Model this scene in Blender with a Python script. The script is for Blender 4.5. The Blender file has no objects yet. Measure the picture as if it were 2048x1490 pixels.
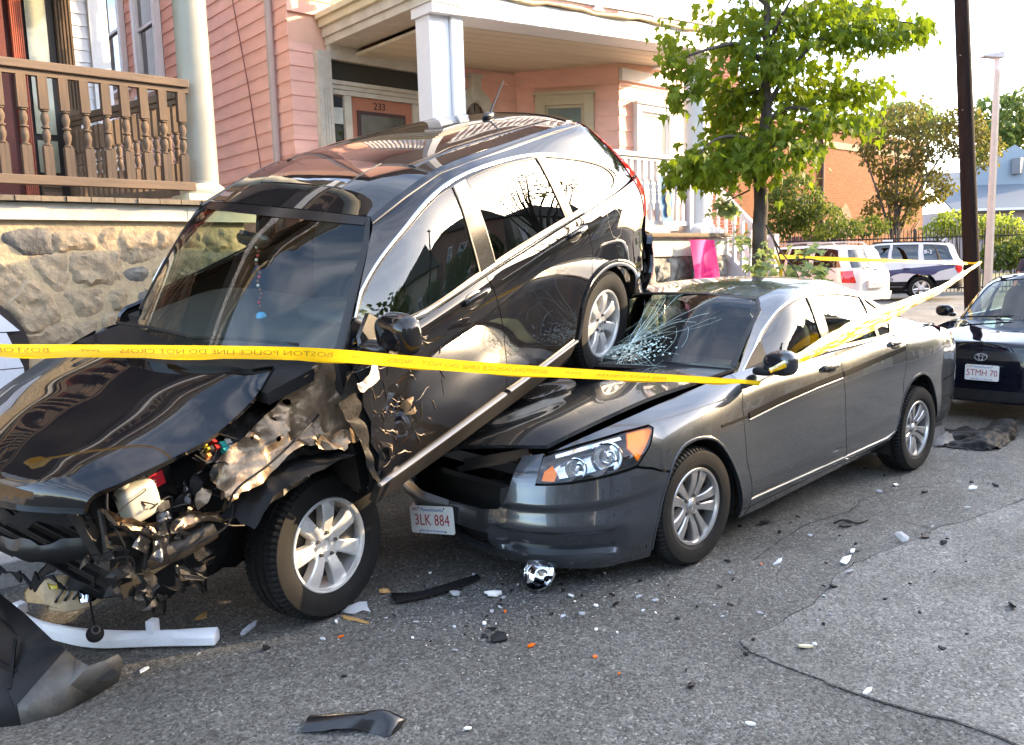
import bpy, bmesh, math, random
import numpy as np
from mathutils import Vector, Matrix, noise, geometry
R = math.radians
C = bpy.context.scene.collection
SC = bpy.context.scene
rng = random.Random(7)

# ---------------------------------------------------------------- camera, sky, sun, exposure
PITCH, ROLL, CAMH, YAW = 0.1291709995508137, -0.0288706760712616, 1.6570752104942224, 0.7225652160731376
cam = bpy.data.cameras.new('camera'); cam_ob = bpy.data.objects.new('camera', cam); C.objects.link(cam_ob)
SC.camera = cam_ob
cam.sensor_width = 36.0; cam.lens = 1665/2048*36.0; cam.clip_start = .05; cam.clip_end = 3000
cy, sy = math.cos(YAW), math.sin(YAW)
fwd = Vector((sy*math.cos(PITCH), cy*math.cos(PITCH), -math.sin(PITCH)))
rgt = Vector((cy, -sy, 0)); up = rgt.cross(fwd)
r2 = rgt*math.cos(ROLL)+up*math.sin(ROLL); u2 = -rgt*math.sin(ROLL)+up*math.cos(ROLL)
M = Matrix((r2, u2, -fwd)).transposed().to_4x4(); M.translation = (0, 0, CAMH)
cam_ob.matrix_world = M

SUN_DIR = Vector((.86, -.42, .33)).normalized()      # towards the sun
SUN_EL = math.asin(SUN_DIR.z); SUN_AZ = math.atan2(SUN_DIR.x, SUN_DIR.y)
world = bpy.data.worlds.new('World'); SC.world = world; world.use_nodes = True
wn = world.node_tree.nodes; wl = world.node_tree.links
sky = wn.new('ShaderNodeTexSky'); sky.sky_type = 'NISHITA'; sky.sun_disc = False
sky.sun_elevation = SUN_EL; sky.sun_rotation = SUN_AZ
sky.altitude = 20; sky.air_density = .85; sky.dust_density = 1.7; sky.ozone_density = .35
bg = wn['Background']; bg.inputs['Strength'].default_value = .15
# thin streaks of high cloud over the whole sky
wtc = wn.new('ShaderNodeTexCoord'); wmp = wn.new('ShaderNodeMapping'); wmp.inputs['Scale'].default_value = (1.2, 1.2, 9); wmp.inputs['Rotation'].default_value = (.12, .06, 0); wl.new(wtc.outputs['Generated'], wmp.inputs[0])
wnz = wn.new('ShaderNodeTexNoise'); wnz.inputs['Scale'].default_value = 2.2; wnz.inputs['Detail'].default_value = 7; wl.new(wmp.outputs[0], wnz.inputs['Vector'])
wrp = wn.new('ShaderNodeMapRange'); wrp.inputs[1].default_value = .42; wrp.inputs[2].default_value = .72; wrp.inputs[4].default_value = .22; wl.new(wnz.outputs[0], wrp.inputs[0])
wmx = wn.new('ShaderNodeMix'); wmx.data_type = 'RGBA'; wmx.inputs[7].default_value = (9, 8.6, 8.2, 1); wl.new(wrp.outputs[0], wmx.inputs[0]); wl.new(sky.outputs[0], wmx.inputs[6]); wl.new(wmx.outputs[2], bg.inputs['Color'])
sun = bpy.data.lights.new('sun', 'SUN'); sun.energy = 2.3; sun.angle = R(.55); sun.color = (1, .72, .42)
sun_ob = bpy.data.objects.new('sun', sun); C.objects.link(sun_ob)
sun_ob.rotation_euler = (-SUN_DIR).to_track_quat('-Z', 'Y').to_euler()
SC.view_settings.view_transform = 'Standard'; SC.view_settings.look = 'None'
SC.view_settings.exposure = 3.05; SC.view_settings.gamma = 1; SC.view_settings.use_curve_mapping = False
SC.cycles.max_bounces = 10; SC.cycles.transparent_max_bounces = 16; SC.cycles.glossy_bounces = 5
SC.cycles.use_denoising = True

# ---------------------------------------------------------------- materials
MATS = {}
def mat(name, col=(.5, .5, .5), rough=.5, metal=0., coat=0., var=0., vscale=6., bump=0., bscale=40., col2=None,
        spec=.5, coat_rough=.03, emit=None, trans=0., alpha=1., detail=6., stretch=None, rvar=0., subs=0.):
    if name in MATS: return MATS[name]
    m = bpy.data.materials.new(name); m.use_nodes = True; nt = m.node_tree; n = nt.nodes; l = nt.links
    b = n['Principled BSDF']
    b.inputs['Base Color'].default_value = (*col, 1); b.inputs['Roughness'].default_value = rough
    b.inputs['Metallic'].default_value = metal; b.inputs['Coat Weight'].default_value = coat
    b.inputs['Coat Roughness'].default_value = coat_rough; b.inputs['Specular IOR Level'].default_value = spec
    b.inputs['Transmission Weight'].default_value = trans; b.inputs['Alpha'].default_value = alpha
    if subs: b.inputs['Subsurface Weight'].default_value = subs
    if emit: b.inputs['Emission Color'].default_value = (*emit[:3], 1); b.inputs['Emission Strength'].default_value = emit[3]
    if var or bump or col2 or rvar:
        tc = n.new('ShaderNodeTexCoord'); vec = tc.outputs['Object']
        if stretch:
            mp = n.new('ShaderNodeMapping'); mp.inputs['Scale'].default_value = stretch; l.new(vec, mp.inputs[0]); vec = mp.outputs[0]
    if var or col2 or rvar:
        nz = n.new('ShaderNodeTexNoise'); nz.inputs['Scale'].default_value = vscale; nz.inputs['Detail'].default_value = detail
        nz.inputs['Roughness'].default_value = .65; l.new(vec, nz.inputs['Vector'])
        rp = n.new('ShaderNodeMapRange'); rp.inputs[1].default_value = .3; rp.inputs[2].default_value = .7; l.new(nz.outputs[0], rp.inputs[0])
        if var or col2:
            mx = n.new('ShaderNodeMix'); mx.data_type = 'RGBA'
            c2 = col2 or tuple(max(0, c*(1-var)) for c in col)
            c1 = col if col2 else tuple(min(1, c*(1+var)) for c in col)
            mx.inputs[6].default_value = (*c1, 1); mx.inputs[7].default_value = (*c2, 1)
            l.new(rp.outputs[0], mx.inputs[0]); l.new(mx.outputs[2], b.inputs['Base Color'])
        if rvar:
            r2_ = n.new('ShaderNodeMapRange'); r2_.inputs[3].default_value = max(0, rough-rvar); r2_.inputs[4].default_value = rough+rvar
            l.new(rp.outputs[0], r2_.inputs[0]); l.new(r2_.outputs[0], b.inputs['Roughness'])
    if bump:
        n2 = n.new('ShaderNodeTexNoise'); n2.inputs['Scale'].default_value = bscale; n2.inputs['Detail'].default_value = 5
        l.new(vec, n2.inputs['Vector'])
        bp = n.new('ShaderNodeBump'); bp.inputs['Strength'].default_value = bump; bp.inputs['Distance'].default_value = .01
        l.new(n2.outputs[0], bp.inputs['Height']); l.new(bp.outputs[0], b.inputs['Normal'])
    MATS[name] = m
    return m

def glass(name, tint=(.5, .6, .58), fres=1.5, rough=0., refl=(1, 1, 1), boost=0.):
    if name in MATS: return MATS[name]
    m = bpy.data.materials.new(name); m.use_nodes = True; nt = m.node_tree; n = nt.nodes; l = nt.links
    n.remove(n['Principled BSDF'])
    t = n.new('ShaderNodeBsdfTransparent'); t.inputs[0].default_value = (*tint, 1)
    g = n.new('ShaderNodeBsdfGlossy'); g.inputs['Roughness'].default_value = rough; g.inputs[0].default_value = (*refl, 1)
    f = n.new('ShaderNodeLayerWeight'); f.inputs[0].default_value = .5      # the same from both sides of the pane
    pw = n.new('ShaderNodeMath'); pw.operation = 'POWER'; pw.inputs[1].default_value = 5; l.new(f.outputs['Facing'], pw.inputs[0])
    f0 = ((fres-1)/(fres+1))**2+boost
    a = n.new('ShaderNodeMath'); a.operation = 'MULTIPLY_ADD'; a.inputs[1].default_value = 1-f0; a.inputs[2].default_value = f0; l.new(pw.outputs[0], a.inputs[0]); fo = a.outputs[0]
    x = n.new('ShaderNodeMixShader'); l.new(fo, x.inputs[0]); l.new(t.outputs[0], x.inputs[1]); l.new(g.outputs[0], x.inputs[2])
    l.new(x.outputs[0], n['Material Output'].inputs[0])
    MATS[name] = m
    return m

# ---------------------------------------------------------------- objects
def empty(name, label=None, cat=None, loc=(0, 0, 0), rz=0, group=None, matrix=None, kind=None):
    o = bpy.data.objects.new(name, None); C.objects.link(o); o.empty_display_size = .1
    if matrix is not None: o.matrix_world = matrix
    else: o.location = loc; o.rotation_euler = (0, 0, rz)
    return tag(o, label, cat, group, kind)
def tag(o, label=None, cat=None, group=None, kind=None):
    if label: o['label'] = label
    if cat: o['category'] = cat
    if group: o['group'] = group
    if kind: o['kind'] = kind
    return o
def link(name, me, parent=None, loc=None, rot=None, scale=None, matrix=None):
    o = bpy.data.objects.new(name, me); C.objects.link(o)
    if parent is not None: o.parent = parent
    if matrix is not None: o.matrix_basis = matrix
    else:
        if loc is not None: o.location = loc
        if rot is not None: o.rotation_euler = rot
        if scale is not None: o.scale = scale if hasattr(scale, '__len__') else (scale,)*3
    return o
def root_inv(o):
    m = Matrix.Identity(4); p = o
    while p is not None: m = p.matrix_basis @ m; p = p.parent
    return m.inverted()

class MB:
    """collects shapes; build() makes ONE mesh"""
    def __init__(s): s.v = []; s.f = []; s.m = []; s.mi = 0
    def add(s, v, f, mi=None):
        k = len(s.v); s.v += [tuple(p) for p in v]; s.f += [tuple(i+k for i in q) for q in f]
        s.m += [s.mi if mi is None else mi]*len(f); return s
    def box(s, c, size, rz=0, M4=None, taper=1.):
        x, y, z = (d/2 for d in size); vs = []
        for dz in (-1, 1):
            t = taper if dz > 0 else 1
            for dx, dy in ((-1, -1), (1, -1), (1, 1), (-1, 1)): vs.append(Vector((dx*x*t, dy*y*t, dz*z)))
        Rm = Matrix.Rotation(rz, 4, 'Z') if M4 is None else M4
        vs = [Rm @ p + Vector(c) for p in vs]
        return s.add(vs, [(3, 2, 1, 0), (4, 5, 6, 7), (0, 1, 5, 4), (1, 2, 6, 5), (2, 3, 7, 6), (3, 0, 4, 7)])
    def span(s, a, b):
        return s.box([(p+q)/2 for p, q in zip(a, b)], [abs(q-p) for p, q in zip(a, b)])
    def bar(s, p, q, w, h, upv=(0, 0, 1)):
        p, q = Vector(p), Vector(q); d = (q-p); L = d.length; d.normalize(); sd = d.cross(Vector(upv))
        if sd.length < 1e-4: sd = d.cross(Vector((0, 1, 0)))
        sd.normalize(); u = sd.cross(d)
        vs = []
        for e in (p, q):
            for a, b in ((-1, -1), (1, -1), (1, 1), (-1, 1)): vs.append(e+sd*a*w/2+u*b*h/2)
        return s.add(vs, [(0, 1, 2, 3), (7, 6, 5, 4), (0, 4, 5, 1), (1, 5, 6, 2), (2, 6, 7, 3), (3, 7, 4, 0)])
    def tube(s, pts, r, n=8, cap=True, closed=False):
        P = [Vector(p) for p in pts]; k = len(P); rs = r if hasattr(r, '__len__') else [r]*k
        vs = []; prev = None
        for i, p in enumerate(P):
            if closed: d = P[(i+1) % k]-P[i-1]
            else: d = P[min(i+1, k-1)]-P[max(i-1, 0)]
            if d.length < 1e-9: d = Vector((0, 0, 1))
            d.normalize()
            if prev is None:
                a = d.cross(Vector((0, 0, 1)));
                if a.length < .05: a = d.cross(Vector((0, 1, 0)))
            else: a = prev-d*prev.dot(d)
            a.normalize(); prev = a; b = d.cross(a)
            for j in range(n):
                t = 2*math.pi*j/n; vs.append(p+(a*math.cos(t)+b*math.sin(t))*rs[i])
        fs = []
        for i in range(k if closed else k-1):
            for j in range(n):
                i2 = (i+1) % k
                fs.append((i*n+j, i*n+(j+1) % n, i2*n+(j+1) % n, i2*n+j))
        if cap and not closed: fs += [tuple(range(n-1, -1, -1)), tuple((k-1)*n+j for j in range(n))]
        return s.add(vs, fs)
    def lathe(s, prof, n=24, M4=None, cap=False, mi=None):
        """prof: (radius, height) about local z"""
        Rm = M4 or Matrix.Identity(4); vs = []; k = len(prof)
        for r_, h in prof:
            for j in range(n):
                t = 2*math.pi*j/n; vs.append(Rm @ Vector((r_*math.cos(t), r_*math.sin(t), h)))
        fs = [(i*n+j, i*n+(j+1) % n, (i+1)*n+(j+1) % n, (i+1)*n+j) for i in range(k-1) for j in range(n)]
        if cap: fs += [tuple(range(n-1, -1, -1)), tuple((k-1)*n+j for j in range(n))]
        return s.add(vs, fs, mi)
    def prism(s, poly, a, b, fn=None):
        """poly 2D extruded a..b; fn maps (x, y, h) to 3D"""
        fn = fn or (lambda x, y, h: (x, y, h)); k = len(poly)
        vs = [fn(x, y, a) for x, y in poly]+[fn(x, y, b) for x, y in poly]
        return s.add(vs, [tuple(range(k-1, -1, -1)), tuple(range(k, 2*k))]+[(i, (i+1) % k, k+(i+1) % k, k+i) for i in range(k)])
    def quad(s, *p): return s.add(p, [tuple(range(len(p)))])
    def mesh(s, name, mats, smooth=None, fix=True):
        me = bpy.data.meshes.new(name); me.from_pydata(s.v, [], s.f)
        for m in (mats if isinstance(mats, (list, tuple)) else [mats]): me.materials.append(m)
        if any(s.m): me.polygons.foreach_set('material_index', s.m)
        if fix:
            bm = bmesh.new(); bm.from_mesh(me); bmesh.ops.recalc_face_normals(bm, faces=bm.faces); bm.to_mesh(me); bm.free()
        if smooth is not None:
            me.polygons.foreach_set('use_smooth', [True]*len(me.polygons)); me.set_sharp_from_angle(angle=R(smooth))
        me.update(); return me
    def build(s, name, mats, parent=None, smooth=None, world=True, bevel=0, fix=True):
        if parent is not None and world:
            mi = root_inv(parent); s.v = [tuple(mi @ Vector(p)) for p in s.v]
        o = link(name, s.mesh(name, mats, smooth, fix), parent)
        if bevel:
            md = o.modifiers.new('bevel', 'BEVEL'); md.width = bevel; md.segments = 2; md.limit_method = 'ANGLE'
        return o

def catmull(pts, n=8, closed=False):
    P = [np.array(p, float) for p in pts]; k = len(P); out = []
    for i in range(k if closed else k-1):
        if closed: a, b, c, d = P[i-1], P[i], P[(i+1) % k], P[(i+2) % k]
        else: b, c = P[i], P[i+1]; a = P[i-1] if i else 2*b-c; d = P[i+2] if i+2 < k else 2*c-b
        for j in range(n):
            t = j/n
            out.append(tuple(.5*(2*b+(c-a)*t+(2*a-5*b+4*c-d)*t*t+(3*b-a-3*c+d)*t**3)))
    if not closed: out.append(tuple(P[-1]))
    return out
#NET-BEGIN
class Net:
    """smooth surface through a net of control points; parameters are in metres"""
    def __init__(s, cols):
        s.P = np.array(cols, float); K, Rr = s.P.shape[:2]
        s.U = np.concatenate([[0], np.cumsum(np.linalg.norm(np.diff(s.P, axis=0), axis=2).mean(1))])
        s.V = np.concatenate([[0], np.cumsum(np.linalg.norm(np.diff(s.P, axis=1), axis=2).mean(0))])
        s.disp = None
    @staticmethod
    def tang(P, T):
        n = len(T); d = np.diff(P, axis=0)/np.diff(T).reshape(-1, *[1]*(P.ndim-1)); g = np.empty_like(P)
        g[0] = d[0]; g[-1] = d[-1]
        for i in range(1, n-1):
            h0, h1 = T[i]-T[i-1], T[i+1]-T[i]
            g[i] = (d[i-1]*h1+d[i]*h0)/(h0+h1)
        return g
    @staticmethod
    def herm(P, G, T, t):
        t = np.clip(t, T[0], T[-1]); i = np.clip(np.searchsorted(T, t, side='right')-1, 0, len(T)-2)
        h = T[i+1]-T[i]; x = (t-T[i])/h
        return i, h, x
    def ev(s, u, v):
        u = np.atleast_1d(np.asarray(u, float)); v = np.atleast_1d(np.asarray(v, float))
        if not hasattr(s, 'Gu'):
            s.Gu = Net.tang(s.P, s.U)
            s.Gv = np.swapaxes(Net.tang(np.swapaxes(s.P, 0, 1), s.V), 0, 1)
            s.Guv = np.swapaxes(Net.tang(np.swapaxes(s.Gu, 0, 1), s.V), 0, 1)
        i, h, x = Net.herm(None, None, s.U, u); j, k, y = Net.herm(None, None, s.V, v)
        def bas(x, h):
            x = x[:, None]; h = h[:, None]
            return (2*x**3-3*x**2+1, (x**3-2*x**2+x)*h, -2*x**3+3*x**2, (x**3-x**2)*h)
        a, b, c, d = bas(x, h); e, f, g, q = bas(y, k)
        def row(J):
            p = a*s.P[i, J]+b*s.Gu[i, J]+c*s.P[i+1, J]+d*s.Gu[i+1, J]
            t = a*s.Gv[i, J]+b*s.Guv[i, J]+c*s.Gv[i+1, J]+d*s.Guv[i+1, J]
            return p, t
        p0, t0 = row(j); p1, t1 = row(j+1)
        out = e*p0+f*t0+g*p1+q*t1
        if s.disp is not None: out = s.disp(out, u, v)
        return out
    def nrm(s, u, v, e=.004):
        u = np.atleast_1d(np.asarray(u, float)); v = np.atleast_1d(np.asarray(v, float))
        u0, u1 = np.clip(u-e, s.U[0], s.U[-1]), np.clip(u+e, s.U[0], s.U[-1])
        v0, v1 = np.clip(v-e, s.V[0], s.V[-1]), np.clip(v+e, s.V[0], s.V[-1])
        n = np.cross(s.ev(u1, v)-s.ev(u0, v), s.ev(u, v1)-s.ev(u, v0))
        return n/np.maximum(np.linalg.norm(n, axis=1, keepdims=True), 1e-12)
#NET-END
def inpoly(P, poly):
    x, y = P[:, 0], P[:, 1]; ins = np.zeros(len(P), bool); k = len(poly)
    for i in range(k):
        x1, y1 = poly[i]; x2, y2 = poly[(i+1) % k]
        c = ((y1 > y) != (y2 > y)) & (x < (x2-x1)*(y-y1)/((y2-y1) if y2 != y1 else 1e-12)+x1)
        ins ^= c
    return ins
def dist_poly(P, poly):
    d = np.full(len(P), 1e9); k = len(poly); poly = np.array(poly)
    for i in range(k):
        a, b = poly[i], poly[(i+1) % k]; ab = b-a; t = np.clip(((P-a)@ab)/max(ab@ab, 1e-12), 0, 1)
        d = np.minimum(d, np.linalg.norm(P-(a+t[:, None]*ab), axis=1))
    return d
def densify(poly, res):
    out = []; k = len(poly)
    for i in range(k):
        a, b = np.array(poly[i], float), np.array(poly[(i+1) % k], float); m = max(1, int(math.ceil(np.linalg.norm(b-a)/res)))
        out += [tuple(a+(b-a)*j/m) for j in range(m)]
    return out
def inset_poly(poly, d):
    P = np.array(poly, float); k = len(P)
    A = .5*sum(P[i][0]*P[(i+1) % k][1]-P[(i+1) % k][0]*P[i][1] for i in range(k)); sg = 1 if A > 0 else -1
    out = []
    for i in range(k):
        e0 = P[i]-P[i-1]; e1 = P[(i+1) % k]-P[i]
        e0 = e0/max(np.linalg.norm(e0), 1e-9); e1 = e1/max(np.linalg.norm(e1), 1e-9)
        n0 = np.array([-e0[1], e0[0]])*sg; n1 = np.array([-e1[1], e1[0]])*sg
        b = n0+n1; L = np.linalg.norm(b)
        b = n0 if L < 1e-6 else b/L
        out.append(tuple(P[i]+b*d/max(.5, float(b@n0))))
    return out
def panel(net, outline, res=.05, gap=.002, thick=.012, holes=(), mirror=False, off=0., dents=None, mb=None):
    """a sheet of the net inside an outline (u, v), its border turned inwards; returns an MB"""
    ol = densify(inset_poly(outline, gap) if gap else outline, res)
    hs = [densify(h, res) for h in holes]
    lo = np.min(ol, axis=0); hi = np.max(ol, axis=0)
    gx = np.arange(lo[0]+res*.5, hi[0], res); gy = np.arange(lo[1]+res*.5, hi[1], res)
    G = np.array([(a+(res*.5 if j % 2 else 0), b) for j, b in enumerate(gy) for a in gx]) if len(gx) and len(gy) else np.zeros((0, 2))
    if len(G):
        ok = inpoly(G, ol) & (dist_poly(G, ol) > res*.45)
        for h in hs: ok &= ~inpoly(G, h) & (dist_poly(G, h) > res*.45)
        G = G[ok]
    V2 = [Vector(p) for p in ol]; E = [(i, (i+1) % len(ol)) for i in range(len(ol))]
    for h in hs:
        k = len(V2); V2 += [Vector(p) for p in h]; E += [(k+i, k+(i+1) % len(h)) for i in range(len(h))]
    V2 += [Vector(p) for p in G]
    vo, eo, fo, *_ = geometry.delaunay_2d_cdt(V2, E, [], 0, 1e-6)
    UV = np.array([tuple(p) for p in vo]); T = np.array([f for f in fo if len(f) == 3])
    cen = UV[T].mean(1); ok = inpoly(cen, ol)
    for h in hs: ok &= ~inpoly(cen, h)
    T = T[ok]
    P = net.ev(UV[:, 0], UV[:, 1]); N = net.nrm(UV[:, 0], UV[:, 1])
    if off: P = P+N*off
    if dents is not None: P = dents(P, N)
    if mirror: P = P*[1, -1, 1]; N = N*[1, -1, 1]; T = T[:, ::-1]
    a = UV[T]; ar = (a[:, 1, 0]-a[:, 0, 0])*(a[:, 2, 1]-a[:, 0, 1])-(a[:, 1, 1]-a[:, 0, 1])*(a[:, 2, 0]-a[:, 0, 0])
    sgn = -1 if mirror else 1
    T = np.where((ar*sgn > 0)[:, None], T, T[:, ::-1])
    if mirror: T = T
    faces = [tuple(int(i) for i in t) for t in T]; verts = [tuple(p) for p in P]
    if thick:
        cnt = {}
        for t in faces:
            for q in range(3):
                e = (t[q], t[(q+1) % 3]); cnt[e] = cnt.get(e, 0)+1
        idx = {}
        for (i, j) in [e for e in cnt if (e[1], e[0]) not in cnt]:
            for w in (i, j):
                if w not in idx: idx[w] = len(verts); verts.append(tuple(P[w]-N[w]*thick))
            faces.append((j, i, idx[i], idx[j]))
    return (mb or MB()).add(verts, faces)
def ribbon(net, path, w, h, off=0., closed=False, mirror=False, mb=None, sink=.004):
    """a flat moulding along a path on the net: width w, standing h proud"""
    path = np.array(path, float); k = len(path)
    d = np.array([path[(i+1) % k if closed else min(i+1, k-1)]-path[i-1 if (closed or i) else 0] for i in range(k)])
    d /= np.maximum(np.linalg.norm(d, axis=1, keepdims=True), 1e-9); nn = np.stack([-d[:, 1], d[:, 0]], 1)
    A, B = path+nn*w/2, path-nn*w/2
    Nn = net.nrm(path[:, 0], path[:, 1])
    PA, PB = net.ev(A[:, 0], A[:, 1]), net.ev(B[:, 0], B[:, 1])
    vs = []
    for i in range(k):
        for p, hh in ((PA, off-sink), (PA, off+h*.6), (PA*.75+PB*.25, off+h), (PA*.25+PB*.75, off+h), (PB, off+h*.6), (PB, off-sink)): vs.append(p[i]+Nn[i]*hh)
    vs = np.array(vs)
    if mirror: vs = vs*[1, -1, 1]
    fs = []
    for i in range(k if closed else k-1):
        i2 = (i+1) % k
        for j in range(5): fs.append((i*6+j, i*6+j+1, i2*6+j+1, i2*6+j))
    if not closed: fs += [(0, 5, 4, 3, 2, 1), tuple((k-1)*6+j for j in range(6))]
    return (mb or MB()).add([tuple(p) for p in vs], fs)
def textmesh(name, txt, size, m, extrude=.0006, align='CENTER', narrow=1.):
    cu = bpy.data.curves.new(name, 'FONT'); cu.body = txt; cu.size = size; cu.extrude = extrude; cu.align_x = align; cu.align_y = 'CENTER'; cu.resolution_u = 2
    o = bpy.data.objects.new(name, cu); C.objects.link(o)
    me = bpy.data.meshes.new_from_object(o); bpy.data.objects.remove(o); bpy.data.curves.remove(cu)
    if narrow != 1.:
        for v in me.vertices: v.co.x *= narrow
    me.materials.clear(); me.materials.append(m); me.name = name
    return me
def frame_on(p, n, upv=(0, 0, 1)):
    """matrix with local z along n, local y as near up as it goes"""
    n = Vector(n).normalized(); x = Vector(upv).cross(n).normalized(); y = n.cross(x)
    m = Matrix((x, y, n)).transposed().to_4x4(); m.translation = p
    return m
# ---------------------------------------------------------------- ground
def asphalt(name, lo, hi, speck=.5, scale=95, worn=.5):
    m = bpy.data.materials.new(name); m.use_nodes = True; nt = m.node_tree; n = nt.nodes; l = nt.links; b = n['Principled BSDF']
    tc = n.new('ShaderNodeTexCoord').outputs['Object']
    def noise_(s, d=5, r=.6):
        z = n.new('ShaderNodeTexNoise'); z.inputs['Scale'].default_value = s; z.inputs['Detail'].default_value = d; z.inputs['Roughness'].default_value = r; l.new(tc, z.inputs['Vector']); return z.outputs[0]
    def rng_(s, a, b_, c, d):
        z = n.new('ShaderNodeMapRange'); z.inputs[1].default_value = a; z.inputs[2].default_value = b_; z.inputs[3].default_value = c; z.inputs[4].default_value = d; l.new(s, z.inputs[0]); return z.outputs[0]
    def math_(op, a, c):
        z = n.new('ShaderNodeMath'); z.operation = op
        for k, q in enumerate((a, c)):
            if isinstance(q, (int, float)): z.inputs[k].default_value = q
            else: l.new(q, z.inputs[k])
        return z.outputs[0]
    vo = n.new('ShaderNodeTexVoronoi'); vo.inputs['Scale'].default_value = scale; l.new(tc, vo.inputs['Vector'])
    sep = n.new('ShaderNodeSeparateColor'); l.new(vo.outputs['Color'], sep.inputs[0])
    stone = rng_(sep.outputs[0], 0, 1, lo, hi)
    bright = rng_(sep.outputs[1], .90, 1.0, 0, speck*.25)
    big = rng_(noise_(.9, 5), .3, .72, .66, 1.25); mid = rng_(noise_(14, 8, .75), .3, .7, .72, 1.25)
    v = math_('MULTIPLY', math_('MULTIPLY', math_('ADD', stone, bright), big), mid)
    stain = rng_(noise_(.55, 3), .56, .72, 1.0, 1-.45*worn); v = math_('MULTIPLY', v, stain)
    cmb = n.new('ShaderNodeCombineColor'); l.new(v, cmb.inputs[0]); l.new(math_('MULTIPLY', v, .985), cmb.inputs[1]); l.new(math_('MULTIPLY', v, .91), cmb.inputs[2])
    l.new(cmb.outputs[0], b.inputs['Base Color'])
    l.new(rng_(noise_(3, 4), .3, .7, .62, .9), b.inputs['Roughness']); b.inputs['Specular IOR Level'].default_value = .35
    h = math_('ADD', rng_(vo.outputs['Distance'], 0, .5, 1, 0), math_('MULTIPLY', noise_(60, 3), .8))
    bp = n.new('ShaderNodeBump'); bp.inputs['Strength'].default_value = .8; bp.inputs['Distance'].default_value = .006; l.new(h, bp.inputs['Height']); l.new(bp.outputs[0], b.inputs['Normal'])
    return m
ASPH = asphalt('asphalt', .040, .135, .5)
ASPH2 = asphalt('coarse_pale_asphalt', .065, .19, .6, 95, .7)
KERB = mat('granite_kerb', (.30, .29, .28), rough=.8, var=.25, vscale=60, bump=.4, bscale=90)
CONC = mat('concrete_slab', (.33, .32, .30), rough=.85, var=.18, vscale=8, bump=.2, bscale=120)
tag(MB().quad((-80, -60, 0), (180, -60, 0), (180, 160, 0), (-80, 160, 0)).build('road', ASPH), kind='structure')
seam = catmull([(2.70, -.30), (2.93, .50), (2.985, 1.0), (2.915, 1.34), (2.925, 1.62), (2.935, 1.84), (2.99, 1.945), (3.16, 1.93), (3.65, 1.93), (4.10, 2.03), (4.48, 2.01), (4.91, 1.95), (5.10, 1.97), (5.55, 1.86), (6.1, 1.80), (7.4, 1.66), (9.5, 1.5), (14, 1.3)], 6)
sr = random.Random(2)
seam = [(x+sr.uniform(-.012, .012), y+sr.uniform(-.012, .012)) for x, y in seam]
tag(MB().add([(x, y, .004) for x, y in seam]+[(14, -6, .004), (2.0, -6, .004)], [tuple(range(len(seam)+2))]).build('road_patch', ASPH2), kind='structure')
mb = MB(); k = len(seam); vs = []
for i, (x, y) in enumerate(seam):
    a, b_ = Vector(seam[max(i-1, 0)]), Vector(seam[min(i+1, k-1)]); d = (b_-a).normalized(); w = .0012+.008*max(0, noise.noise(Vector((x*3, y*3, 0))))+(.005 if i < 22 else 0)*abs(noise.noise(Vector((x*5, y*5, 4))))
    vs += [(x-d.y*w, y+d.x*w, .008), (x+d.y*w*.6, y-d.x*w*.6, .008)]
mb.add(vs, [(2*i, 2*i+1, 2*i+3, 2*i+2) for i in range(k-1)])
tag(mb.build('road_crack', mat('tar_crack', (.016, .016, .016), rough=.95, spec=.1)), kind='structure')
def crack(pts, w):
    P_ = catmull(pts, 6); P_ = [(x+sr.uniform(-.01, .01), y+sr.uniform(-.01, .01)) for x, y in P_]; vs = []
    for i, (x, y) in enumerate(P_):
        a, b_ = Vector(P_[max(i-1, 0)]), Vector(P_[min(i+1, len(P_)-1)]); d = (b_-a).normalized(); q = w*(.4+abs(noise.noise(Vector((x*4, y*4, 0)))))
        vs += [(x-d.y*q, y+d.x*q, .006), (x+d.y*q, y-d.x*q, .006)]
    tag(MB().add(vs, [(2*i, 2*i+1, 2*i+3, 2*i+2) for i in range(len(P_)-1)]).build('road_crack', MATS['tar_crack']), kind='structure')
crack([(3.9, 2.45), (4.6, 2.55), (5.15, 2.50), (5.5, 2.56), (6.3, 2.3)], .0035)
crack([(5.08, 1.98), (5.12, 2.2), (5.13, 2.5)], .003)
# pavement with kerb along the houses
mb = MB(); mb.span((-40, 5.25, -.2), (17.5, 60, .13)); tag(mb.build('pavement', CONC), kind='structure')
kp = empty('kerb', loc=(0, 5.17, 0), kind='structure')
for i in range(30):
    MB().span((-30+i*1.6, 5.08, -.2), (-30+i*1.6+1.592, 5.248, .14)).build('kerb_stone', KERB, kp, bevel=.012)
mb = MB(); mb.span((-60, -30, -.2), (120, -7.2, .13)); tag(mb.build('far_pavement', CONC), kind='structure')
tag(MB().add([(17.6, 5.6, .012), (90, 5.6, .012), (90, 9, .2), (17.6, 9, .2), (90, 60, .2), (17.6, 60, .2)], [(0, 1, 2, 3), (3, 2, 4, 5)]).build('cross_street', ASPH2), kind='structure')
tag(MB().box((60, 45, -.04), (82, 60, .6)).build('verge', mat('dry_grass', (.07, .085, .03), rough=.95, var=.4, vscale=12, bump=.6, bscale=60)), kind='structure')
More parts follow.
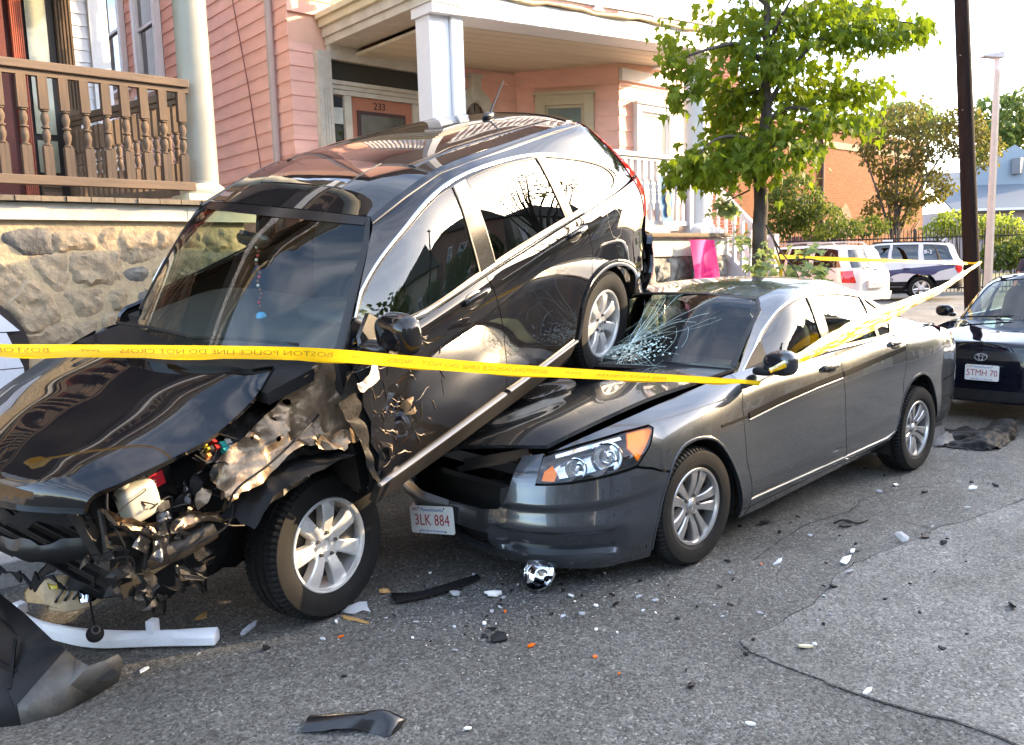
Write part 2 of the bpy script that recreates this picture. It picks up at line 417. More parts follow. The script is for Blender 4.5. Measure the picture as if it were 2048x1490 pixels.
# ---------------------------------------------------------------- body shapes of the two crashed cars (metres, x forward, y left)
def rows(x, y, zs, ins, dx=None):
    dx = dx or [0]*len(zs)
    return [(x+d, y-i, z) for z, i, d in zip(zs, ins, dx)]
A_SIDE = Net([
    [(.90, 0, .12), (.985, 0, .22), (1.01, 0, .36), (1.0, 0, .50), (.97, 0, .62), (.90, 0, .68)],
    [(.88, .30, .12), (.965, .32, .22), (.99, .34, .36), (.98, .34, .50), (.95, .32, .62), (.88, .30, .69)],
    [(.80, .56, .12), (.86, .60, .22), (.885, .62, .36), (.87, .61, .50), (.84, .58, .63), (.79, .53, .71)],
    [(.64, .74, .12), (.66, .78, .22), (.68, .80, .36), (.66, .79, .52), (.65, .75, .68), (.63, .66, .79)],
    [(.38, .83, .12), (.38, .865, .22), (.38, .88, .38), (.38, .875, .56), (.38, .83, .745), (.38, .72, .855)],
    [(.0, .87, .14), (.0, .905, .24), (.0, .915, .46), (.0, .91, .70), (.0, .855, .85), (.0, .735, .915)],
    [(-.5, .86, .155), (-.5, .91, .26), (-.5, .915, .52), (-.5, .905, .785), (-.5, .86, .945), (-.5, .775, .995)],
    [(-1.5, .865, .225), (-1.5, .915, .32), (-1.5, .925, .58), (-1.5, .915, .855), (-1.5, .885, .985), (-1.5, .845, 1.03)],
    [(-2.4, .86, .28), (-2.4, .91, .37), (-2.4, .92, .62), (-2.4, .91, .905), (-2.4, .88, 1.02), (-2.4, .84, 1.06)],
    [(-2.85, .86, .29), (-2.85, .90, .38), (-2.85, .915, .64), (-2.85, .905, .93), (-2.85, .865, 1.035), (-2.85, .80, 1.075)],
    [(-3.3, .83, .29), (-3.3, .87, .38), (-3.3, .885, .64), (-3.3, .875, .95), (-3.3, .83, 1.04), (-3.3, .75, 1.075)],
    [(-3.62, .77, .29), (-3.64, .81, .38), (-3.66, .825, .62), (-3.64, .81, .95), (-3.60, .76, 1.03), (-3.56, .68, 1.06)],
    [(-3.80, .62, .30), (-3.85, .66, .38), (-3.88, .67, .60), (-3.84, .655, .94), (-3.79, .61, 1.02), (-3.75, .55, 1.045)],
    [(-3.88, .32, .30), (-3.94, .34, .38), (-3.97, .35, .60), (-3.92, .34, .94), (-3.86, .32, 1.02), (-3.82, .30, 1.045)],
    [(-3.90, 0, .30), (-3.96, 0, .38), (-3.99, 0, .60), (-3.94, 0, .94), (-3.88, 0, 1.02), (-3.84, 0, 1.045)],
])
A_GH = Net([
    [(-.57, .765, .985), (-.83, .69, 1.20), (-1.07, .60, 1.375), (-1.12, .55, 1.405)],
    [(-.95, .848, 1.01), (-1.12, .79, 1.21), (-1.30, .64, 1.43), (-1.33, .57, 1.458)],
    [(-1.5, .85, 1.03), (-1.55, .785, 1.23), (-1.62, .635, 1.458), (-1.63, .56, 1.487)],
    [(-2.2, .845, 1.05), (-2.15, .775, 1.23), (-2.1, .62, 1.437), (-2.1, .55, 1.467)],
    [(-2.75, .81, 1.07), (-2.6, .75, 1.20), (-2.45, .60, 1.362), (-2.43, .54, 1.392)],
    [(-3.22, .74, 1.08), (-3.02, .70, 1.14), (-2.85, .585, 1.225), (-2.82, .52, 1.245)],
])
def mirror_rows(cols, n=5):
    """each column given from the left edge to the centre line: completed to the right edge"""
    return [c+[(x, -y, z) for x, y, z in c[-2::-1]] for c in cols]
A_ROOF = Net(mirror_rows([
    [(-1.12, .55, 1.405), (-1.03, .30, 1.43), (-.99, 0, 1.438)],
    [(-1.33, .57, 1.458), (-1.31, .30, 1.487), (-1.30, 0, 1.494)],
    [(-1.63, .56, 1.487), (-1.63, .30, 1.512), (-1.63, 0, 1.519)],
    [(-2.1, .55, 1.467), (-2.1, .30, 1.492), (-2.1, 0, 1.499)],
    [(-2.43, .54, 1.392), (-2.47, .30, 1.418), (-2.49, 0, 1.426)],
]))
A_BACK = Net(mirror_rows([
    [(-2.43, .54, 1.392), (-2.47, .30, 1.418), (-2.49, 0, 1.426)],
    [(-2.82, .52, 1.245), (-2.90, .30, 1.262), (-2.93, 0, 1.268)],
    [(-3.16, .66, 1.095), (-3.27, .34, 1.105), (-3.31, 0, 1.11)],
]))
A_WIND = Net(mirror_rows([
    [(-.575, .765, .985), (-.41, .42, .99), (-.36, 0, .99)],
    [(-.835, .692, 1.20), (-.70, .38, 1.225), (-.66, 0, 1.232)],
    [(-1.075, .60, 1.375), (-.985, .32, 1.415), (-.955, 0, 1.425)],
    [(-1.12, .55, 1.405), (-1.03, .30, 1.43), (-.99, 0, 1.438)],
]))
A_HOOD = Net([
    [(-.60, .755, 1.0), (-.46, .42, 1.02), (-.42, 0, 1.0), (-.42, -.36, .93), (-.60, -.745, .93)],
    [(-.25, .750, .962), (-.22, .42, 1.0), (-.20, 0, .95), (-.20, -.40, .86), (-.25, -.735, .84)],
    [(.15, .735, .922), (.15, .42, .955), (.15, 0, .87), (.15, -.40, .76), (.15, -.715, .72)],
    [(.48, .69, .852), (.48, .42, .875), (.50, 0, .78), (.5, -.40, .68), (.48, -.665, .64)],
    [(.72, .62, .775), (.74, .36, .78), (.76, 0, .70), (.74, -.36, .62), (.70, -.58, .58)],
    [(.80, .57, .735), (.86, .33, .71), (.88, 0, .65), (.84, -.33, .57), (.78, -.53, .53)],
])
A_TRUNK = Net(mirror_rows([
    [(-3.20, .70, 1.085), (-3.30, .36, 1.10), (-3.34, 0, 1.105)],
    [(-3.45, .705, 1.08), (-3.55, .36, 1.092), (-3.58, 0, 1.096)],
    [(-3.66, .64, 1.062), (-3.76, .34, 1.062), (-3.79, 0, 1.065)],
    [(-3.74, .56, 1.03), (-3.84, .32, 1.03), (-3.87, 0, 1.03)],
]))
# the second car
C_SIDE = Net([
    [(-.34, .83, .27), (-.34, .885, .38), (-.35, .895, .68), (-.36, .885, .985), (-.40, .865, 1.02)],
    [(-.75, .835, .265), (-.75, .89, .38), (-.75, .90, .69), (-.76, .89, 1.005), (-.78, .868, 1.035)],
    [(-1.4, .84, .26), (-1.4, .895, .38), (-1.4, .905, .70), (-1.42, .895, 1.04), (-1.43, .872, 1.085)],
    [(-2.1, .84, .26), (-2.1, .895, .38), (-2.1, .91, .72), (-2.1, .895, 1.075), (-2.1, .872, 1.125)],
    [(-2.65, .84, .28), (-2.65, .895, .40), (-2.65, .91, .74), (-2.65, .89, 1.10), (-2.65, .866, 1.155)],
    [(-3.1, .82, .33), (-3.1, .87, .45), (-3.12, .88, .74), (-3.12, .86, 1.10), (-3.1, .838, 1.175)],
    [(-3.45, .75, .38), (-3.47, .79, .48), (-3.48, .79, .73), (-3.44, .79, 1.08), (-3.38, .775, 1.18)],
    [(-3.64, .58, .40), (-3.66, .62, .48), (-3.67, .62, .72), (-3.60, .64, 1.05), (-3.52, .62, 1.18)],
    [(-3.74, .28, .40), (-3.75, .32, .48), (-3.76, .32, .72), (-3.70, .32, 1.05), (-3.62, .32, 1.18)],
    [(-3.76, 0, .40), (-3.77, 0, .48), (-3.78, 0, .72), (-3.72, 0, 1.05), (-3.64, 0, 1.18)],
])
C_GH = Net([
    [(-.43, .77, 1.02), (-.60, .725, 1.22), (-.78, .665, 1.41), (-.85, .635, 1.475), (-.89, .59, 1.50)],
    [(-.84, .862, 1.03), (-.97, .80, 1.25), (-1.07, .705, 1.475), (-1.12, .645, 1.54), (-1.14, .595, 1.565)],
    [(-1.45, .868, 1.085), (-1.42, .805, 1.32), (-1.40, .695, 1.545), (-1.40, .635, 1.588), (-1.40, .585, 1.612)],
    [(-2.3, .866, 1.14), (-2.22, .80, 1.34), (-2.15, .70, 1.55), (-2.14, .635, 1.60), (-2.14, .585, 1.628)],
    [(-2.75, .855, 1.16), (-2.72, .795, 1.33), (-2.62, .70, 1.51), (-2.58, .635, 1.60), (-2.58, .585, 1.628)],
    [(-3.15, .815, 1.18), (-3.08, .765, 1.33), (-2.95, .69, 1.49), (-2.88, .63, 1.59), (-2.86, .58, 1.615)],
    [(-3.42, .745, 1.185), (-3.27, .715, 1.32), (-3.10, .655, 1.48), (-2.98, .605, 1.58), (-2.95, .56, 1.605)],
])
C_ROOF = Net(mirror_rows([
    [(-.89, .59, 1.50), (-.83, .32, 1.525), (-.80, 0, 1.535)],
    [(-1.14, .595, 1.565), (-1.10, .32, 1.607), (-1.09, 0, 1.62)],
    [(-1.40, .585, 1.612), (-1.40, .32, 1.652), (-1.40, 0, 1.665)],
    [(-2.14, .585, 1.628), (-2.14, .32, 1.68), (-2.14, 0, 1.695)],
    [(-2.58, .585, 1.628), (-2.58, .32, 1.675), (-2.58, 0, 1.69)],
    [(-2.86, .58, 1.615), (-2.92, .32, 1.65), (-2.95, 0, 1.66)],
    [(-2.95, .56, 1.605), (-3.08, .32, 1.62), (-3.13, 0, 1.625)],
]))
C_WIND = Net(mirror_rows([
    [(-.43, .77, 1.02), (-.20, .42, 1.04), (-.13, 0, 1.05)],
    [(-.60, .725, 1.22), (-.43, .38, 1.25), (-.37, 0, 1.26)],
    [(-.78, .665, 1.41), (-.65, .34, 1.435), (-.61, 0, 1.445)],
    [(-.89, .59, 1.50), (-.83, .32, 1.525), (-.80, 0, 1.535)],
]))
C_BACK = Net(mirror_rows([
    [(-2.95, .56, 1.605), (-3.08, .32, 1.615), (-3.13, 0, 1.62)],
    [(-3.10, .655, 1.48), (-3.26, .34, 1.47), (-3.31, 0, 1.47)],
    [(-3.27, .715, 1.32), (-3.43, .34, 1.31), (-3.48, 0, 1.31)],
    [(-3.42, .745, 1.185), (-3.58, .34, 1.18), (-3.63, 0, 1.18)],
]))
C_HOOD = Net([
    [(-.11, .665, 1.00), (-.04, .53, 1.035), (.06, .25, 1.04), (.08, -.20, 1.035), (.0, -.48, 1.0), (-.15, -.74, .97)],
    [(.17, .635, .885), (.18, .50, .965), (.25, .24, 1.005), (.26, -.20, 1.005), (.22, -.47, .975), (.15, -.74, .92)],
    [(.44, .62, .872), (.46, .475, .945), (.50, .22, .975), (.50, -.20, .97), (.46, -.45, .93), (.40, -.72, .86)],
    [(.63, .585, .858), (.66, .44, .915), (.71, .20, .93), (.72, -.20, .915), (.68, -.42, .87), (.58, -.66, .80)],
    [(.72, .54, .835), (.79, .39, .865), (.84, .18, .865), (.85, -.20, .845), (.80, -.38, .81), (.70, -.58, .75)],
    [(.735, .53, .80), (.81, .38, .81), (.86, .18, .805), (.875, -.20, .79), (.83, -.37, .76), (.72, -.57, .71)],
])
def accord_disp(p, u, v):
    """shelf and recess of the front bumper"""
    def sm(x, a, b):
        t = np.clip((x-a)/(b-a), 0, 1); return t*t*(3-2*t)
    w = sm(u, .30, .42)*(1-sm(u, .90, 1.02))
    d = -.046*sm(v, .085, .108)*(1-sm(v, .235, .285))*w+.016*(1-sm(v, .05, .09))*w
    d = d-.018*(1-sm(v, .475, .515))*sm(v, .27, .45)*(1-sm(u, 1.1, 1.3))
    q = p.copy(); n = np.stack([np.clip(p[:, 0]-.2, .0, 1), np.clip(p[:, 1], 0, 1)*.9, 0*u], 1); L = np.linalg.norm(n, axis=1, keepdims=True)
    return q+n/np.maximum(L, 1e-6)*d[:, None]
A_SIDE.disp = accord_disp
# ---------------------------------------------------------------- shared car materials and pieces
PAINT_GREY = mat('grey_metallic_paint', (.064, .072, .082), rough=.27, metal=.75, coat=1., coat_rough=.02, var=.05, vscale=300)
PAINT_BLACK = mat('black_paint', (.004, .0045, .007), rough=.5, coat=1., coat_rough=.014, spec=.0, col2=(.013, .012, .011), vscale=4, detail=9)
RUBBER = mat('tyre_rubber', (.0075, .0073, .007), rough=.75, spec=.25, var=.35, vscale=14, bump=.15, bscale=160)
PLASTIC = mat('black_trim_plastic', (.011, .011, .012), rough=.6, spec=.22, bump=.1, bscale=220, var=.3, vscale=9)
PLASTIC_S = mat('smooth_black_plastic', (.010, .010, .011), rough=.22)
CHROME = mat('chrome_trim', (.62, .62, .62), rough=.16, metal=1.)
DARK = mat('dark_cavity', (.006, .006, .006), rough=.8)
CLOTH = mat('seat_cloth', (.035, .036, .04), rough=.9, bump=.2, bscale=200)
ALLOY = mat('silver_alloy', (.66, .66, .65), rough=.38, metal=.6, var=.1, vscale=20, rvar=.08)
ALLOY_G = mat('machined_grey_alloy', (.46, .45, .44), rough=.28, metal=.85, var=.12, vscale=18)
STEEL_D = mat('dark_steel', (.10, .095, .09), rough=.5, metal=.8, var=.3, vscale=20)
GLASS_W = glass('windscreen_glass', (.78, .86, .80), 1.55)
GLASS_S = glass('side_window_glass', (.55, .64, .56), 1.62, boost=.02)
GLASS_P = glass('privacy_glass', (.12, .13, .13), 1.62, boost=.02)
GLASS_D = glass('tinted_windscreen', (.42, .50, .50), 1.58)
LENS = glass('clear_lens', (.92, .93, .94), 1.5)
REFLECTOR = mat('bright_reflector', (.75, .77, .8), rough=.06, metal=1.)
AMBER = mat('amber_plastic', (.90, .20, .004), rough=.35, spec=.2)
RED_LENS = mat('red_lamp_plastic', (.42, .012, .015), rough=.1, coat=1.)
SEAL = mat('black_rubber_seal', (.009, .009, .009), rough=.45)
MATTE = mat('matt_black_moulding', (.006, .006, .006), rough=.9, spec=.1)
PLATE_W = mat('plate_white', (.62, .63, .62), rough=.4, var=.06, vscale=30)
PLATE_RED = mat('plate_red_ink', (.28, .02, .025), rough=.5)
PLATE_BLUE = mat('plate_blue_ink', (.04, .13, .38), rough=.5)

def superell(c, size, e=2.6, nu=24, nv=14, M4=None, mb=None, fn=None):
    """rounded lump: superellipsoid"""
    vs = []; sx, sy, sz = (d/2 for d in size)
    f = lambda t: math.copysign(abs(t)**(2/e), t)
    for i in range(nv+1):
        a = -math.pi/2+math.pi*i/nv
        for j in range(nu):
            b = 2*math.pi*j/nu
            p = Vector((sx*f(math.cos(a))*f(math.cos(b)), sy*f(math.cos(a))*f(math.sin(b)), sz*f(math.sin(a))))
            if fn: p = fn(p)
            if M4 is not None: p = M4 @ p
            vs.append(p+Vector(c))
    fs = [(i*nu+j, i*nu+(j+1) % nu, (i+1)*nu+(j+1) % nu, (i+1)*nu+j) for i in range(nv) for j in range(nu)]
    return (mb or MB()).add(vs, fs)

AX_L = Matrix(((1, 0, 0), (0, 0, 1), (0, -1, 0))).to_4x4()     # local z -> +y (left side of a car)
_W = {}
def tyre_mb(r, rim, w, seed=3):
    mb = MB(); n = 216; h = w/2
    prof = [(rim, -h*.80), (rim+.012, -h*.92), (rim+.4*(r-rim), -h*1.0), (rim+.75*(r-rim), -h*.985), (r-.022, -h*.93), (r-.007, -h*.80),
            (r-.001, -h*.62), (r-.001, -h*.48), (r-.009, -h*.46), (r-.009, -h*.40), (r, -h*.38), (r, -h*.08), (r-.009, -h*.06), (r-.009, h*.06),
            (r, h*.08), (r, h*.38), (r-.009, h*.40), (r-.009, h*.46), (r-.001, h*.48), (r-.001, h*.62), (r-.007, h*.80), (r-.022, h*.93),
            (rim+.80*(r-rim), h*.975), (rim+.77*(r-rim), h*.99), (rim+.55*(r-rim), h*1.01), (rim+.40*(r-rim), h*1.0), (rim+.2*(r-rim), h*.96), (rim+.012, h*.90), (rim, h*.80)]
    vs = []; k = len(prof)
    for i, (rr, z) in enumerate(prof):
        for j in range(n):
            t = 2*math.pi*j/n; q = rr
            if i in (4, 5, 6, 7, 18, 19, 20, 21) and j % 3 == 0: q -= .009
            if i in (10, 11, 14, 15) and j % 5 == 2: q -= .005
            vs.append((q*math.cos(t), q*math.sin(t), z))
    return mb.add(vs, [(i*n+j, i*n+(j+1) % n, (i+1)*n+(j+1) % n, (i+1)*n+j) for i in range(k-1) for j in range(n)])
def spoke_mb(ri, ro, w0, w1, z0, z1, th, n, split=False, hub=.07, curve=.0):
    mb = MB()
    for q in range(n):
        a = 2*math.pi*q/n+math.pi/2
        ca, sa = math.cos(a), math.sin(a)
        segs = 7; rows_ = []
        for i in range(segs+1):
            t = i/segs; r_ = ri+(ro-ri)*t; w = w0+(w1-w0)*t**1.6; z = z0+(z1-z0)*t+curve*math.sin(math.pi*t)
            rows_.append((r_, w, z))
        sides = [(-1, -.14), (.14, 1)] if split else [(-1, 1)]
        for lo, hi in sides:
            vs = []
            for r_, w, z in rows_:
                for s_, zz in ((lo, z-th), (lo, z-.006), (lo+(hi-lo)*.12, z), (hi-(hi-lo)*.12, z), (hi, z-.006), (hi, z-th)):
                    y = w/2*s_; vs.append((ca*r_-sa*y, sa*r_+ca*y, zz))
            fs = []
            for i in range(segs):
                for j in range(6): fs.append((i*6+j, i*6+(j+1) % 6, (i+1)*6+(j+1) % 6, (i+1)*6+j))
            fs += [tuple(range(6)), tuple(segs*6+5-j for j in range(6))]
            mb.add(vs, fs)
    return mb
def emblem_h(s, m):
    """upright letter H inside a rounded frame"""
    mb = MB()
    for p, q, w in (((-.30, -.42), (-.42, .45), .16), ((.30, -.42), (.42, .45), .16), ((-.3, 0), (.3, 0), .15)):
        mb.bar((p[0]*s, p[1]*s, .001), (q[0]*s, q[1]*s, .001), w*s, .003, (0, 0, 1))
    pts = [(s*.62*math.copysign(abs(math.cos(t))**.55, math.cos(t))*(1+.12*math.sin(t)), s*.58*math.copysign(abs(math.sin(t))**.55, math.sin(t)), .001) for t in np.linspace(0, 2*math.pi, 25)[:-1]]
    mb.tube(pts, s*.05, 5, closed=True)
    return mb
def wheel_meshes(kind):
    if kind in _W: return _W[kind]
    d = {}
    if kind == 'suv': r, rim, w = .357, .222, .225
    elif kind == 'sedan': r, rim, w = .328, .208, .215
    elif kind == 'police': r, rim, w = .375, .235, .235
    else: r, rim, w = .30, .185, .18
    d['r'] = r; h = w/2
    d['tyre'] = tyre_mb(r, rim, w).mesh('tyre', RUBBER, 18)
    bar = MB().lathe([(rim+.001, -h*.8), (rim-.012, -h*.7), (rim-.02, h*.2), (rim-.016, h*.72), (rim+.001, h*.78), (rim+.006, h*.86), (rim+.002, h*.90), (rim-.010, h*.88), (rim-.014, h*.74)], 64)
    if kind == 'suv':
        sp = spoke_mb(.055, rim-.008, .058, .088, h*.60, h*.72, .05, 7, curve=.012)
        hub = MB().lathe([(.0, h*.50), (.030, h*.50), (.032, h*.62), (.083, h*.62), (.090, h*.55), (.09, h*.2)], 40)
        m = ALLOY
    elif kind == 'sedan':
        sp = spoke_mb(.045, rim-.010, .078, .165, h*.55, h*.74, .045, 5, split=True, curve=.008)
        hub = MB().lathe([(.0, h*.60), (.036, h*.60), (.040, h*.56), (.070, h*.52), (.078, h*.4), (.078, h*.1)], 40)
        m = ALLOY_G
    elif kind == 'police':
        sp = spoke_mb(.06, rim-.008, .10, .13, h*.5, h*.6, .05, 5); hub = MB().lathe([(.0, h*.72), (.06, h*.70), (.09, h*.5), (.09, h*.1)], 30); m = ALLOY
    else:
        sp = spoke_mb(.05, rim-.008, .075, .10, h*.55, h*.6, .04, 6); hub = MB().lathe([(.0, h*.6), (.06, h*.6), (.07, h*.3)], 30); m = ALLOY_G
    all_ = MB(); all_.add(bar.v, bar.f); all_.add(sp.v, sp.f); all_.add(hub.v, hub.f)
    d['rim'] = all_.mesh('rim', m, 32)
    dk = MB().lathe([(.0, h*.1), (rim-.045, h*.1), (rim-.045, h*.02), (rim-.06, 0)], 40)
    dk.lathe([(rim-.045, -h*.2), (.03, -h*.2)], 32); dk.box((rim*.62, .03, h*.12), (.10, .16, .09))
    d['disc'] = dk.mesh('brake_disc', STEEL_D, 30)
    lug = MB(); 
    for q in range(5):
        a = 2*math.pi*q/5+.3; rr = .057
        lug.lathe([(.0, h*.62+.016), (.008, h*.62+.016), (.0105, h*.62+.008), (.0105, h*.5)], 6, Matrix.Translation((rr*math.cos(a), rr*math.sin(a), -.004 if kind == 'suv' else -.010)))
    d['lug'] = lug.mesh('wheel_nuts', STEEL_D, 20)
    if kind in ('suv', 'sedan'):
        e = emblem_h(.030, CHROME); e.v = [(x, y, z+h*.64+.004) for x, y, z in e.v]
        cap = MB().lathe([(0, h*.60+.006), (.026, h*.60+.005), (.031, h*.58)], 24)
        d['cap'] = cap.mesh('centre_cap', m, 30); d['emblem'] = e.mesh('wheel_emblem', CHROME, 30)
    _W[kind] = d
    return d
def wheel(car, kind, M4, spin=0., cap=True):
    d = wheel_meshes(kind)
    hub = link('wheel', d['disc'], car, matrix=M4 @ Matrix.Rotation(spin, 4, 'Z'))
    for k in ('tyre', 'rim'): link(k, d[k], hub)
    link('wheel_nuts', d['lug'], hub)
    if cap and 'cap' in d: link('centre_cap', d['cap'], hub); link('wheel_emblem', d['emblem'], hub, rot=(0, 0, -spin))
    return hub
def plate(car, M4, top, main, foot, month, name='number_plate'):
    w, h = .305, .152
    pts = []
    for cx, cy, a0 in ((w/2-.014, h/2-.014, 0), (-w/2+.014, h/2-.014, 90), (-w/2+.014, -h/2+.014, 180), (w/2-.014, -h/2+.014, 270)):
        for t in range(0, 91, 30): pts.append((cx+.014*math.cos(R(a0+t)), cy+.014*math.sin(R(a0+t))))
    p = link(name, MB().prism(pts, -.002, .001).mesh(name, PLATE_W), car, matrix=M4)
    link('registration_number', textmesh('registration_number', main, .088, PLATE_RED, narrow=.82), p, loc=(0, -.004, .0016))
    link('state_name', textmesh('state_name', top, .028, PLATE_BLUE), p, loc=(0.005, .055, .0016))
    link('plate_slogan', textmesh('plate_slogan', foot, .019, PLATE_BLUE), p, loc=(0, -.061, .0016))
    link('month_sticker', textmesh('month_sticker', month, .022, PLATE_RED), p, loc=(-.118, .055, .0016))
    bz = MB()
    for x in (-.09, .09): bz.lathe([(0, .003), (.005, .002), (.006, 0)], 8, Matrix.Translation((x, .064, 0)))
    for x in (-.09, .09): bz.lathe([(0, .003), (.005, .002), (.006, 0)], 8, Matrix.Translation((x, -.064, 0)))
    link('plate_screws', bz.mesh('plate_screws', STEEL_D), p)
    return p
def seat(car, x, y, zb, m=None, lean=.28, name='seat'):
    m = m or CLOTH; mb = MB()
    superell((x, y, zb), (.50, .50, .16), 4, 18, 8, mb=mb)
    superell((x-.26, y, zb+.32), (.15, .48, .62), 3.5, 18, 10, Matrix.Rotation(-lean, 4, 'Y'), mb=mb)
    s = mb.build(name, m, car, 50, world=False)
    superell((x-.37, y, zb+.70), (.10, .25, .18), 3.2, 14, 8, Matrix.Rotation(-lean, 4, 'Y')).build('headrest', m, s, 50, world=False)
def torus_pts(r, n, M4): return [M4 @ Vector((r*math.cos(2*math.pi*i/n), r*math.sin(2*math.pi*i/n), 0)) for i in range(n)]

# ---------------------------------------------------------------- grey sedan under the climbing car
GREY_M = Matrix.Translation((3.6272384605022303, 3.525118166578122, 0)) @ Matrix.Rotation(math.pi, 4, 'Z')
sed = empty('parked_car', 'grey saloon car pinned under the rear wheel of the black crossover', 'car', matrix=GREY_M)
def pn(name, net, ol, m, par, smooth=40, **k):
    return panel(net, ol, **k).build(name, m, par, smooth, world=False, fix=False)
AV = .79
D1 = [(2.02, AV), (2.005, .70), (1.965, .62), (1.955, .5), (1.985, .32), (2.03, .20), (2.05, .065)]
D2 = [(3.107, AV), (3.107, .59), (3.124, .415), (3.145, .19), (3.185, .06)]
D3 = [(4.16, AV), (4.13, .70), (4.075, .634), (4.05, .525), (4.0, .40)]
ARF = catmull([(1.20, 0), (1.185, .143), (1.214, .289), (1.249, .448), (1.30, .545), (1.36, .582), (1.435, .594), (1.57, .570), (1.69, .508), (1.82, .369), (1.91, .236), (1.96, .10), (1.985, 0)], 3)
ARR = catmull([(3.86, 0), (3.88, .06), (3.925, .159), (3.97, .25), (4.045, .335), (4.153, .398), (4.28, .418), (4.40, .405), (4.53, .345), (4.64, .235), (4.72, .11), (4.75, 0)], 3)
iF = next(i for i, p in enumerate(ARF) if p[0] > 1.283 and p[1] > .5)
iR = next(i for i, p in enumerate(ARR) if p[0] > 4.0)
LAMP = [(.555, .645), (.575, .70), (.60, .772), (.675, .777), (.895, .762), (1.081, .751), (1.235, .735), (1.252, .722), (1.19, .68), (1.085, .632), (.9, .636), (.726, .638)]
BUMP_TOP = [(1.283, .538), (1.18, .595), (1.081, .626), (.9, .630), (.726, .632), (.56, .638)]
for mir in (False, True):
    par = sed
    fend = [(1.283, .545)]+[(1.18, .60), (1.085, .63), (1.19, .678), (1.253, .722), (1.24, .737)]+[(1.081, .754), (.895, .765), (.675, .780), (.62, .785)]+[(.62, AV), (1.2, AV), (1.6, AV)]+D1+[(2.035, .0)]+ARF[:iF-1:-1]
    pn('front_wing', A_SIDE, fend, PAINT_GREY, par, mirror=mir, res=.045, gap=.0025, thick=.03)
    fd = D1+[(2.6, .065)]+D2[::-1]
    d = pn('front_door', A_SIDE, fd, PAINT_GREY, par, mirror=mir, res=.06, gap=.003, thick=.025)
    rd = D2+[(3.5, .05), (3.87, .05)]+ARR[2:iR+1]+[(4.0, .40)]+D3[:0:-1][1:]+[D3[0]]
    d2 = pn('rear_door', A_SIDE, rd, PAINT_GREY, par, mirror=mir, res=.06, gap=.003, thick=.025)
    sill = [(2.04, .0), (2.06, .062), (2.6, .062), (3.185, .057), (3.5, .047), (3.865, .047), (3.855, .0), (3.0, .0)]
    pn('sill', A_SIDE, sill, PAINT_GREY, par, mirror=mir, res=.06, gap=.002, thick=.03)
    qp = [D3[0]]+D3[1:]+[(4.0, .40)]+ARR[iR:]+[(4.80, 0), (4.80, .33), (5.0, .345), (5.13, .40), (5.13, .58), (4.80, .60), (4.78, .655), (4.85, AV), (4.5, AV)]
    pn('rear_wing', A_SIDE, qp, PAINT_GREY, par, mirror=mir, res=.05, gap=.0025, thick=.03)
    tl = [(4.80, .60), (4.97, .585), (5.13, .58), (5.25, .60), (5.28, .69), (5.2, .745), (5.0, .74), (4.86, .70), (4.79, .655)]
    pn('taillight', A_SIDE, tl, RED_LENS, par, mirror=mir, res=.05, gap=.002, thick=.03)
    # trim of the side
    mb = ribbon(A_SIDE, [(2.04, .115), (2.6, .11), (3.19, .10), (3.6, .09), (3.80, .085), (3.90, .12)], .007, .003, mirror=mir)
    mb.build('sill_moulding', mat('satin_trim', (.45, .45, .45), rough=.35, metal=.7), par, 40, world=False)
    ribbon(A_SIDE, [(1.739, .571), (1.85, .563), (2.0, .556)], .014, .004, mirror=mir).build('side_moulding', MATTE, par, 40, world=False)
    ribbon(A_SIDE, [(2.015, .556), (2.347, .565), (2.803, .585), (3.10, .593)], .032, .007, mirror=mir).build('door_moulding', MATTE, d, 40, world=False)
    ribbon(A_SIDE, [(3.115, .593), (3.748, .618), (4.06, .632)], .032, .007, mirror=mir).build('door_moulding', MATTE, d2, 40, world=False)
    ribbon(A_SIDE, [(2.015, .530), (2.347, .540), (2.803, .560), (3.10, .568)], .010, .006, mirror=mir).build('crease_edge', PAINT_GREY, d, 40, world=False)
    for arc, rr in ((ARF, 0), (ARR, 0)):
        ribbon(A_SIDE, [p for p in arc if p[1] > .02], .014, .004, off=.0, mirror=mir).build('wheel_arch_lip', PAINT_GREY, par, 40, world=False)
    # door handles
    for (u, v), dd in (((2.96, .655), d), ((3.92, .690), d2)):
        p = A_SIDE.ev(u, v)[0]; n = A_SIDE.nrm(u, v)[0]; s_ = -1 if mir else 1
        Mx = frame_on((p[0], p[1]*s_, p[2]), (n[0], n[1]*s_, n[2]))
        mb = MB(); superell((0, 0, -.004), (.19, .075, .012), 2.4, 20, 8, mb=mb)
        hn = link('door_handle', mb.mesh('handle_recess', PLASTIC_S, 50), dd, matrix=Mx)
        mb = MB(); superell((0, .004, .026), (.20, .032, .018), 3, 20, 8, mb=mb, fn=lambda p: Vector((p.x, p.y, p.z-.9*p.x*p.x)))
        mb.box((.075, .004, .010), (.03, .026, .03)); mb.box((-.075, .004, .010), (.03, .026, .03))
        link('handle_grip', mb.mesh('handle_grip', PAINT_GREY, 50), hn) if False else link('door_handle_grip', mb.mesh('handle_grip', PAINT_GREY, 50), dd, matrix=Mx)
    # greenhouse
    s_ = -1 if mir else 1
    FW = catmull([(.075, .045), (.075, .12), (.085, .222), (.165, .355), (.324, .412), (.518, .428)], 4)+[(.571, .287), (.626, .097), (.633, .03), (.35, .03)]
    RW = [(.690, .03), (.700, .12), (.685, .30), (.680, .429)]+catmull([(1.001, .424), (1.371, .412)], 3)+[(1.355, .36), (1.277, .2), (1.262, .03)]
    QW = [(1.288, .03), (1.305, .2), (1.40, .36), (1.42, .408), (1.475, .385)]+catmull([(1.53, .325), (1.535, .22), (1.50, .11)], 4)+[(1.44, .035)]
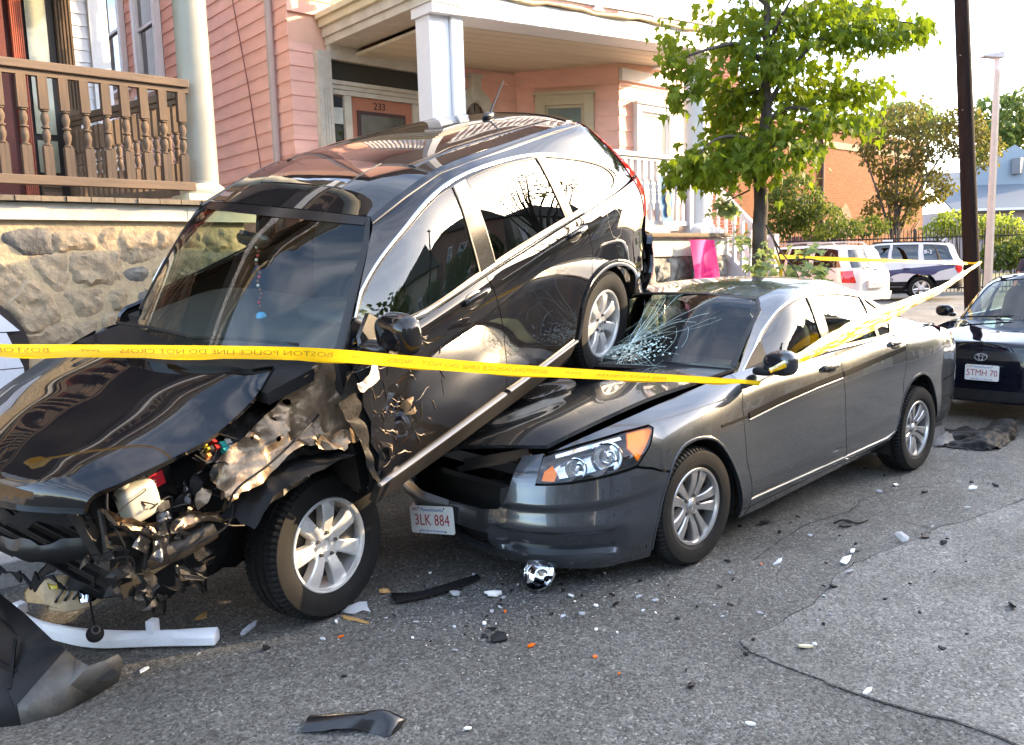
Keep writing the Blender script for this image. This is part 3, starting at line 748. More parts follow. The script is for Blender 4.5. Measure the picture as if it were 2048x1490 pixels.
    gh = [(0, 0), (0, .60), (.3, .60), (1.0, .60), (1.7, .60), (2.11, .60), (2.11, 0), (1.5, 0), (1.0, 0), (.5, 0)]
    pn('side_frame', A_GH, gh, PAINT_GREY, par, mirror=mir, res=.05, gap=0, thick=.02, holes=[FW, RW, QW])
    for nm, W_, gl in (('front_side_window', FW, GLASS_S), ('rear_side_window', RW, GLASS_S), ('quarter_window', QW, GLASS_S)):
        pn(nm, A_GH, W_, gl, par, mirror=mir, res=.08, gap=-.004, thick=0, off=-.006)
    for W_ in (FW, RW, QW):
        ribbon(A_GH, inset_poly(densify(W_, .06), -.002), .016, .002, closed=True, mirror=mir).build('window_seal', SEAL, par, 40, world=False)
    CH = catmull([(.03, .0), (.055, .125), (.075, .245), (.16, .377), (.32, .436), (.52, .452), (.85, .455), (1.2, .448), (1.39, .437), (1.50, .405), (1.565, .325), (1.57, .2), (1.53, .08), (1.48, .012)], 4)
    ribbon(A_GH, CH, .020, .005, mirror=mir).build('chrome_window_trim', CHROME, par, 40, world=False)
    ribbon(A_GH, [(.05, .010), (.35, .010), (.7, .010), (1.05, .010), (1.48, .010)], .022, .006, mirror=mir).build('chrome_waist_trim', CHROME, par, 40, world=False)
    # B post
    mb = panel(A_GH, [(.636, .02), (.582, .287), (.535, .43), (.672, .434), (.680, .30), (.688, .02)], res=.08, gap=0, thick=0, off=.003, mirror=mir)
    mb.build('door_post_trim', mat('grey_post_trim', (.16, .16, .16), rough=.3, metal=.4), par, 40, world=False, fix=False)
    # headlight
    b = panel(A_SIDE, inset_poly(LAMP, .004), res=.05, gap=0, thick=.0, off=-.085, mirror=mir).build('headlight', mat('lamp_housing', (.55, .56, .58), rough=.14, metal=.9), par, 40, world=False, fix=False)
    mb = panel(A_SIDE, LAMP, res=.05, gap=.003, thick=.085, off=-.0006, mirror=mir)
    wall = MB(); nn = len([1 for f in mb.f if len(f) == 3]); wall.add(mb.v, [f for f in mb.f if len(f) == 4]); wall.build('lamp_surround', mat('lamp_bezel', (.05, .05, .052), rough=.3, metal=.3), b, 40, world=False, fix=False)
    panel(A_SIDE, LAMP, res=.05, gap=.003, thick=0, off=-.001, mirror=mir).build('lamp_lens', LENS, b, 40, world=False, fix=False)
    for (u, v), rr, dpt in (((.945, .700), .072, .028), ((.765, .692), .052, .028)):
        p = A_SIDE.ev(u, v)[0]-A_SIDE.nrm(u, v)[0]*dpt; n = Vector((.80, .42*s_, .10)).normalized()
        Mx = frame_on((p[0], p[1]*s_, p[2]), n)
        mb = MB().lathe([(rr*1.08, .0), (rr*1.08, .012), (rr, .014), (rr*.93, .002), (rr*.7, -.02), (rr*.35, -.036), (.0, -.04)], 28)
        mb.lathe([(0, .004), (rr*.22, -.004), (rr*.24, -.03)], 14)
        link('lamp_reflector', mb.mesh('lamp_reflector', REFLECTOR, 40), b, matrix=Mx)
    panel(A_SIDE, [(1.10, .645), (1.245, .722), (1.235, .732), (1.10, .748), (1.06, .70)], res=.04, gap=0, thick=.015, off=-.012, mirror=mir).build('amber_reflector', AMBER, b, 40, world=False, fix=False)
    panel(A_SIDE, [(.585, .66), (.60, .71), (.645, .735), (.665, .69), (.65, .65)], res=.03, gap=0, thick=.02, off=-.03, mirror=mir).build('turn_signal', AMBER, b, 40, world=False, fix=False)
    panel(A_SIDE, [(.67, .755), (.9, .745), (1.05, .735), (1.05, .745), (.9, .757), (.67, .77)], res=.04, gap=0, thick=.01, off=-.01, mirror=mir).build('lamp_eyebrow', REFLECTOR, b, 40, world=False, fix=False)
    # door mirror
    mb = MB(); superell((0, 0, 0), (.125, .215, .15), 2.7, 24, 14, mb=mb, fn=lambda p: Vector((p.x*(1.0 if p.x < 0 else 1.0), p.y, p.z*(1-.9*p.y*s_*0-.25*(p.y*s_ < 0)*abs(p.y)/.1))))
    Mx = Matrix.Translation((-.64, 1.005*s_, 1.055)) @ Matrix.Rotation(R(-8)*s_, 4, 'Z')
    mr = link('door_mirror', mb.mesh('mirror_shell', PAINT_GREY if False else mat('mirror_paint', (.012, .013, .018), rough=.2, coat=1), 50), d, matrix=Mx)
    mb = panel(A_GH, [(.035, .008), (.05, .10), (.072, .17), (.085, .17), (.16, .05), (.16, .008)], res=.05, gap=0, thick=.01, off=.008, mirror=mir)
    superell((-.63, .90*s_, 1.0), (.08, .13, .05), 3, 14, 8, mb=mb)
    mb.build('mirror_foot', PLASTIC, d, 40, world=False)

# bumpers, full width
def both(mb):
    k = len(mb.v); mb.v += [(x, -y, z) for x, y, z in mb.v]; mb.f += [tuple(i+k for i in f[::-1]) for f in mb.f]; mb.m += mb.m; return mb
fb = [(0, .0), (.32, .0), (.7, 0), (1.195, .0)]+ARF[1:iF+1]+BUMP_TOP+[(.60, .775), (.612, .789), (.475, .789), (.43, .645), (.395, .535), (.35, .44), (.25, .405), (0, .395)]
both(panel(A_SIDE, fb, res=.024, gap=.002, thick=.03, holes=[[(.03, .05), (.03, .20), (.30, .20), (.30, .05)]])).build('front_bumper', PAINT_GREY, sed, 40, world=False, fix=False)
both(panel(A_SIDE, [(.0, .03), (.0, .22), (.33, .22), (.33, .03)], res=.06, gap=0, thick=0, off=-.05)).build('lower_grille', PLASTIC, sed, 40, world=False, fix=False)
rb = [(4.805, .0), (4.805, .325), (5.0, .34), (5.135, .395), (5.2, .40), (6.06, .40), (6.06, 0)]
both(panel(A_SIDE, rb, res=.06, gap=.002, thick=.03)).build('rear_bumper', PAINT_GREY, sed, 40, world=False, fix=False)
both(panel(A_SIDE, [(5.14, .40), (5.135, .58), (5.25, .595), (5.285, .69), (5.3, .74), (5.1, .75), (5.0, AV), (6.06, AV), (6.06, .40)], res=.06, gap=.002, thick=.02)).build('boot_face', PAINT_GREY, sed, 40, world=False, fix=False)
def rect(net, e=0.): return [(net.U[0]+e, net.V[0]+e), (net.U[-1]-e, net.V[0]+e), (net.U[-1]-e, net.V[-1]-e), (net.U[0]+e, net.V[-1]-e)]
pn('roof', A_ROOF, rect(A_ROOF), PAINT_GREY, sed, res=.07, gap=0, thick=.02)
def crush(P, N):
    """hood bent where the wheel of the other car came down on it"""
    Q = P.copy(); b = np.exp(-(((P[:, 0]+.30)/.30)**2+((P[:, 1]+.25)/.35)**2)); Q[:, 2] -= .05*b
    Q[:, 2] += .012*np.sin(P[:, 0]*9+P[:, 1]*5)*np.clip((.6-P[:, 1])*1.5, 0, 1)
    return Q
pn('bonnet', A_HOOD, rect(A_HOOD, .002), PAINT_GREY, sed, res=.045, gap=.002, thick=.022, dents=crush)
pn('boot_lid', A_TRUNK, rect(A_TRUNK, .002), PAINT_GREY, sed, res=.07, gap=.002, thick=.02)
pn('rear_window', A_BACK, rect(A_BACK, .01), GLASS_P, sed, res=.1, gap=.01, thick=0)
def caved(P, N):
    b = np.exp(-(((P[:, 0]+.72)/.26)**2+((P[:, 1]+.33)/.30)**2)); Q = P.copy(); Q[:, 2] -= .13*b; Q[:, 0] -= .04*b
    return Q
ws = pn('windscreen', A_WIND, [(.02, .045), (.72, .02), (.72, A_WIND.V[-1]-.02), (.02, A_WIND.V[-1]-.045)], GLASS_D, sed, res=.06, gap=0, thick=0, off=-.004, dents=caved)
ribbon(A_WIND, [(.0, .035), (.3, .03), (.6, .012), (.735, .01)], .03, .004).build('windscreen_seal', SEAL, sed, 40, world=False)
ribbon(A_WIND, [(.735, .0), (.735, .4), (.735, .7), (.735, 1.0), (.735, A_WIND.V[-1])], .035, .003).build('windscreen_seal', SEAL, sed, 40, world=False)
panel(A_WIND, [(.0, .03), (.06, .03), (.06, A_WIND.V[-1]-.03), (.0, A_WIND.V[-1]-.03)], res=.08, gap=0, thick=.02, off=.002, dents=caved).build('scuttle_panel', PLASTIC, sed, 40, world=False, fix=False)
# cracks in the windscreen: thin pale splinter lines raised on the glass
crk = MB(); rc = random.Random(5)
cu_, cv_ = .24, .72
def wpt(u, v, o=.003):
    u = min(max(u, .03), .71); v = min(max(v, .06), 1.30)
    p = A_WIND.ev(u, v); n = A_WIND.nrm(u, v); return Vector(caved(p, n)[0]+n[0]*o)
for k in range(52):
    a = rc.uniform(0, 2*math.pi); u, v = cu_, cv_; pts = [wpt(u, v)]
    L = rc.uniform(.15, .60)
    for i in range(9):
        a += rc.uniform(-.22, .22); u += math.sin(a)*L/9; v += math.cos(a)*L/9; pts.append(wpt(u, v))
    crk.tube(pts, [rc.uniform(.0005, .0012)]*10, 3)
for rr in (.05, .08, .11, .15, .2, .25, .31, .38):
    for k in range(9):
        a0 = rc.uniform(0, 6.28); pts = [wpt(cu_+math.sin(a0+t*.09)*rr*.8*(1+.06*rc.uniform(-1, 1)), cv_+math.cos(a0+t*.09)*rr) for t in range(8)]
        crk.tube(pts, rc.uniform(.0004, .0011), 3)
for k in range(260):
    u, v = cu_+rc.gauss(-.07, .05), cv_+rc.gauss(-.10, .10); s = rc.uniform(.004, .011); a = rc.uniform(0, 6)
    crk.add([wpt(u+s*math.sin(a+t), v+s*math.cos(a+t), rc.uniform(.002, .008)) for t in (0, 2.1, 4.2)], [(0, 1, 2)])
crk.build('glass_cracks', mat('crushed_glass_edges', (.60, .78, .74), rough=.15, spec=1.), ws, world=False)
# inner shell, wheel houses, floor: what shows dark behind the gaps
def shell(car, net, ol, off, m=DARK, holes=(), nm='inner_shell'):
    return both(panel(net, ol, res=.10, gap=0, thick=0, off=-off, holes=holes)).build(nm, m, car, 40, world=False, fix=False)
shell(sed, A_SIDE, [(.35, .02), (.35, .60), (.5, .66), (1.2, .66), (2.0, AV-.03), (4.7, AV-.03), (5.0, .60), (6.06, .60), (6.06, .02), (4.80, .02)]+ARR[::-1][:-1]+[(3.8, .02), (2.05, .02)]+ARF[::-1][1:-1]+[(1.18, .02)], .035, nm='inner_body')
mb = MB(); mb.span((-3.7, -.72, .20), (.6, .72, .26)); mb.span((.20, -.62, .26), (.35, .62, .62)); mb.span((-.60, -.75, .26), (-.45, .75, .93))
mb.span((.30, -.55, .22), (.80, .55, .48))
for s_ in (-1, 1):
    for x in (0, -2.8):
        pr = [(x+.40*math.cos(t), .30+.40*math.sin(t)) for t in np.linspace(-.3, math.pi+.3, 18)]
        vs = [(a, .60*s_, b) for a, b in pr]+[(a, .86*s_, b) for a, b in pr]; k = len(pr)
        mb.add(vs, [(i, i+1, k+i+1, k+i) for i in range(k-1)]+[tuple(range(k))])
mb.build('underbody', DARK, sed, world=False)
mb = MB(); superell((-.72, 0, .93), (.5, 1.42, .20), 4, 20, 8, mb=mb); mb.build('dashboard', mat('dash_plastic', (.03, .03, .032), rough=.6), sed, 50, world=False)
mb = MB(); mb.tube(torus_pts(.185, 28, Matrix.Translation((-.98, .38, .98)) @ Matrix.Rotation(R(65), 4, 'Y')), .016, 8, closed=True); mb.bar((-.80, .38, .92), (-.98, .38, .98), .08, .06)
mb.build('steering_wheel', PLASTIC, sed, 40, world=False)
for y in (.38, -.38): seat(sed, -1.35, y, .62)
mb = MB(); superell((-2.25, 0, .62), (.5, 1.3, .2), 4, 18, 8, mb=mb); superell((-2.55, 0, .88), (.16, 1.3, .55), 4, 18, 8, Matrix.Rotation(-.3, 4, 'Y'), mb=mb); mb.build('rear_seat', CLOTH, sed, 50, world=False)
# torn open grille: cross member, slats and a splintered edge
mb = MB(); mb.bar((.80, -.45, .60), (.80, .45, .60), .05, .06); mb.bar((.84, -.4, .50), (.84, .42, .50), .03, .03); mb.bar((.70, .1, .45), (.78, .12, .66), .03, .02)
mb.bar((.80, .44, .70), (.92, .05, .60), .02, .045); mb.bar((.80, .35, .655), (.93, .0, .56), .012, .03)
mb.build('radiator_support', PLASTIC_S, sed, world=False)
for M4, sp in ((Matrix.Translation((0, .795, .327)) @ AX_L, .35), (Matrix.Translation((-2.8, .795, .327)) @ AX_L, 1.1),
               (Matrix.Translation((0, -.795, .327)) @ Matrix.Rotation(math.pi, 4, 'Z') @ AX_L, .2), (Matrix.Translation((-2.8, -.795, .327)) @ Matrix.Rotation(math.pi, 4, 'Z') @ AX_L, 0)):
    wheel(sed, 'sedan', M4, sp)
plate(sed, frame_on((1.065, -.075, .290), (1, .26, .04), (.04, -.10, 1)), 'Massachusetts', '3LK 884', 'The Spirit of America', 'APR')
# ---------------------------------------------------------------- black crossover, wrecked front, its tail up on the grey car
CRV_M = Matrix([[-0.9370289610474817, 0.2597715290404925, -0.23344266717599343, 1.5238947739512596], [-0.21878831715509445, -0.9576071363736609, -0.1874039611178979, 4.082992325426653], [-0.27222857754967406, -0.1245284106788541, 0.9541405957714406, 0.29999508820324755]]+[[0, 0, 0, 1]])
suv = empty('parked_car', 'black crossover with a torn open front, tilted up onto the grey saloon', 'car', matrix=CRV_M)
CV = C_SIDE.V[-1]
TORN = mat('scraped_dark_paint', (.02, .016, .012), rough=.25, coat=.6, col2=(.30, .21, .13), vscale=9, bump=.5, bscale=24, detail=9, stretch=(1, 1, 2.2))
APRON = mat('sun_toned_bent_metal', (.36, .26, .165), rough=.33, metal=.6, col2=(.045, .035, .025), vscale=5, bump=.5, bscale=34, detail=9)  # beige sun reflections off black painted metal, put into the base colour
GUNK = mat('grimy_metal', (.05, .045, .04), rough=.5, metal=.5, col2=(.015, .014, .013), vscale=12, bump=.3, bscale=50)
def crv_dent(P, N):
    """shallow dents along the door behind the torn wing"""
    Q = P.copy(); f = np.clip((-.30-P[:, 0])/.55, 0, 1); w = (1-f)**1.5*np.clip((P[:, 2]-.36)*5, 0, 1)*(P[:, 0] > -1.38)
    d = np.array([noise.noise(Vector((x*7, 0, z*9)))*.6+noise.noise(Vector((x*19+4, 0, z*16)))*.4 for x, y, z in P])
    return Q-N*(np.maximum(0, d+.15)*.022*w*w+.012*np.exp(-((P[:, 2]-.80)/.07)**2)*(P[:, 0] < -.7)*0)[:, None]
CD2 = [(1.005, CV), (1.006, .79), (1.05, .625), (1.10, .454), (1.095, .27), (1.065, .135)]
CD3 = [(2.02, CV), (2.03, .80), (2.075, .66), (2.10, .56), (2.085, .47)]
cx_, cv0 = 2.26, .09
FL = catmull([(1.855, .135), (1.885, .237), (1.935, .315), (2.0, .372), (2.079, .415), (2.212, .440), (2.344, .435), (2.488, .405), (2.632, .345), (2.75, .258), (2.80, .14), (2.81, .05)], 3)
FLI = [(cx_+(u-cx_)*.90, cv0+(v-cv0)*.885) for u, v in FL]
iL = next(i for i, p in enumerate(FL) if p[0] > 2.075)
for mir in (False, True):
    s_ = -1 if mir else 1; par = suv
    edge = [(.01, CV), (.0, .70), (.03, .62), (.012, .52), (.035, .43), (.015, .34), (.05, .26), (.025, .20), (.03, .135)] if not mir else [(0, CV), (0, .135)]
    fd = edge+[(.5, .132)]+CD2[::-1]
    d = panel(C_SIDE, fd, res=.03 if not mir else .08, gap=.003, thick=.02, mirror=mir, dents=None if mir else crv_dent).build('front_door', PAINT_BLACK, par, 40, world=False, fix=False)
    d2 = pn('rear_door', C_SIDE, CD2+[(1.5, .135), (1.855, .135)]+FL[1:iL+1]+CD3[::-1], PAINT_BLACK, par, mirror=mir, res=.05, gap=.003, thick=.02)
    pn('sill_cladding', C_SIDE, [(.03, .0), (.03, .128), (.5, .126), (1.2, .130), (1.85, .130), (1.83, .0), (1.0, 0)], PLASTIC, par, mirror=mir, res=.06, gap=.002, thick=.04, off=.012)
    ribbon(C_SIDE, [(.03, .128), (.5, .126), (1.06, .129)], .014, .020, mirror=mir).build('silver_sill_strip', CHROME if False else mat('satin_silver', (.22, .22, .22), rough=.4, metal=.6), d, 40, world=False)
    ribbon(C_SIDE, [(1.10, .129), (1.5, .130), (1.86, .131)], .014, .020, mirror=mir).build('silver_sill_strip', MATS['satin_silver'], d2, 40, world=False)
    qp = CD3[:]+FL[iL:]+[(2.86, .06), (2.88, .30), (2.93, .36), (2.90, .50), (2.945, .56), (2.93, .66), (2.90, CV)]
    pn('rear_wing', C_SIDE, qp, PAINT_BLACK, par, mirror=mir, res=.05, gap=.003, thick=.02)
    # wheel arch flare
    mb = MB(); vs = []
    for (a, b), (c, e) in zip(FL, FLI):
        p, q = A_ = C_SIDE.ev(a, b)[0], C_SIDE.ev(c, e)[0]; n = C_SIDE.nrm(a, b)[0]
        for k_, o in ((0, -.004), (.05, .014), (.5, .018), (.95, .012), (1.0, -.03)): vs.append((p*(1-k_)+q*k_+n*o)*[1, s_, 1])
    m_ = len(FL); mb.add([tuple(v) for v in vs], [(i*5+j, i*5+j+1, i*5+j+6, i*5+j+5) for i in range(m_-1) for j in range(4)])
    mb.build('wheel_arch_flare', PAINT_BLACK, par, 40, world=False)
    # greenhouse
    FW = [(.012, .12)]+catmull([(.02, .20), (.06, .285), (.157, .370), (.30, .425), (.410, .452)], 4)+[(.56, .462), (.712, .452), (.69, .33), (.663, .20), (.650, .036), (.35, .036), (.10, .05)]
    RW = [(.752, .036), (.772, .15), (.805, .30), (.845, .450)]+catmull([(1.15, .458), (1.525, .440)], 3)+[(1.498, .25), (1.455, .036)]
    QW = [(1.535, .036), (1.58, .25), (1.612, .436)]+catmull([(1.78, .400), (1.95, .345), (2.09, .250), (2.155, .15), (2.15, .085), (2.09, .052)], 4)+[(1.8, .04)]
    U1, V1 = C_GH.U[-1], C_GH.V[-1]
    gh = [(0, 0), (0, V1), (.3, V1), (1.0, V1), (1.7, V1), (2.40, V1), (2.385, .3), (2.37, 0), (1.5, 0), (1.0, 0), (.5, 0)]
    pn('side_frame', C_GH, gh, PAINT_BLACK, par, mirror=mir, res=.045, gap=0, thick=.02, holes=[FW, RW, QW])
    for nm, W_, gl in (('front_side_window', FW, GLASS_S), ('rear_side_window', RW, GLASS_P), ('quarter_window', QW, GLASS_P)):
        pn(nm, C_GH, W_, gl, par, mirror=mir, res=.08, gap=-.004, thick=0, off=-.005)
        ribbon(C_GH, inset_poly(densify(W_, .06), -.002), .012, .002, closed=True, mirror=mir).build('window_seal', SEAL, par, 40, world=False)
    pt = mat('gloss_post_trim', (.05, .05, .05), rough=.12, metal=.5, coat=1)
    for ol in ([(.655, .03), (.668, .20), (.695, .33), (.718, .455), (.838, .455), (.80, .30), (.767, .15), (.747, .03)], [(1.460, .03), (1.503, .25), (1.53, .445), (1.607, .442), (1.575, .25), (1.53, .03)]):
        panel(C_GH, ol, res=.08, gap=0, thick=0, off=.003, mirror=mir).build('door_post_trim', pt, par, 40, world=False, fix=False)
    CH = catmull([(.004, .13), (.012, .235), (.089, .345), (.239, .425), (.45, .482), (.855, .494), (1.204, .496), (1.5, .470), (1.778, .420), (2.0, .335), (2.15, .215), (2.205, .125), (2.185, .065), (2.09, .028)], 4)+[(1.669, .018), (1.251, .018), (.718, .018), (.35, .018), (.02, .03)]
    ribbon(C_GH, CH, .026, .006, mirror=mir).build('chrome_window_trim', CHROME, par, 40, world=False)
    ribbon(C_GH, [(0, .585), (.3, .595), (.72, .60), (1.5, .60), (1.95, .60), (2.3, .598)], .020, .010, mirror=mir).build('roof_gutter_moulding', PLASTIC_S, par, 40, world=False)
    pn('taillight', C_GH, [(2.375, 0), (2.39, .3), (2.415, V1-.01), (2.46, V1-.01), (2.46, .3), (2.46, 0)], RED_LENS, par, mirror=mir, res=.05, gap=0, thick=.03, off=.006)
    pn('taillight', C_SIDE, [(2.91, CV), (2.94, .66), (2.955, .56), (3.06, .55), (3.09, .66), (3.06, CV)], RED_LENS, par, mirror=mir, res=.05, gap=.002, thick=.03, off=.004)
    for (u, v), dd in (((.87, .715), d), ((1.925, .722), d2)):
        p = C_SIDE.ev(u, v)[0]; n = C_SIDE.nrm(u, v)[0]
        Mx = frame_on((p[0], p[1]*s_, p[2]), (n[0], n[1]*s_, n[2])) @ Matrix.Rotation(R(3)*s_, 4, 'Z')
        mb = MB(); superell((-.01*s_, -.004, -.003), (.17, .085, .010), 2.2, 20, 8, mb=mb)
        link('handle_recess', mb.mesh('handle_recess', PLASTIC_S, 50), dd, matrix=Mx)
        mb = MB(); superell((.01*s_, .004, .026), (.22, .036, .020), 3, 20, 8, mb=mb, fn=lambda p: Vector((p.x, p.y, p.z-.9*p.x*p.x)))
        mb.box((.085*s_, .004, .010), (.03, .028, .03)); mb.box((-.07*s_, .004, .010), (.03, .028, .03))
        link('door_handle', mb.mesh('door_handle', PAINT_BLACK, 50), dd, matrix=Mx)
    # mirror
    mb = MB(); superell((0, 0, 0), (.14, .25, .185), 3.0, 24, 14, mb=mb)
    Mx = Matrix.Translation((-.50, 1.03*s_, 1.115)) @ Matrix.Rotation(R(-14)*s_, 4, 'Z') @ Matrix.Rotation(R(6)*s_, 4, 'X')
    if mir: continue
    link('door_mirror', mb.mesh('mirror_shell', PAINT_BLACK, 50), d, matrix=Mx)
    mb = MB(); superell((-.46, .925*s_, 1.055), (.10, .17, .05), 3, 14, 8, mb=mb)
    mb.prism([(-.42, 1.03), (-.44, 1.10), (-.54, 1.17), (-.66, 1.06), (-.66, 1.03)], -.01, .012, lambda x, y, h: (x, (.868-(y-1.03)*.33+h)*s_, y))
    mb.build('mirror_foot', PLASTIC_S, d, 40, world=False)
ribbon(C_SIDE, [(2.345, .715), (2.40, .742), (2.455, .735), (2.505, .68), (2.525, .61), (2.495, .545), (2.44, .535), (2.385, .56), (2.345, .63)], .005, .0012, closed=True).build('fuel_flap', SEAL, suv, 40, world=False)
ribbon(C_SIDE, [(1.115, .722), (1.5, .726), (2.03, .728)], .008, .004).build('crease_edge', PAINT_BLACK, suv, 40, world=False)
pn('roof', C_ROOF, rect(C_ROOF), PAINT_BLACK, suv, res=.07, gap=0, thick=.02)
pn('sunroof', C_ROOF, [(.20, .30), (.20, .89), (.50, .89), (.50, .30)], mat('sunroof_glass', (.004, .004, .005), rough=.02, coat=1, spec=.8), suv, res=.08, gap=0, thick=.01, off=.004)
ribbon(C_ROOF, [(.20, .30), (.20, .89), (.50, .89), (.50, .30)], .012, .005, closed=True).build('sunroof_seal', SEAL, suv, 40, world=False)
for v in (.13, C_ROOF.V[-1]-.13):
    ribbon(C_ROOF, [(.55, v), (.9, v), (1.3, v), (1.9, v)], .05, .007).build('roof_rib', PAINT_BLACK, suv, 40, world=False)
panel(C_BACK, rect(C_BACK, .03), res=.1, gap=0, thick=.02).build('tailgate_window', GLASS_P, suv, 40, world=False, fix=False)
pn('spoiler', C_ROOF, [(2.07, .06), (2.07, 1.13), (2.21, 1.13), (2.21, .06)], PAINT_BLACK, suv, res=.08, gap=0, thick=.05, off=.006)
W1 = C_WIND.V[-1]
pn('windscreen', C_WIND, [(.0, .05), (.75, .03), (.75, W1-.03), (.0, W1-.05)], GLASS_W, suv, res=.08, gap=0, thick=0, off=-.003)
for o in ([(0, .03), (.3, .025), (.58, .015), (.76, .01)], [(0, W1-.03), (.3, W1-.025), (.58, W1-.015), (.76, W1-.01)]):
    ribbon(C_WIND, o, .035, .004).build('windscreen_seal', SEAL, suv, 40, world=False)
panel(C_WIND, [(.70, .04), (.76, .02), (.76, W1-.02), (.70, W1-.04)], res=.08, gap=0, thick=0, off=.001).build('windscreen_top_band', PLASTIC_S, suv, 40, world=False, fix=False)
# tailgate and rear bumper (knocked loose at this side)
both(panel(C_SIDE, [(3.09, .50), (3.10, .66), (3.07, CV), (3.97, CV), (3.97, .36), (3.12, .36)], res=.07, gap=.002, thick=.02)).build('tailgate', PAINT_BLACK, suv, 40, world=False, fix=False)
def loose(P, N):
    Q = P.copy(); k = np.clip(P[:, 1]+.3, 0, 1)**1.2; Q[:, 0] -= .055*k; Q[:, 1] += .03*k; Q[:, 2] -= .05*k; return Q
both(panel(C_SIDE, [(2.95, .0), (2.96, .16), (3.02, .30), (2.99, .40), (3.10, .44), (3.97, .40), (3.97, .0)], res=.05, gap=.002, thick=.04, dents=loose)).build('rear_bumper', PAINT_BLACK, suv, 40, world=False, fix=False)
ribbon(C_SIDE, [(3.02, .02), (3.3, .015), (3.9, .015)], .05, .012, off=.045).build('bumper_guard', mat('grey_bumper_guard', (.10, .10, .10), rough=.45), suv, 40, world=False)
mb = MB()
pr = random.Random(3)
for k in range(7):
    c_ = Vector((-3.42+pr.uniform(-.05, .05), .78+pr.uniform(-.05, .03), .55+pr.uniform(-.18, .1)))
    mb.add([c_, c_+Vector((pr.uniform(-.09, .02), .01, pr.uniform(-.1, -.02))), c_+Vector((pr.uniform(-.02, .1), .03, pr.uniform(-.12, 0)))], [(0, 1, 2)])
mb.build('torn_bracket', mat('torn_clip', (.35, .34, .32), rough=.5), suv, world=False)
# aerial
mb = MB(); p = C_ROOF.ev(1.73, .46)[0]; superell((p[0], p[1], p[2]+.012), (.12, .05, .05), 2.4, 14, 8, mb=mb); mb.tube([(p[0]-.01, p[1], p[2]+.02), (p[0]-.20, p[1], p[2]+.20)], [.0075, .0045], 6)
mb.build('roof_aerial', PLASTIC_S, suv, 40, world=False)
# interior
shell(suv, C_SIDE, [(.0, .05), (.0, CV-.02), (2.9, CV-.02), (3.97, CV-.02), (3.97, .10), (2.80, .10)]+[(u, v) for u, v in FL[::-1] if v > .1]+[(1.84, .05)], .03, nm='inner_body')
mb = MB(); mb.span((-3.5, -.72, .28), (-.40, .72, .34)); mb.span((-.42, -.78, .34), (-.36, .78, 1.0))
for s_ in (-1, 1):
    pr_ = [(-2.62+.42*math.cos(t), .34+.42*math.sin(t)) for t in np.linspace(-.3, math.pi+.3, 18)]
    vs = [(a, .56*s_, b) for a, b in pr_]+[(a, .87*s_, b) for a, b in pr_]; k = len(pr_)
    mb.add(vs, [(i, i+1, k+i+1, k+i) for i in range(k-1)]+[tuple(range(k))])
mb.build('underbody', DARK, suv, world=False)
mb = MB(); superell((-.62, 0, .93), (.66, 1.46, .22), 4, 22, 8, mb=mb); superell((-.75, .38, 1.03), (.25, .40, .12), 3, 14, 8, mb=mb)
mb.build('dashboard', MATS['dash_plastic'], suv, 50, world=False)
mb = MB(); mb.tube(torus_pts(.185, 28, Matrix.Translation((-.98, .38, 1.03)) @ Matrix.Rotation(R(62), 4, 'Y')), .016, 8, closed=True); mb.bar((-.80, .38, .97), (-.98, .38, 1.03), .09, .06)
mb.build('steering_wheel', PLASTIC, suv, 40, world=False)
for y in (.38, -.38): seat(suv, -1.35, y, .66)
mb = MB(); superell((-2.35, 0, .72), (.5, 1.3, .2), 4, 18, 8, mb=mb); superell((-2.65, 0, 1.02), (.16, 1.3, .62), 4, 18, 8, Matrix.Rotation(-.3, 4, 'Y'), mb=mb); mb.build('rear_seat', CLOTH, suv, 50, world=False)
mb = MB(); superell((-.66, 0, 1.40), (.04, .24, .07), 3, 14, 8, mb=mb); mb.bar((-.66, 0, 1.42), (-.60, 0, 1.455), .03, .02); mb.build('rear_view_mirror', PLASTIC_S, suv, 50, world=False)
bd = empty('bead_charm', 'string of beads with a blue charm hanging behind the windscreen', 'charm', loc=CRV_M @ Vector((-.68, .02, 1.36)))
top = CRV_M @ Vector((-.66, .02, 1.40))
bcol = [mat('bead_red', (.4, .02, .02), rough=.2), mat('bead_clear', (.6, .55, .5), rough=.1), mat('bead_brown', (.15, .05, .02), rough=.25)]
for k in range(15):
    superell(top+Vector((.008*math.sin(k*1.3), 0, -.035-.021*k)), (.017, .017, .017), 2, 8, 6).build('bead', bcol[pr.randrange(3)], bd, 60)
MB().tube([top, top+Vector((0, 0, -.37))], .002, 4).build('string', PLASTIC, bd)
superell(top+Vector((0, 0, -.385)), (.05, .05, .06), 2.6, 12, 8).build('blue_charm', mat('blue_freshener', (.08, .32, .62), rough=.4), bd, 50)

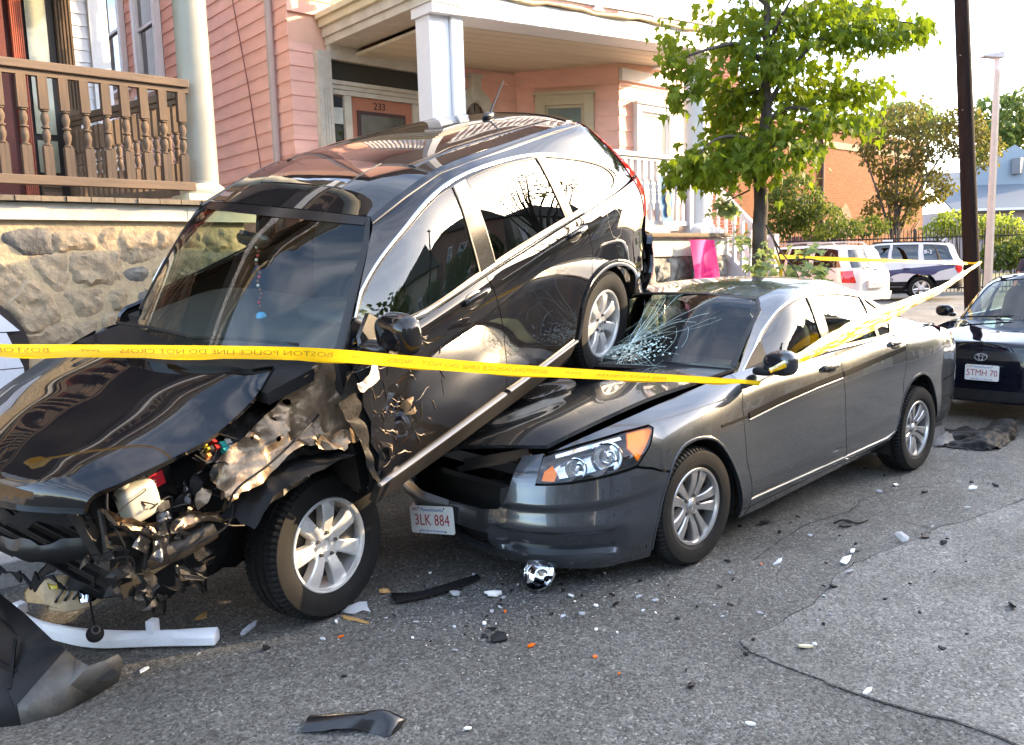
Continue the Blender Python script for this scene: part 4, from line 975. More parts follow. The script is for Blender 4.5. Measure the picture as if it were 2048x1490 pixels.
# bonnet: bent, its edge and ridge buckled
def buckle(P, N):
    Q = P.copy()
    for i, (x, y, z) in enumerate(P):
        e = max(0, min(1, (y-.1)/.5)); Q[i, 2] += .006*e*math.sin(x*9+1)+.006*noise.noise(Vector((x*5, y*5, 1)))
        Q[i, 2] += .05*max(0, 1-math.hypot((x+.11)/.10, (y-.66)/.12))
    return Q
pn('bonnet', C_HOOD, rect(C_HOOD, .0), PAINT_BLACK, suv, res=.035, gap=0, thick=.028, dents=buckle)
mb = MB(); mb.span((-.42, -.72, .93), (-.02, .70, .985)); mb.build('scuttle_panel', PLASTIC, suv, world=False)
for a, b in (((-.20, -.62, 1.035), (-.165, .02, 1.075)), ((-.17, .05, 1.07), (-.33, .58, 1.06))):
    mb = MB(); mb.tube([a, ((a[0]+b[0])/2+.02, (a[1]+b[1])/2, (a[2]+b[2])/2+.02), b], .008, 6); mb.build('wiper', PLASTIC, suv, 40, world=False)
# right wing (far side), inner engine bay
FEN = Net([[(-.36, -.895, .38), (-.36, -.90, .68), (-.36, -.87, .93), (-.20, -.76, .985)], [(.05, -.90, .52), (.05, -.90, .72), (.05, -.85, .89), (.05, -.75, .94)],
           [(.42, -.87, .40), (.42, -.86, .68), (.42, -.80, .83), (.40, -.72, .87)], [(.74, -.64, .38), (.76, -.62, .60), (.74, -.60, .74), (.70, -.58, .76)]])
pn('front_wing', FEN, rect(FEN), PAINT_BLACK, suv, res=.06, gap=0, thick=.02)
mb = MB(); mb.span((.05, -.70, .30), (.62, .38, .62)); mb.span((-.36, -.75, .30), (.05, .40, .60)); mb.span((.62, -.68, .32), (.68, .44, .80))
mb.build('engine_block', DARK, suv, world=False)
mb = MB()
for k in range(5): mb.tube([(.0+.1*k, .30-.12*k, .66+.03*(k % 2)), (.15+.1*k, .2-.1*k, .74), (.34+.05*k, .30-.15*k, .70)], .022, 7)
mb.span((-.05, -.2, .60), (.38, .18, .74)); mb.build('engine_hoses', PLASTIC_S, suv, 40, world=False)
"""a sheet of torn metal: net of points with crumples and a ragged edge"""
def scrap(name, cols, m, par, amp=.02, freq=9., seed=0, res=.022, ragged=.02, thick=.0, smooth=28, holes=()):
    nt = Net(cols)
    def dsp(p, u, v):
        q = p.copy()
        for i in range(len(p)):
            x, y, z = p[i]; a = noise.noise(Vector((x*freq+seed, y*freq, z*freq))); b = abs(noise.noise(Vector((x*freq*.8, y*freq*.8+seed, z*freq*.8+3))))
            c = noise.noise(Vector((x*freq*2.3, z*freq*2.3, seed+y*freq*2.3)))
            r_ = 1-abs(2*noise.noise(Vector((x*freq*1.6+seed, y*freq*1.6, z*freq*1.6+7)))); k_ = noise.voronoi(Vector((x*freq*1.9, y*freq*1.9+seed, z*freq*1.9)))[0][0]
            q[i] += np.array((a*.5, .7*(b-.25)+.45*r_+.30*k_-.35, .6*a+.35*c+.4*r_-.2))*amp*1.6
        return q
    ol = densify(rect(nt), .05); rr = random.Random(seed)
    cx, cyy = nt.U[-1]/2, nt.V[-1]/2
    ol = [(u+(cx-u)/max(cx, .01)*rr.uniform(0, ragged), v+(cyy-v)/max(cyy, .01)*rr.uniform(0, ragged)) for u, v in ol]
    nt.disp = dsp
    return panel(nt, ol, res=res, gap=0, thick=thick, holes=list(holes)).build(name, m, par, smooth, world=False, fix=False)
def hole(u, v, r): return [(u+r*math.cos(t), v+r*math.sin(t)) for t in np.linspace(0, 2*math.pi, 9)[:-1]]
scrap('crumpled_inner_wing', [
    [(-.42, .80, .70), (-.41, .77, .86), (-.36, .73, 1.03)],
    [(-.33, .79, .64), (-.30, .73, .83), (-.25, .68, 1.01)],
    [(-.20, .78, .66), (-.18, .70, .78), (-.13, .63, .90)],
    [(-.07, .77, .71), (-.05, .70, .78), (-.02, .62, .85)],
    [(.08, .76, .67), (.10, .69, .75), (.11, .61, .81)],
    [(.20, .75, .65), (.20, .68, .71), (.21, .60, .76)],
    [(.31, .74, .66), (.30, .68, .69), (.29, .62, .71)]], APRON, suv, amp=.026, freq=8, seed=2, smooth=55, holes=[hole(.36, .20, .011), hole(.43, .12, .013), hole(.25, .22, .02), hole(.50, .2, .01)])
scrap('torn_wing_scrap', [[(-.43, .82, .66), (-.43, .80, .74)], [(-.33, .86, .64), (-.33, .82, .73)], [(-.22, .86, .66), (-.22, .80, .71)], [(-.12, .82, .69), (-.12, .78, .73)]], APRON, suv, amp=.03, freq=11, seed=5)
scrap('door_pillar_flange', [[(-.30, .88, 1.0), (-.40, .88, .99)], [(-.24, .86, .84), (-.36, .88, .82)], [(-.31, .88, .66), (-.37, .89, .65)], [(-.31, .89, .50), (-.36, .90, .50)], [(-.36, .90, .40), (-.385, .905, .40)]], GUNK, suv, amp=.012, freq=9, seed=9)
for i, (a, b) in enumerate((((-.30, .905, .99), (-.46, .91, .90)), ((-.55, .912, .76), (-.66, .912, .64)), ((-.40, .91, .62), (-.47, .91, .47)))):
    ax, ay, az = a; bx, by, bz = b
    scrap('peeled_door_skin', [[(ax, ay, az), (ax-.03, ay+.02, az-.10)], [((ax+bx)/2, ay+.035, (az+bz)/2+.05), ((ax+bx)/2-.02, ay+.02, (az+bz)/2-.05)], [(bx, by, bz+.08), (bx, by, bz)]], (mat('pale_primer', (.5, .47, .42), rough=.4, var=.2), APRON, APRON)[i], suv, amp=.014, freq=18, seed=20+i, ragged=.3)
# scuffs on the door: thin curled slivers of scraped paint
mb = MB(); ps = random.Random(17)
for k in range(46):
    u = abs(ps.gauss(0, .22))+.04; v = ps.uniform(.18, .70); L = ps.uniform(.02, .11); a = ps.gauss(.75, .55)
    pts = []
    for t in range(5):
        uu, vv = u+math.cos(a)*L*t/4, v-math.sin(a)*L*t/4+.006*math.sin(t*2+k)
        if vv < .15: vv = .15
        p = C_SIDE.ev(uu, vv); n = C_SIDE.nrm(uu, vv); pts.append(Vector(crv_dent(p, n)[0]+n[0]*.002))
    MB().tube(pts, [.0005, ps.uniform(.001, .004), ps.uniform(.001, .005), ps.uniform(.001, .003), .0004], 4).build('scrape_mark', APRON, suv, 60, world=False)
# strut tower, rails, front frame
scrap('strut_housing', [[(-.30, .45, .88), (-.30, .60, .80), (-.30, .70, .55)], [(-.1, .45, .86), (-.1, .62, .72), (-.1, .72, .52)], [(.12, .45, .80), (.12, .60, .66), (.12, .70, .48)]], GUNK, suv, amp=.02, freq=7, seed=31)
scrap('wheel_house_liner', [[(-.34, .60, .55), (-.34, .84, .56)], [(-.10, .58, .62), (-.12, .86, .61)], [(.10, .58, .62), (.10, .84, .62)], [(.28, .58, .52), (.26, .80, .52)]], PLASTIC, suv, amp=.02, freq=6, seed=33)
scrap('front_rail', [[(.70, .56, .80), (.70, .58, .74)], [(.63, .56, .71), (.62, .60, .64)], [(.50, .56, .62), (.50, .60, .56)], [(.36, .57, .585), (.36, .61, .53)], [(.26, .58, .56), (.25, .62, .49)], [(.18, .60, .62), (.17, .64, .56)]], APRON, suv, amp=.012, freq=10, seed=41, thick=.03)
mb = MB(); mb.bar((.72, .50, .60), (.35, .50, .46), .10, .12); mb.tube([(.62, .52, .50), (.44, .54, .46), (.30, .56, .47)], .055, 10)
mb.tube([(.70, .55, .80), (.73, .57, .66), (.66, .58, .60)], .012, 6); mb.bar((.74, .42, .85), (.70, .50, .45), .05, .04); mb.tube([(.66, .58, .72), (.60, .60, .58), (.64, .6, .5)], .010, 6)
mb.build('bent_frame_rail', GUNK, suv, 40, world=False)
BST = mat('black_steel', (.012, .012, .013), rough=.4, metal=.3)
scrap('bumper_beam', [[(.70, .44, .66), (.72, .45, .60), (.70, .44, .54)], [(.82, .28, .66), (.85, .28, .60), (.82, .28, .53)], [(.88, .0, .66), (.91, 0, .60), (.88, .0, .54)], [(.86, -.4, .66), (.89, -.4, .60), (.86, -.4, .54)]], BST, suv, amp=.012, freq=6, seed=81, thick=.03, ragged=.03)
scrap('lower_valance', [[(.72, .44, .50), (.74, .42, .40)], [(.84, .24, .50), (.87, .22, .40)], [(.90, -.05, .50), (.92, -.05, .40)], [(.88, -.45, .5), (.90, -.45, .40)]], PLASTIC, suv, amp=.02, freq=7, seed=82, thick=.01, ragged=.1)
scrap('grille_shell', [[(.70, .50, .80), (.72, .48, .70)], [(.82, .28, .80), (.83, .27, .69)], [(.87, 0, .795), (.88, 0, .69)], [(.85, -.45, .78), (.86, -.45, .68)]], PLASTIC_S, suv, amp=.014, freq=8, seed=83, thick=.012, ragged=.05)
mb = MB()
for k in range(6): mb.bar((.735, .42, .40+.07*k), (.735, -.5, .41+.07*k), .02, .012)
mb.build('radiator', BST, suv, world=False)
dr_ = random.Random(8)
for k in range(34):                                                    # torn plastic and sheet metal left hanging about the opening
    c = Vector((dr_.uniform(.10, .78), dr_.uniform(.50, .66), 0)); c.z = .78-.42*max(0, (c.x-.05))*dr_.uniform(.4, 1.25)-dr_.uniform(0, .12)
    w_, h_ = dr_.uniform(.02, .06), dr_.uniform(.03, .12); a_ = dr_.uniform(-1, 1); ux_ = Vector((math.cos(a_), .3*dr_.uniform(-1, 1), math.sin(a_))); uz_ = Vector((-math.sin(a_), dr_.uniform(-.5, .5), math.cos(a_)))
    scrap('torn_shred', [[tuple(c-ux_*w_-uz_*h_*.5), tuple(c-ux_*w_*.8+uz_*h_*.5)], [tuple(c-uz_*h_*.4+Vector((0, .02, 0))), tuple(c+uz_*h_*.6)], [tuple(c+ux_*w_-uz_*h_*.3), tuple(c+ux_*w_*.6+uz_*h_*.45)]], dr_.choice((GUNK, PLASTIC, PLASTIC_S, GUNK, PLASTIC, GUNK, APRON)), suv, amp=.010, freq=16, seed=200+k, res=.014, ragged=.35)
for k in range(16):                                                    # wiring
    p = Vector((dr_.uniform(.0, .7), dr_.uniform(.46, .62), dr_.uniform(.5, .82))); pts = [p]
    for j in range(4): p = p+Vector((dr_.uniform(-.10, .10), dr_.uniform(-.03, .04), dr_.uniform(-.10, .05))); pts.append(p)
    MB().tube(catmull(pts, 4), dr_.uniform(.002, .005), 5).build('loose_cable', dr_.choice((PLASTIC, PLASTIC_S, GUNK)), suv, 60, world=False)
# expansion bottle, battery, fuse box
mb = MB(); superell((.545, .53, .745), (.142, .10, .150), 5, 24, 12, mb=mb); mb.bar((.545, .585, .72), (.48, .59, .72), .003, .006)
bt = mb.build('coolant_bottle', mat('milky_plastic', (.40, .39, .32), rough=.4, subs=.2, var=.1, vscale=8), suv, 45, world=False)
MB().lathe([(.0, .035), (.018, .034), (.026, .028), (.027, .0), (.02, -.012)], 16, Matrix.Translation((.585, .53, .835))).build('bottle_cap', MATS['milky_plastic'], bt, 40, world=False)
mb = MB(); mb.span((.33, .28, .60), (.50, .45, .80)); ba = mb.build('battery', PLASTIC_S, suv, world=False, bevel=.008)
Mx = Matrix.Translation((.43, .4525, .735)) @ Matrix(((-1, 0, 0), (0, 0, 1), (0, 1, 0))).to_4x4()
bl = link('battery_label', MB().box((0, 0, 0), (.11, .06, .003)).mesh('battery_label', mat('red_label', (.42, .015, .03), rough=.35)), ba, matrix=Mx)
link('label_text', textmesh('label_text', 'Fast', .045, PLATE_W), ba, matrix=Mx @ Matrix.Translation((-.02, 0, .002)))
fbM = Matrix.Translation((.18, .53, .755)) @ Matrix.Rotation(R(-16), 4, 'Y') @ Matrix.Rotation(R(-40), 4, 'X')
fbx = link('fuse_box', MB().box((0, 0, 0), (.17, .11, .07)).mesh('fuse_box', PLASTIC_S), suv, matrix=fbM)
fcol = {'t': (.05, .45, .42), 'w': (.5, .5, .48), 'r': (.35, .02, .02), 'k': (.02, .02, .02), 'y': (.5, .4, .03), 'o': (.6, .2, .05)}
for (x, y, c, w) in ((-.05, .02, 'w', .026), (-.05, -.012, 'w', .026), (-.02, .025, 't', .026), (-.02, -.005, 't', .026), (.01, .0, 'r', .02), (.01, -.03, 'r', .02), (.04, .0, 'k', .02), (.055, -.02, 'y', .01), (.055, .0, 'y', .01), (.07, .03, 'o', .016), (-.06, -.035, 'k', .03), (-.08, .01, 'k', .02)):
    link('fuse', MB().box((x, y, .045), (w, w, .03)).mesh('fuse', mat('fuse_'+c, fcol[c], rough=.35)), fbx)
# loose cables
for k, pts in enumerate((((-.25, .72, .78), (-.10, .80, .80), (.10, .79, .74), (.26, .76, .70), (.30, .72, .62)), ((.30, .62, .66), (.24, .66, .58), (.30, .66, .50), (.48, .62, .49)), ((.30, .50, .88), (.18, .55, .86), (.10, .62, .80)),
                         ((.66, .56, .86), (.69, .58, .78), (.68, .60, .62), (.70, .58, .5)), ((-.30, .72, .80), (-.36, .80, .78), (-.33, .84, .70)), ((.62, .5, .80), (.56, .6, .62), (.52, .6, .60)))):
    MB().tube(catmull(pts, 5), .005, 6).build('loose_cable', PLASTIC if k != 4 else GUNK, suv, 50, world=False)
# hanging brackets under the wheel well
BR = mat('grey_bracket', (.11, .105, .095), rough=.55, metal=.3, var=.3, vscale=15)
for k, (a, b, w, m) in enumerate((((.66, .56, .50), (.62, .58, .36), .07, BR), ((.58, .56, .47), (.50, .60, .24), .06, GUNK), ((.50, .58, .42), (.42, .60, .30), .09, BR), ((.64, .54, .40), (.60, .57, .24), .14, GUNK), ((.42, .54, .40), (.46, .58, .22), .12, GUNK), ((.36, .56, .45), (.38, .58, .30), .08, GUNK))):
    A_, B_ = Vector(a), Vector(b); ww = Vector((w/2, .0, w*.15))
    scrap('hanging_bracket', [[tuple(A_-ww), tuple(A_+ww)], [tuple((A_+B_)/2-ww+Vector((0, .02, 0))), tuple((A_+B_)/2+ww)], [tuple(B_-ww), tuple(B_+ww)]], m, suv, amp=.008, freq=12, seed=50+k, thick=.012, ragged=.2)
scrap('under_nose_shade', [[(.72, .05, .50), (.70, .03, .30), (.66, .0, .16)], [(.55, .22, .50), (.55, .20, .24), (.52, .18, .10)], [(.30, .34, .50), (.30, .32, .20), (.28, .28, .04)], [(.02, .36, .50), (.02, .34, .20), (.0, .28, .0)], [(-.30, .36, .50), (-.30, .34, .20), (-.30, .28, .0)]], PLASTIC, suv, amp=.02, freq=6, seed=91, thick=.008, ragged=.05)  # dark sheet added to stand for the deep shade under the nose
# wheels
for M4, sp, cap in ((Matrix.Translation((-2.62, .79, .36)) @ AX_L, .15, True), (Matrix.Translation((-2.62, -.79, .36)) @ Matrix.Rotation(math.pi, 4, 'Z') @ AX_L, .2, True),
               (Matrix.Translation((0, -.79, .36)) @ Matrix.Rotation(math.pi, 4, 'Z') @ AX_L, .2, True)):
    wheel(suv, 'suv', M4, sp, cap)
nrm = Vector((.235, -.972, .03)).normalized()
Wm = frame_on(Vector((1.862, 3.47, .357))-nrm*.085, nrm, (-.035, 0, 1))
wheel(suv, 'suv', CRV_M.inverted() @ Wm, R(-9), False)
rl = [c for c in suv.children if c.name.startswith('wheel') and c.type == 'MESH' and 'arch' not in c.name and 'house' not in c.name][0]
for k, ch in enumerate('GRA'):
    a = R(62-11*k); link('tyre_lettering', textmesh('tyre_lettering', ch, .045, mat('raised_rubber', (.035, .035, .035), rough=.6)), rl, loc=(.292*math.cos(a), .292*math.sin(a), .1135), rot=(0, 0, a-math.pi/2-.15))
# ---------------------------------------------------------------- house materials
WOOD = mat('weathered_wood', (.155, .098, .056), rough=.8, col2=(.06, .044, .033), vscale=7, bump=.35, bscale=45, stretch=(1, 1, .15), detail=8)
WOODH = mat('weathered_rail_wood', (.19, .125, .075), rough=.8, col2=(.085, .063, .047), vscale=7, bump=.35, bscale=45, stretch=(.15, 1, 1), detail=8)
DECKW = mat('grey_deck_wood', (.24, .19, .13), rough=.85, col2=(.13, .105, .07), vscale=9, bump=.3, bscale=50)
WHITE = mat('white_paint', (.72, .72, .74), rough=.5, var=.05, vscale=5, bump=.06, bscale=30)
WHITE_O = mat('old_white_paint', (.62, .58, .50), rough=.6, col2=(.46, .41, .33), vscale=6, bump=.15, bscale=40)
CREAM = mat('cream_paint', (.66, .58, .40), rough=.55, var=.08, vscale=5)
GREYCOL = mat('grey_column_paint', (.31, .29, .225), rough=.5, var=.10, vscale=5)
PINK = mat('pink_clapboard_paint', (.82, .46, .365), rough=.55, var=.11, vscale=2.2, bump=.06, bscale=30, stretch=(1, 1, 3))
PINK2 = mat('pale_pink_paint', (.78, .46, .33), rough=.55, var=.06, vscale=4)
REDP = mat('red_fluted_paint', (.40, .10, .055), rough=.5, var=.1, vscale=8)
DRED = mat('dark_red_paint', (.13, .03, .022), rough=.55, var=.15, vscale=6)
BLACKW = mat('dark_wood_frame', (.018, .012, .010), rough=.6)
DOORP = mat('terracotta_door_paint', (.40, .15, .085), rough=.45, var=.08, vscale=6)
PANE = mat('window_pane', (.012, .014, .016), rough=.03, spec=.8, coat=.5)
CURT = mat('lace_curtain', (.55, .56, .50), rough=.8, var=.15, vscale=14)
BLIND = mat('pale_blind', (.62, .62, .50), rough=.5, var=.06, vscale=5, coat=.6, coat_rough=.03)
GREENB = mat('green_grey_blind', (.13, .16, .13), rough=.35, var=.2, vscale=2, coat=.7, coat_rough=.04)
MORTAR = mat('buff_mortar', (.52, .40, .235), rough=.92, col2=(.38, .29, .18), vscale=9, bump=.9, bscale=30, detail=9)
STONE = mat('brown_rubble_stone', (.44, .335, .215), rough=.92, col2=(.21, .165, .11), vscale=16, bump=1.0, bscale=38, detail=9)
STONEW = mat('whitewashed_stone', (.42, .41, .38), rough=.92, col2=(.12, .115, .105), vscale=8, bump=1.0, bscale=30, detail=9)
STONEG = mat('grey_rubble_stone', (.22, .20, .17), rough=.92, col2=(.05, .05, .05), vscale=7, bump=1.0, bscale=38, detail=9)

def clap(root, mat_, name, p0, d, n, L, z0, z1, expo, gaps=(), t0=0.):
    """clapboards on a wall that starts at p0 (x, y), runs along d, faces n; gaps: (a0, a1, za, zb) left free for openings"""
    d = Vector((*d, 0)); n = Vector((*n, 0)); p0 = Vector((*p0, 0)); z = z0; hr = random.Random(int(abs(p0.x*100)+abs(p0.y*10)))
    while z < z1-.02:
        zt = min(z+expo, z1); segs = [(t0, L)]
        for a0, a1, za, zb in gaps:
            if za < zt-.02 and zb > z+.02:
                ns = []
                for s0, s1 in segs:
                    if a0 > s0: ns.append((s0, min(a0, s1)))
                    if a1 < s1: ns.append((max(a1, s0), s1))
                segs = [q for q in ns if q[1]-q[0] > .015]
        for s0, s1 in segs:
            vs = []; j = hr.uniform(-.0015, .0015)
            for s in (s0, s1):
                for off, zz in ((.0, z-.006), (.019+j, z-.006), (.019+j, z+.001), (.006, zt+.008), (.0, zt+.008)): vs.append(tuple(p0+d*s+n*off+Vector((0, 0, zz))))
            MB().add(vs, [(0, 1, 2, 3, 4), (9, 8, 7, 6, 5), (0, 5, 6, 1), (1, 6, 7, 2), (2, 7, 8, 3), (3, 8, 9, 4), (4, 9, 5, 0)]).build(name, mat_, root)
        z = zt
_BAL = {}
def baluster_mesh(h, w, m, key, turned=True):
    if key in _BAL: return _BAL[key]
    mb = MB(); a = h*.30
    if turned:
        mb.span((-w/2, -w/2, 0), (w/2, w/2, a)); mb.span((-w/2, -w/2, h-a*1.1), (w/2, w/2, h)); r = w*.5; s0, s1 = a, h-a*1.1; L = s1-s0
        pr = [(.55, 0), (.95, .02), (.95, .05), (.55, .07), (.62, .12), (.92, .24), (.95, .33), (.62, .45), (.6, .47), (1.0, .49), (1.0, .53), (.6, .55), (.66, .6), (.98, .72), (.95, .80), (.55, .93), (.95, .95), (.95, .98), (.55, 1)]
        mb.lathe([(r*q, s0+L*t) for q, t in pr], 10)
    else: mb.span((-w/2, -w/2, 0), (w/2, w/2, h))
    _BAL[key] = mb.mesh('baluster', m, 35); return _BAL[key]
def railing(root, a, b, zb, zt, zb2, zt2, step, w, m, mh, key, railw=.07, first=.06):
    """posts of turned wood between a bottom and a top rail"""
    a, b = Vector(a), Vector(b); L = (b-a).length; d = (b-a)/L
    MB().bar((a.x, a.y, zt), (b.x, b.y, zt2), railw*1.25, .055).build('top_rail', mh, root, bevel=.006)
    MB().bar((a.x, a.y, zt-.045), (b.x, b.y, zt2-.045), railw*.6, .035).build('under_rail', mh, root)
    MB().bar((a.x, a.y, zb), (b.x, b.y, zb2), railw*.9, .06).build('bottom_rail', mh, root, bevel=.004)
    s = first; me = baluster_mesh(zt-zb-.09, w, m, key); i = root_inv(root); hr = random.Random(4)
    while s < L-.03:
        p = a+d*s; f = s/L; q = i @ Vector((p.x, p.y, zb+(zb2-zb)*f+.03))
        ang = math.atan2(d.y, d.x)
        link('baluster', me, root, loc=q, rot=(hr.uniform(-.012, .012), hr.uniform(-.012, .012), ang)); s += step
def column(root, x, y, z0, z1, r0, r1, m, mbase, name='column'):
    mb = MB(); T = Matrix.Translation((x, y, 0))
    o = mb.lathe([(r0*1.02, z0+.13), (r0*.98, z0+.16)]+[(r0+(r1-r0)*(t/10)**1.6, z0+.16+(z1-z0-.34)*t/10) for t in range(11)]+[(r1*1.12, z1-.17), (r1*1.12, z1-.13), (r1, z1-.12), (r1*1.05, z1-.10), (r1*1.3, z1-.05)], 32, T).build(name, m, root, 35)
    MB().lathe([(r0*1.30, z0+.055), (r0*1.38, z0+.07), (r0*1.38, z0+.095), (r0*1.25, z0+.115), (r0*1.08, z0+.13), (r0*1.0, z0+.135)], 32, T).build('column_base', mbase, o, 40)
    MB().box((x, y, z0+.028), (r0*2.9, r0*2.9, .055)).build('plinth', mbase, o, bevel=.004)
    MB().box((x, y, z1-.025), (r0*2.7, r0*2.7, .05)).build('abacus', m, o)
    return o
def window(root, p0, d, n, w, h, z0, trim, pane, mf=None, fw=.10, sash=.5, name='window', head=.05):
    """frame, sill, sashes and panes; p0 = lower corner (x, y) of the opening"""
    d = Vector((*d, 0)); n = Vector((*n, 0)); p = Vector((*p0, z0))+n*.055; Z = Vector((0, 0, 1)); mf = mf or trim
    def bx(a0, a1, b0, b1, o0, o1):
        mb = MB(); c = [p+d*a+Z*b+n*o for o in (o0, o1) for a, b in ((a0, b0), (a1, b0), (a1, b1), (a0, b1))]
        return mb.add(c, [(3, 2, 1, 0), (4, 5, 6, 7), (0, 1, 5, 4), (1, 2, 6, 5), (2, 3, 7, 6), (3, 0, 4, 7)])
    f = bx(-fw, 0, -.02, h+fw, -.05, .035); g = bx(w, w+fw, -.02, h+fw, -.05, .035); f.add(g.v, g.f); g = bx(0, w, h, h+fw, -.05, .033); f.add(g.v, g.f); g = bx(-fw-.02, w+fw+.02, h+fw, h+fw+head, -.05, .06); f.add(g.v, g.f)
    W = f.build(name, trim, root)
    bx(-fw-.03, w+fw+.03, -.06, -.02, -.05, .07).build('sill', trim, W)
    s = .04; hs = h*sash
    for a, b, o in ((0, hs+s/2, -.04), (hs-s/2, h, -.02)):
        mb = MB()
        for q in ((0, s, a, b), (w-s, w, a, b), (s, w-s, a, a+s), (s, w-s, b-s, b)):
            g = bx(*q, o-.02, o+.012); mb.add(g.v, g.f)
        mb.build('sash', mf, W); bx(s, w-s, a+s, b-s, o-.012, o-.006).build('pane', pane, W)
    return W
def box_wall(root, name, m, a, b): return MB().span(a, b).build(name, m, root)

# ---------------------------------------------------------------- left house: stone base, wooden porch
lh = empty('house', 'white clapboard house with a stone base and a weathered wooden porch', 'house', loc=(0, 9.3, 0))
SIDE_W = mat('white_clapboard', (.68, .69, .72), rough=.5, var=.05, vscale=4)
box_wall(lh, 'house_wall', SIDE_W, (-9, 9.17, .13), (2.60, 18, 11.2))
clap(lh, SIDE_W, 'clapboard', (2.46, 9.17), (1, 0), (0, -1), .17, 2.15, 6.4, .115)
box_wall(lh, 'corner_board', WHITE, (2.63, 9.12, .13), (2.80, 9.30, 11.2)); box_wall(lh, 'side_wall', SIDE_W, (2.60, 9.30, .13), (2.785, 18, 11.2))
box_wall(lh, 'dark_wall', DRED, (-3, 9.145, 2.15), (1.93, 9.165, 6.5))
mb = MB(); mb.span((1.93, 9.09, 2.15), (2.035, 9.165, 6.4))
for k in range(6): mb.span((1.938+k*.0165, 9.075, 2.3), (1.948+k*.0165, 9.09, 6.3))
mb.build('fluted_pilaster', REDP, lh)
dr = box_wall(lh, 'door_frame', BLACKW, (2.04, 9.10, 2.15), (2.305, 9.16, 6.4))
box_wall(dr, 'door_pane', mat('curtained_pane', (.42, .42, .30), rough=.25, col2=(.20, .20, .15), vscale=2.2, coat=.8, coat_rough=.02), (2.06, 9.075, 3.02), (2.235, 9.09, 6.3))
box_wall(dr, 'door_pane', MATS['curtained_pane'], (2.06, 9.075, 2.66), (2.235, 9.09, 2.96)); box_wall(dr, 'door_panel', WOOD, (2.06, 9.08, 2.2), (2.235, 9.097, 2.6))
for z in (2.28, 2.36, 2.44, 2.52): box_wall(dr, 'louvre', WOODH, (2.07, 9.06, z), (2.225, 9.079, z+.035))
mb = MB(); mb.span((2.31, 9.08, 2.15), (2.46, 9.165, 6.4))
for k in range(5): mb.span((2.318+k*.03, 9.068, 2.15), (2.333+k*.03, 9.08, 6.4))
mb.build('fluted_wood_post', WOOD, lh)
box_wall(lh, 'red_door', DRED, (.7, 9.10, 2.15), (1.88, 9.14, 4.4)); window(lh, (-1.6, 9.15), (1, 0), (0, -1), 1.1, 1.7, 2.9, WHITE, PANE)
for i in range(38):                                                     # deck planks, their ends to the street
    x = 2.84-.148*(i+1); MB().span((x, 6.03+.006*math.sin(i*2.3), 2.145), (x+.142, 9.07, 2.178)).build('deck_plank', DECKW, lh)
MB().span((-3.2, 6.085, 2.03), (2.30, 6.15, 2.138)).build('fascia_board', WHITE_O, lh); MB().span((2.303, 6.083, 2.028), (2.84, 6.15, 2.138)).build('fascia_board', WHITE_O, lh)
MB().span((2.78, 6.15, 2.03), (2.84, 9.08, 2.138)).build('fascia_board', WHITE_O, lh)
column(lh, 2.50, 6.27, 2.178, 4.75, .118, .112, GREYCOL, CREAM)
column(lh, -2.6, 6.27, 2.178, 4.75, .118, .112, GREYCOL, CREAM)
MB().span((-3.2, 6.08, 4.75), (2.82, 6.45, 5.05)).build('porch_beam', WHITE, lh); MB().span((2.45, 6.45, 4.76), (2.80, 9.1, 5.04)).build('porch_beam', WHITE, lh)
MB().span((-3.2, 6.05, 5.05), (2.84, 9.16, 5.2)).build('upper_deck', DECKW, lh)
for x in (-2.6, 2.50): column(lh, x, 6.27, 5.2, 7.75, .118, .112, GREYCOL, CREAM)
railing(lh, (-2.5, 6.17, 0), (2.40, 6.17, 0), 5.32, 6.10, 5.32, 6.10, .126, .055, WOOD, WOODH, 'lh3', first=.05)
MB().span((-3.2, 6.08, 7.75), (2.82, 6.45, 8.05)).build('porch_beam', WHITE, lh); MB().span((-3.2, 6.05, 8.05), (2.84, 9.16, 8.2)).build('upper_deck', DECKW, lh)
for x in (-2.6, 2.50): column(lh, x, 6.27, 8.2, 10.7, .118, .112, GREYCOL, CREAM)
railing(lh, (-2.5, 6.17, 0), (2.40, 6.17, 0), 8.32, 9.1, 8.32, 9.1, .126, .055, WOOD, WOODH, 'lh4', first=.05)
MB().span((-3.2, 6.08, 10.7), (2.82, 6.45, 11.0)).build('porch_beam', WHITE, lh); MB().span((-3.5, 5.8, 11.0), (3.1, 9.16, 11.2)).build('porch_roof', WHITE_O, lh)
MB().add([(-9.4, 8.7, 11.22), (3.2, 8.7, 11.22), (3.2, 18.4, 11.22), (-9.4, 18.4, 11.22), (-9.4, 13.5, 13.6), (3.2, 13.5, 13.6)], [(0, 1, 5, 4), (2, 3, 4, 5), (1, 2, 5), (3, 0, 4), (0, 3, 2, 1)]).build('roof', mat('slate_roof', (.10, .095, .09), rough=.8), lh)
railing(lh, (-2.5, 6.17, 0), (2.40, 6.17, 0), 2.30, 3.02, 2.285, 3.005, .126, .055, WOOD, WOODH, 'lh', first=.05)
railing(lh, (2.47, 6.42, 0), (2.36, 9.05, 0), 2.27, 2.99, 2.40, 3.17, .135, .05, WOOD, WOODH, 'lh2', railw=.065)
box_wall(lh, 'rail_post', WOOD, (2.32, 8.98, 2.178), (2.42, 9.07, 3.26))
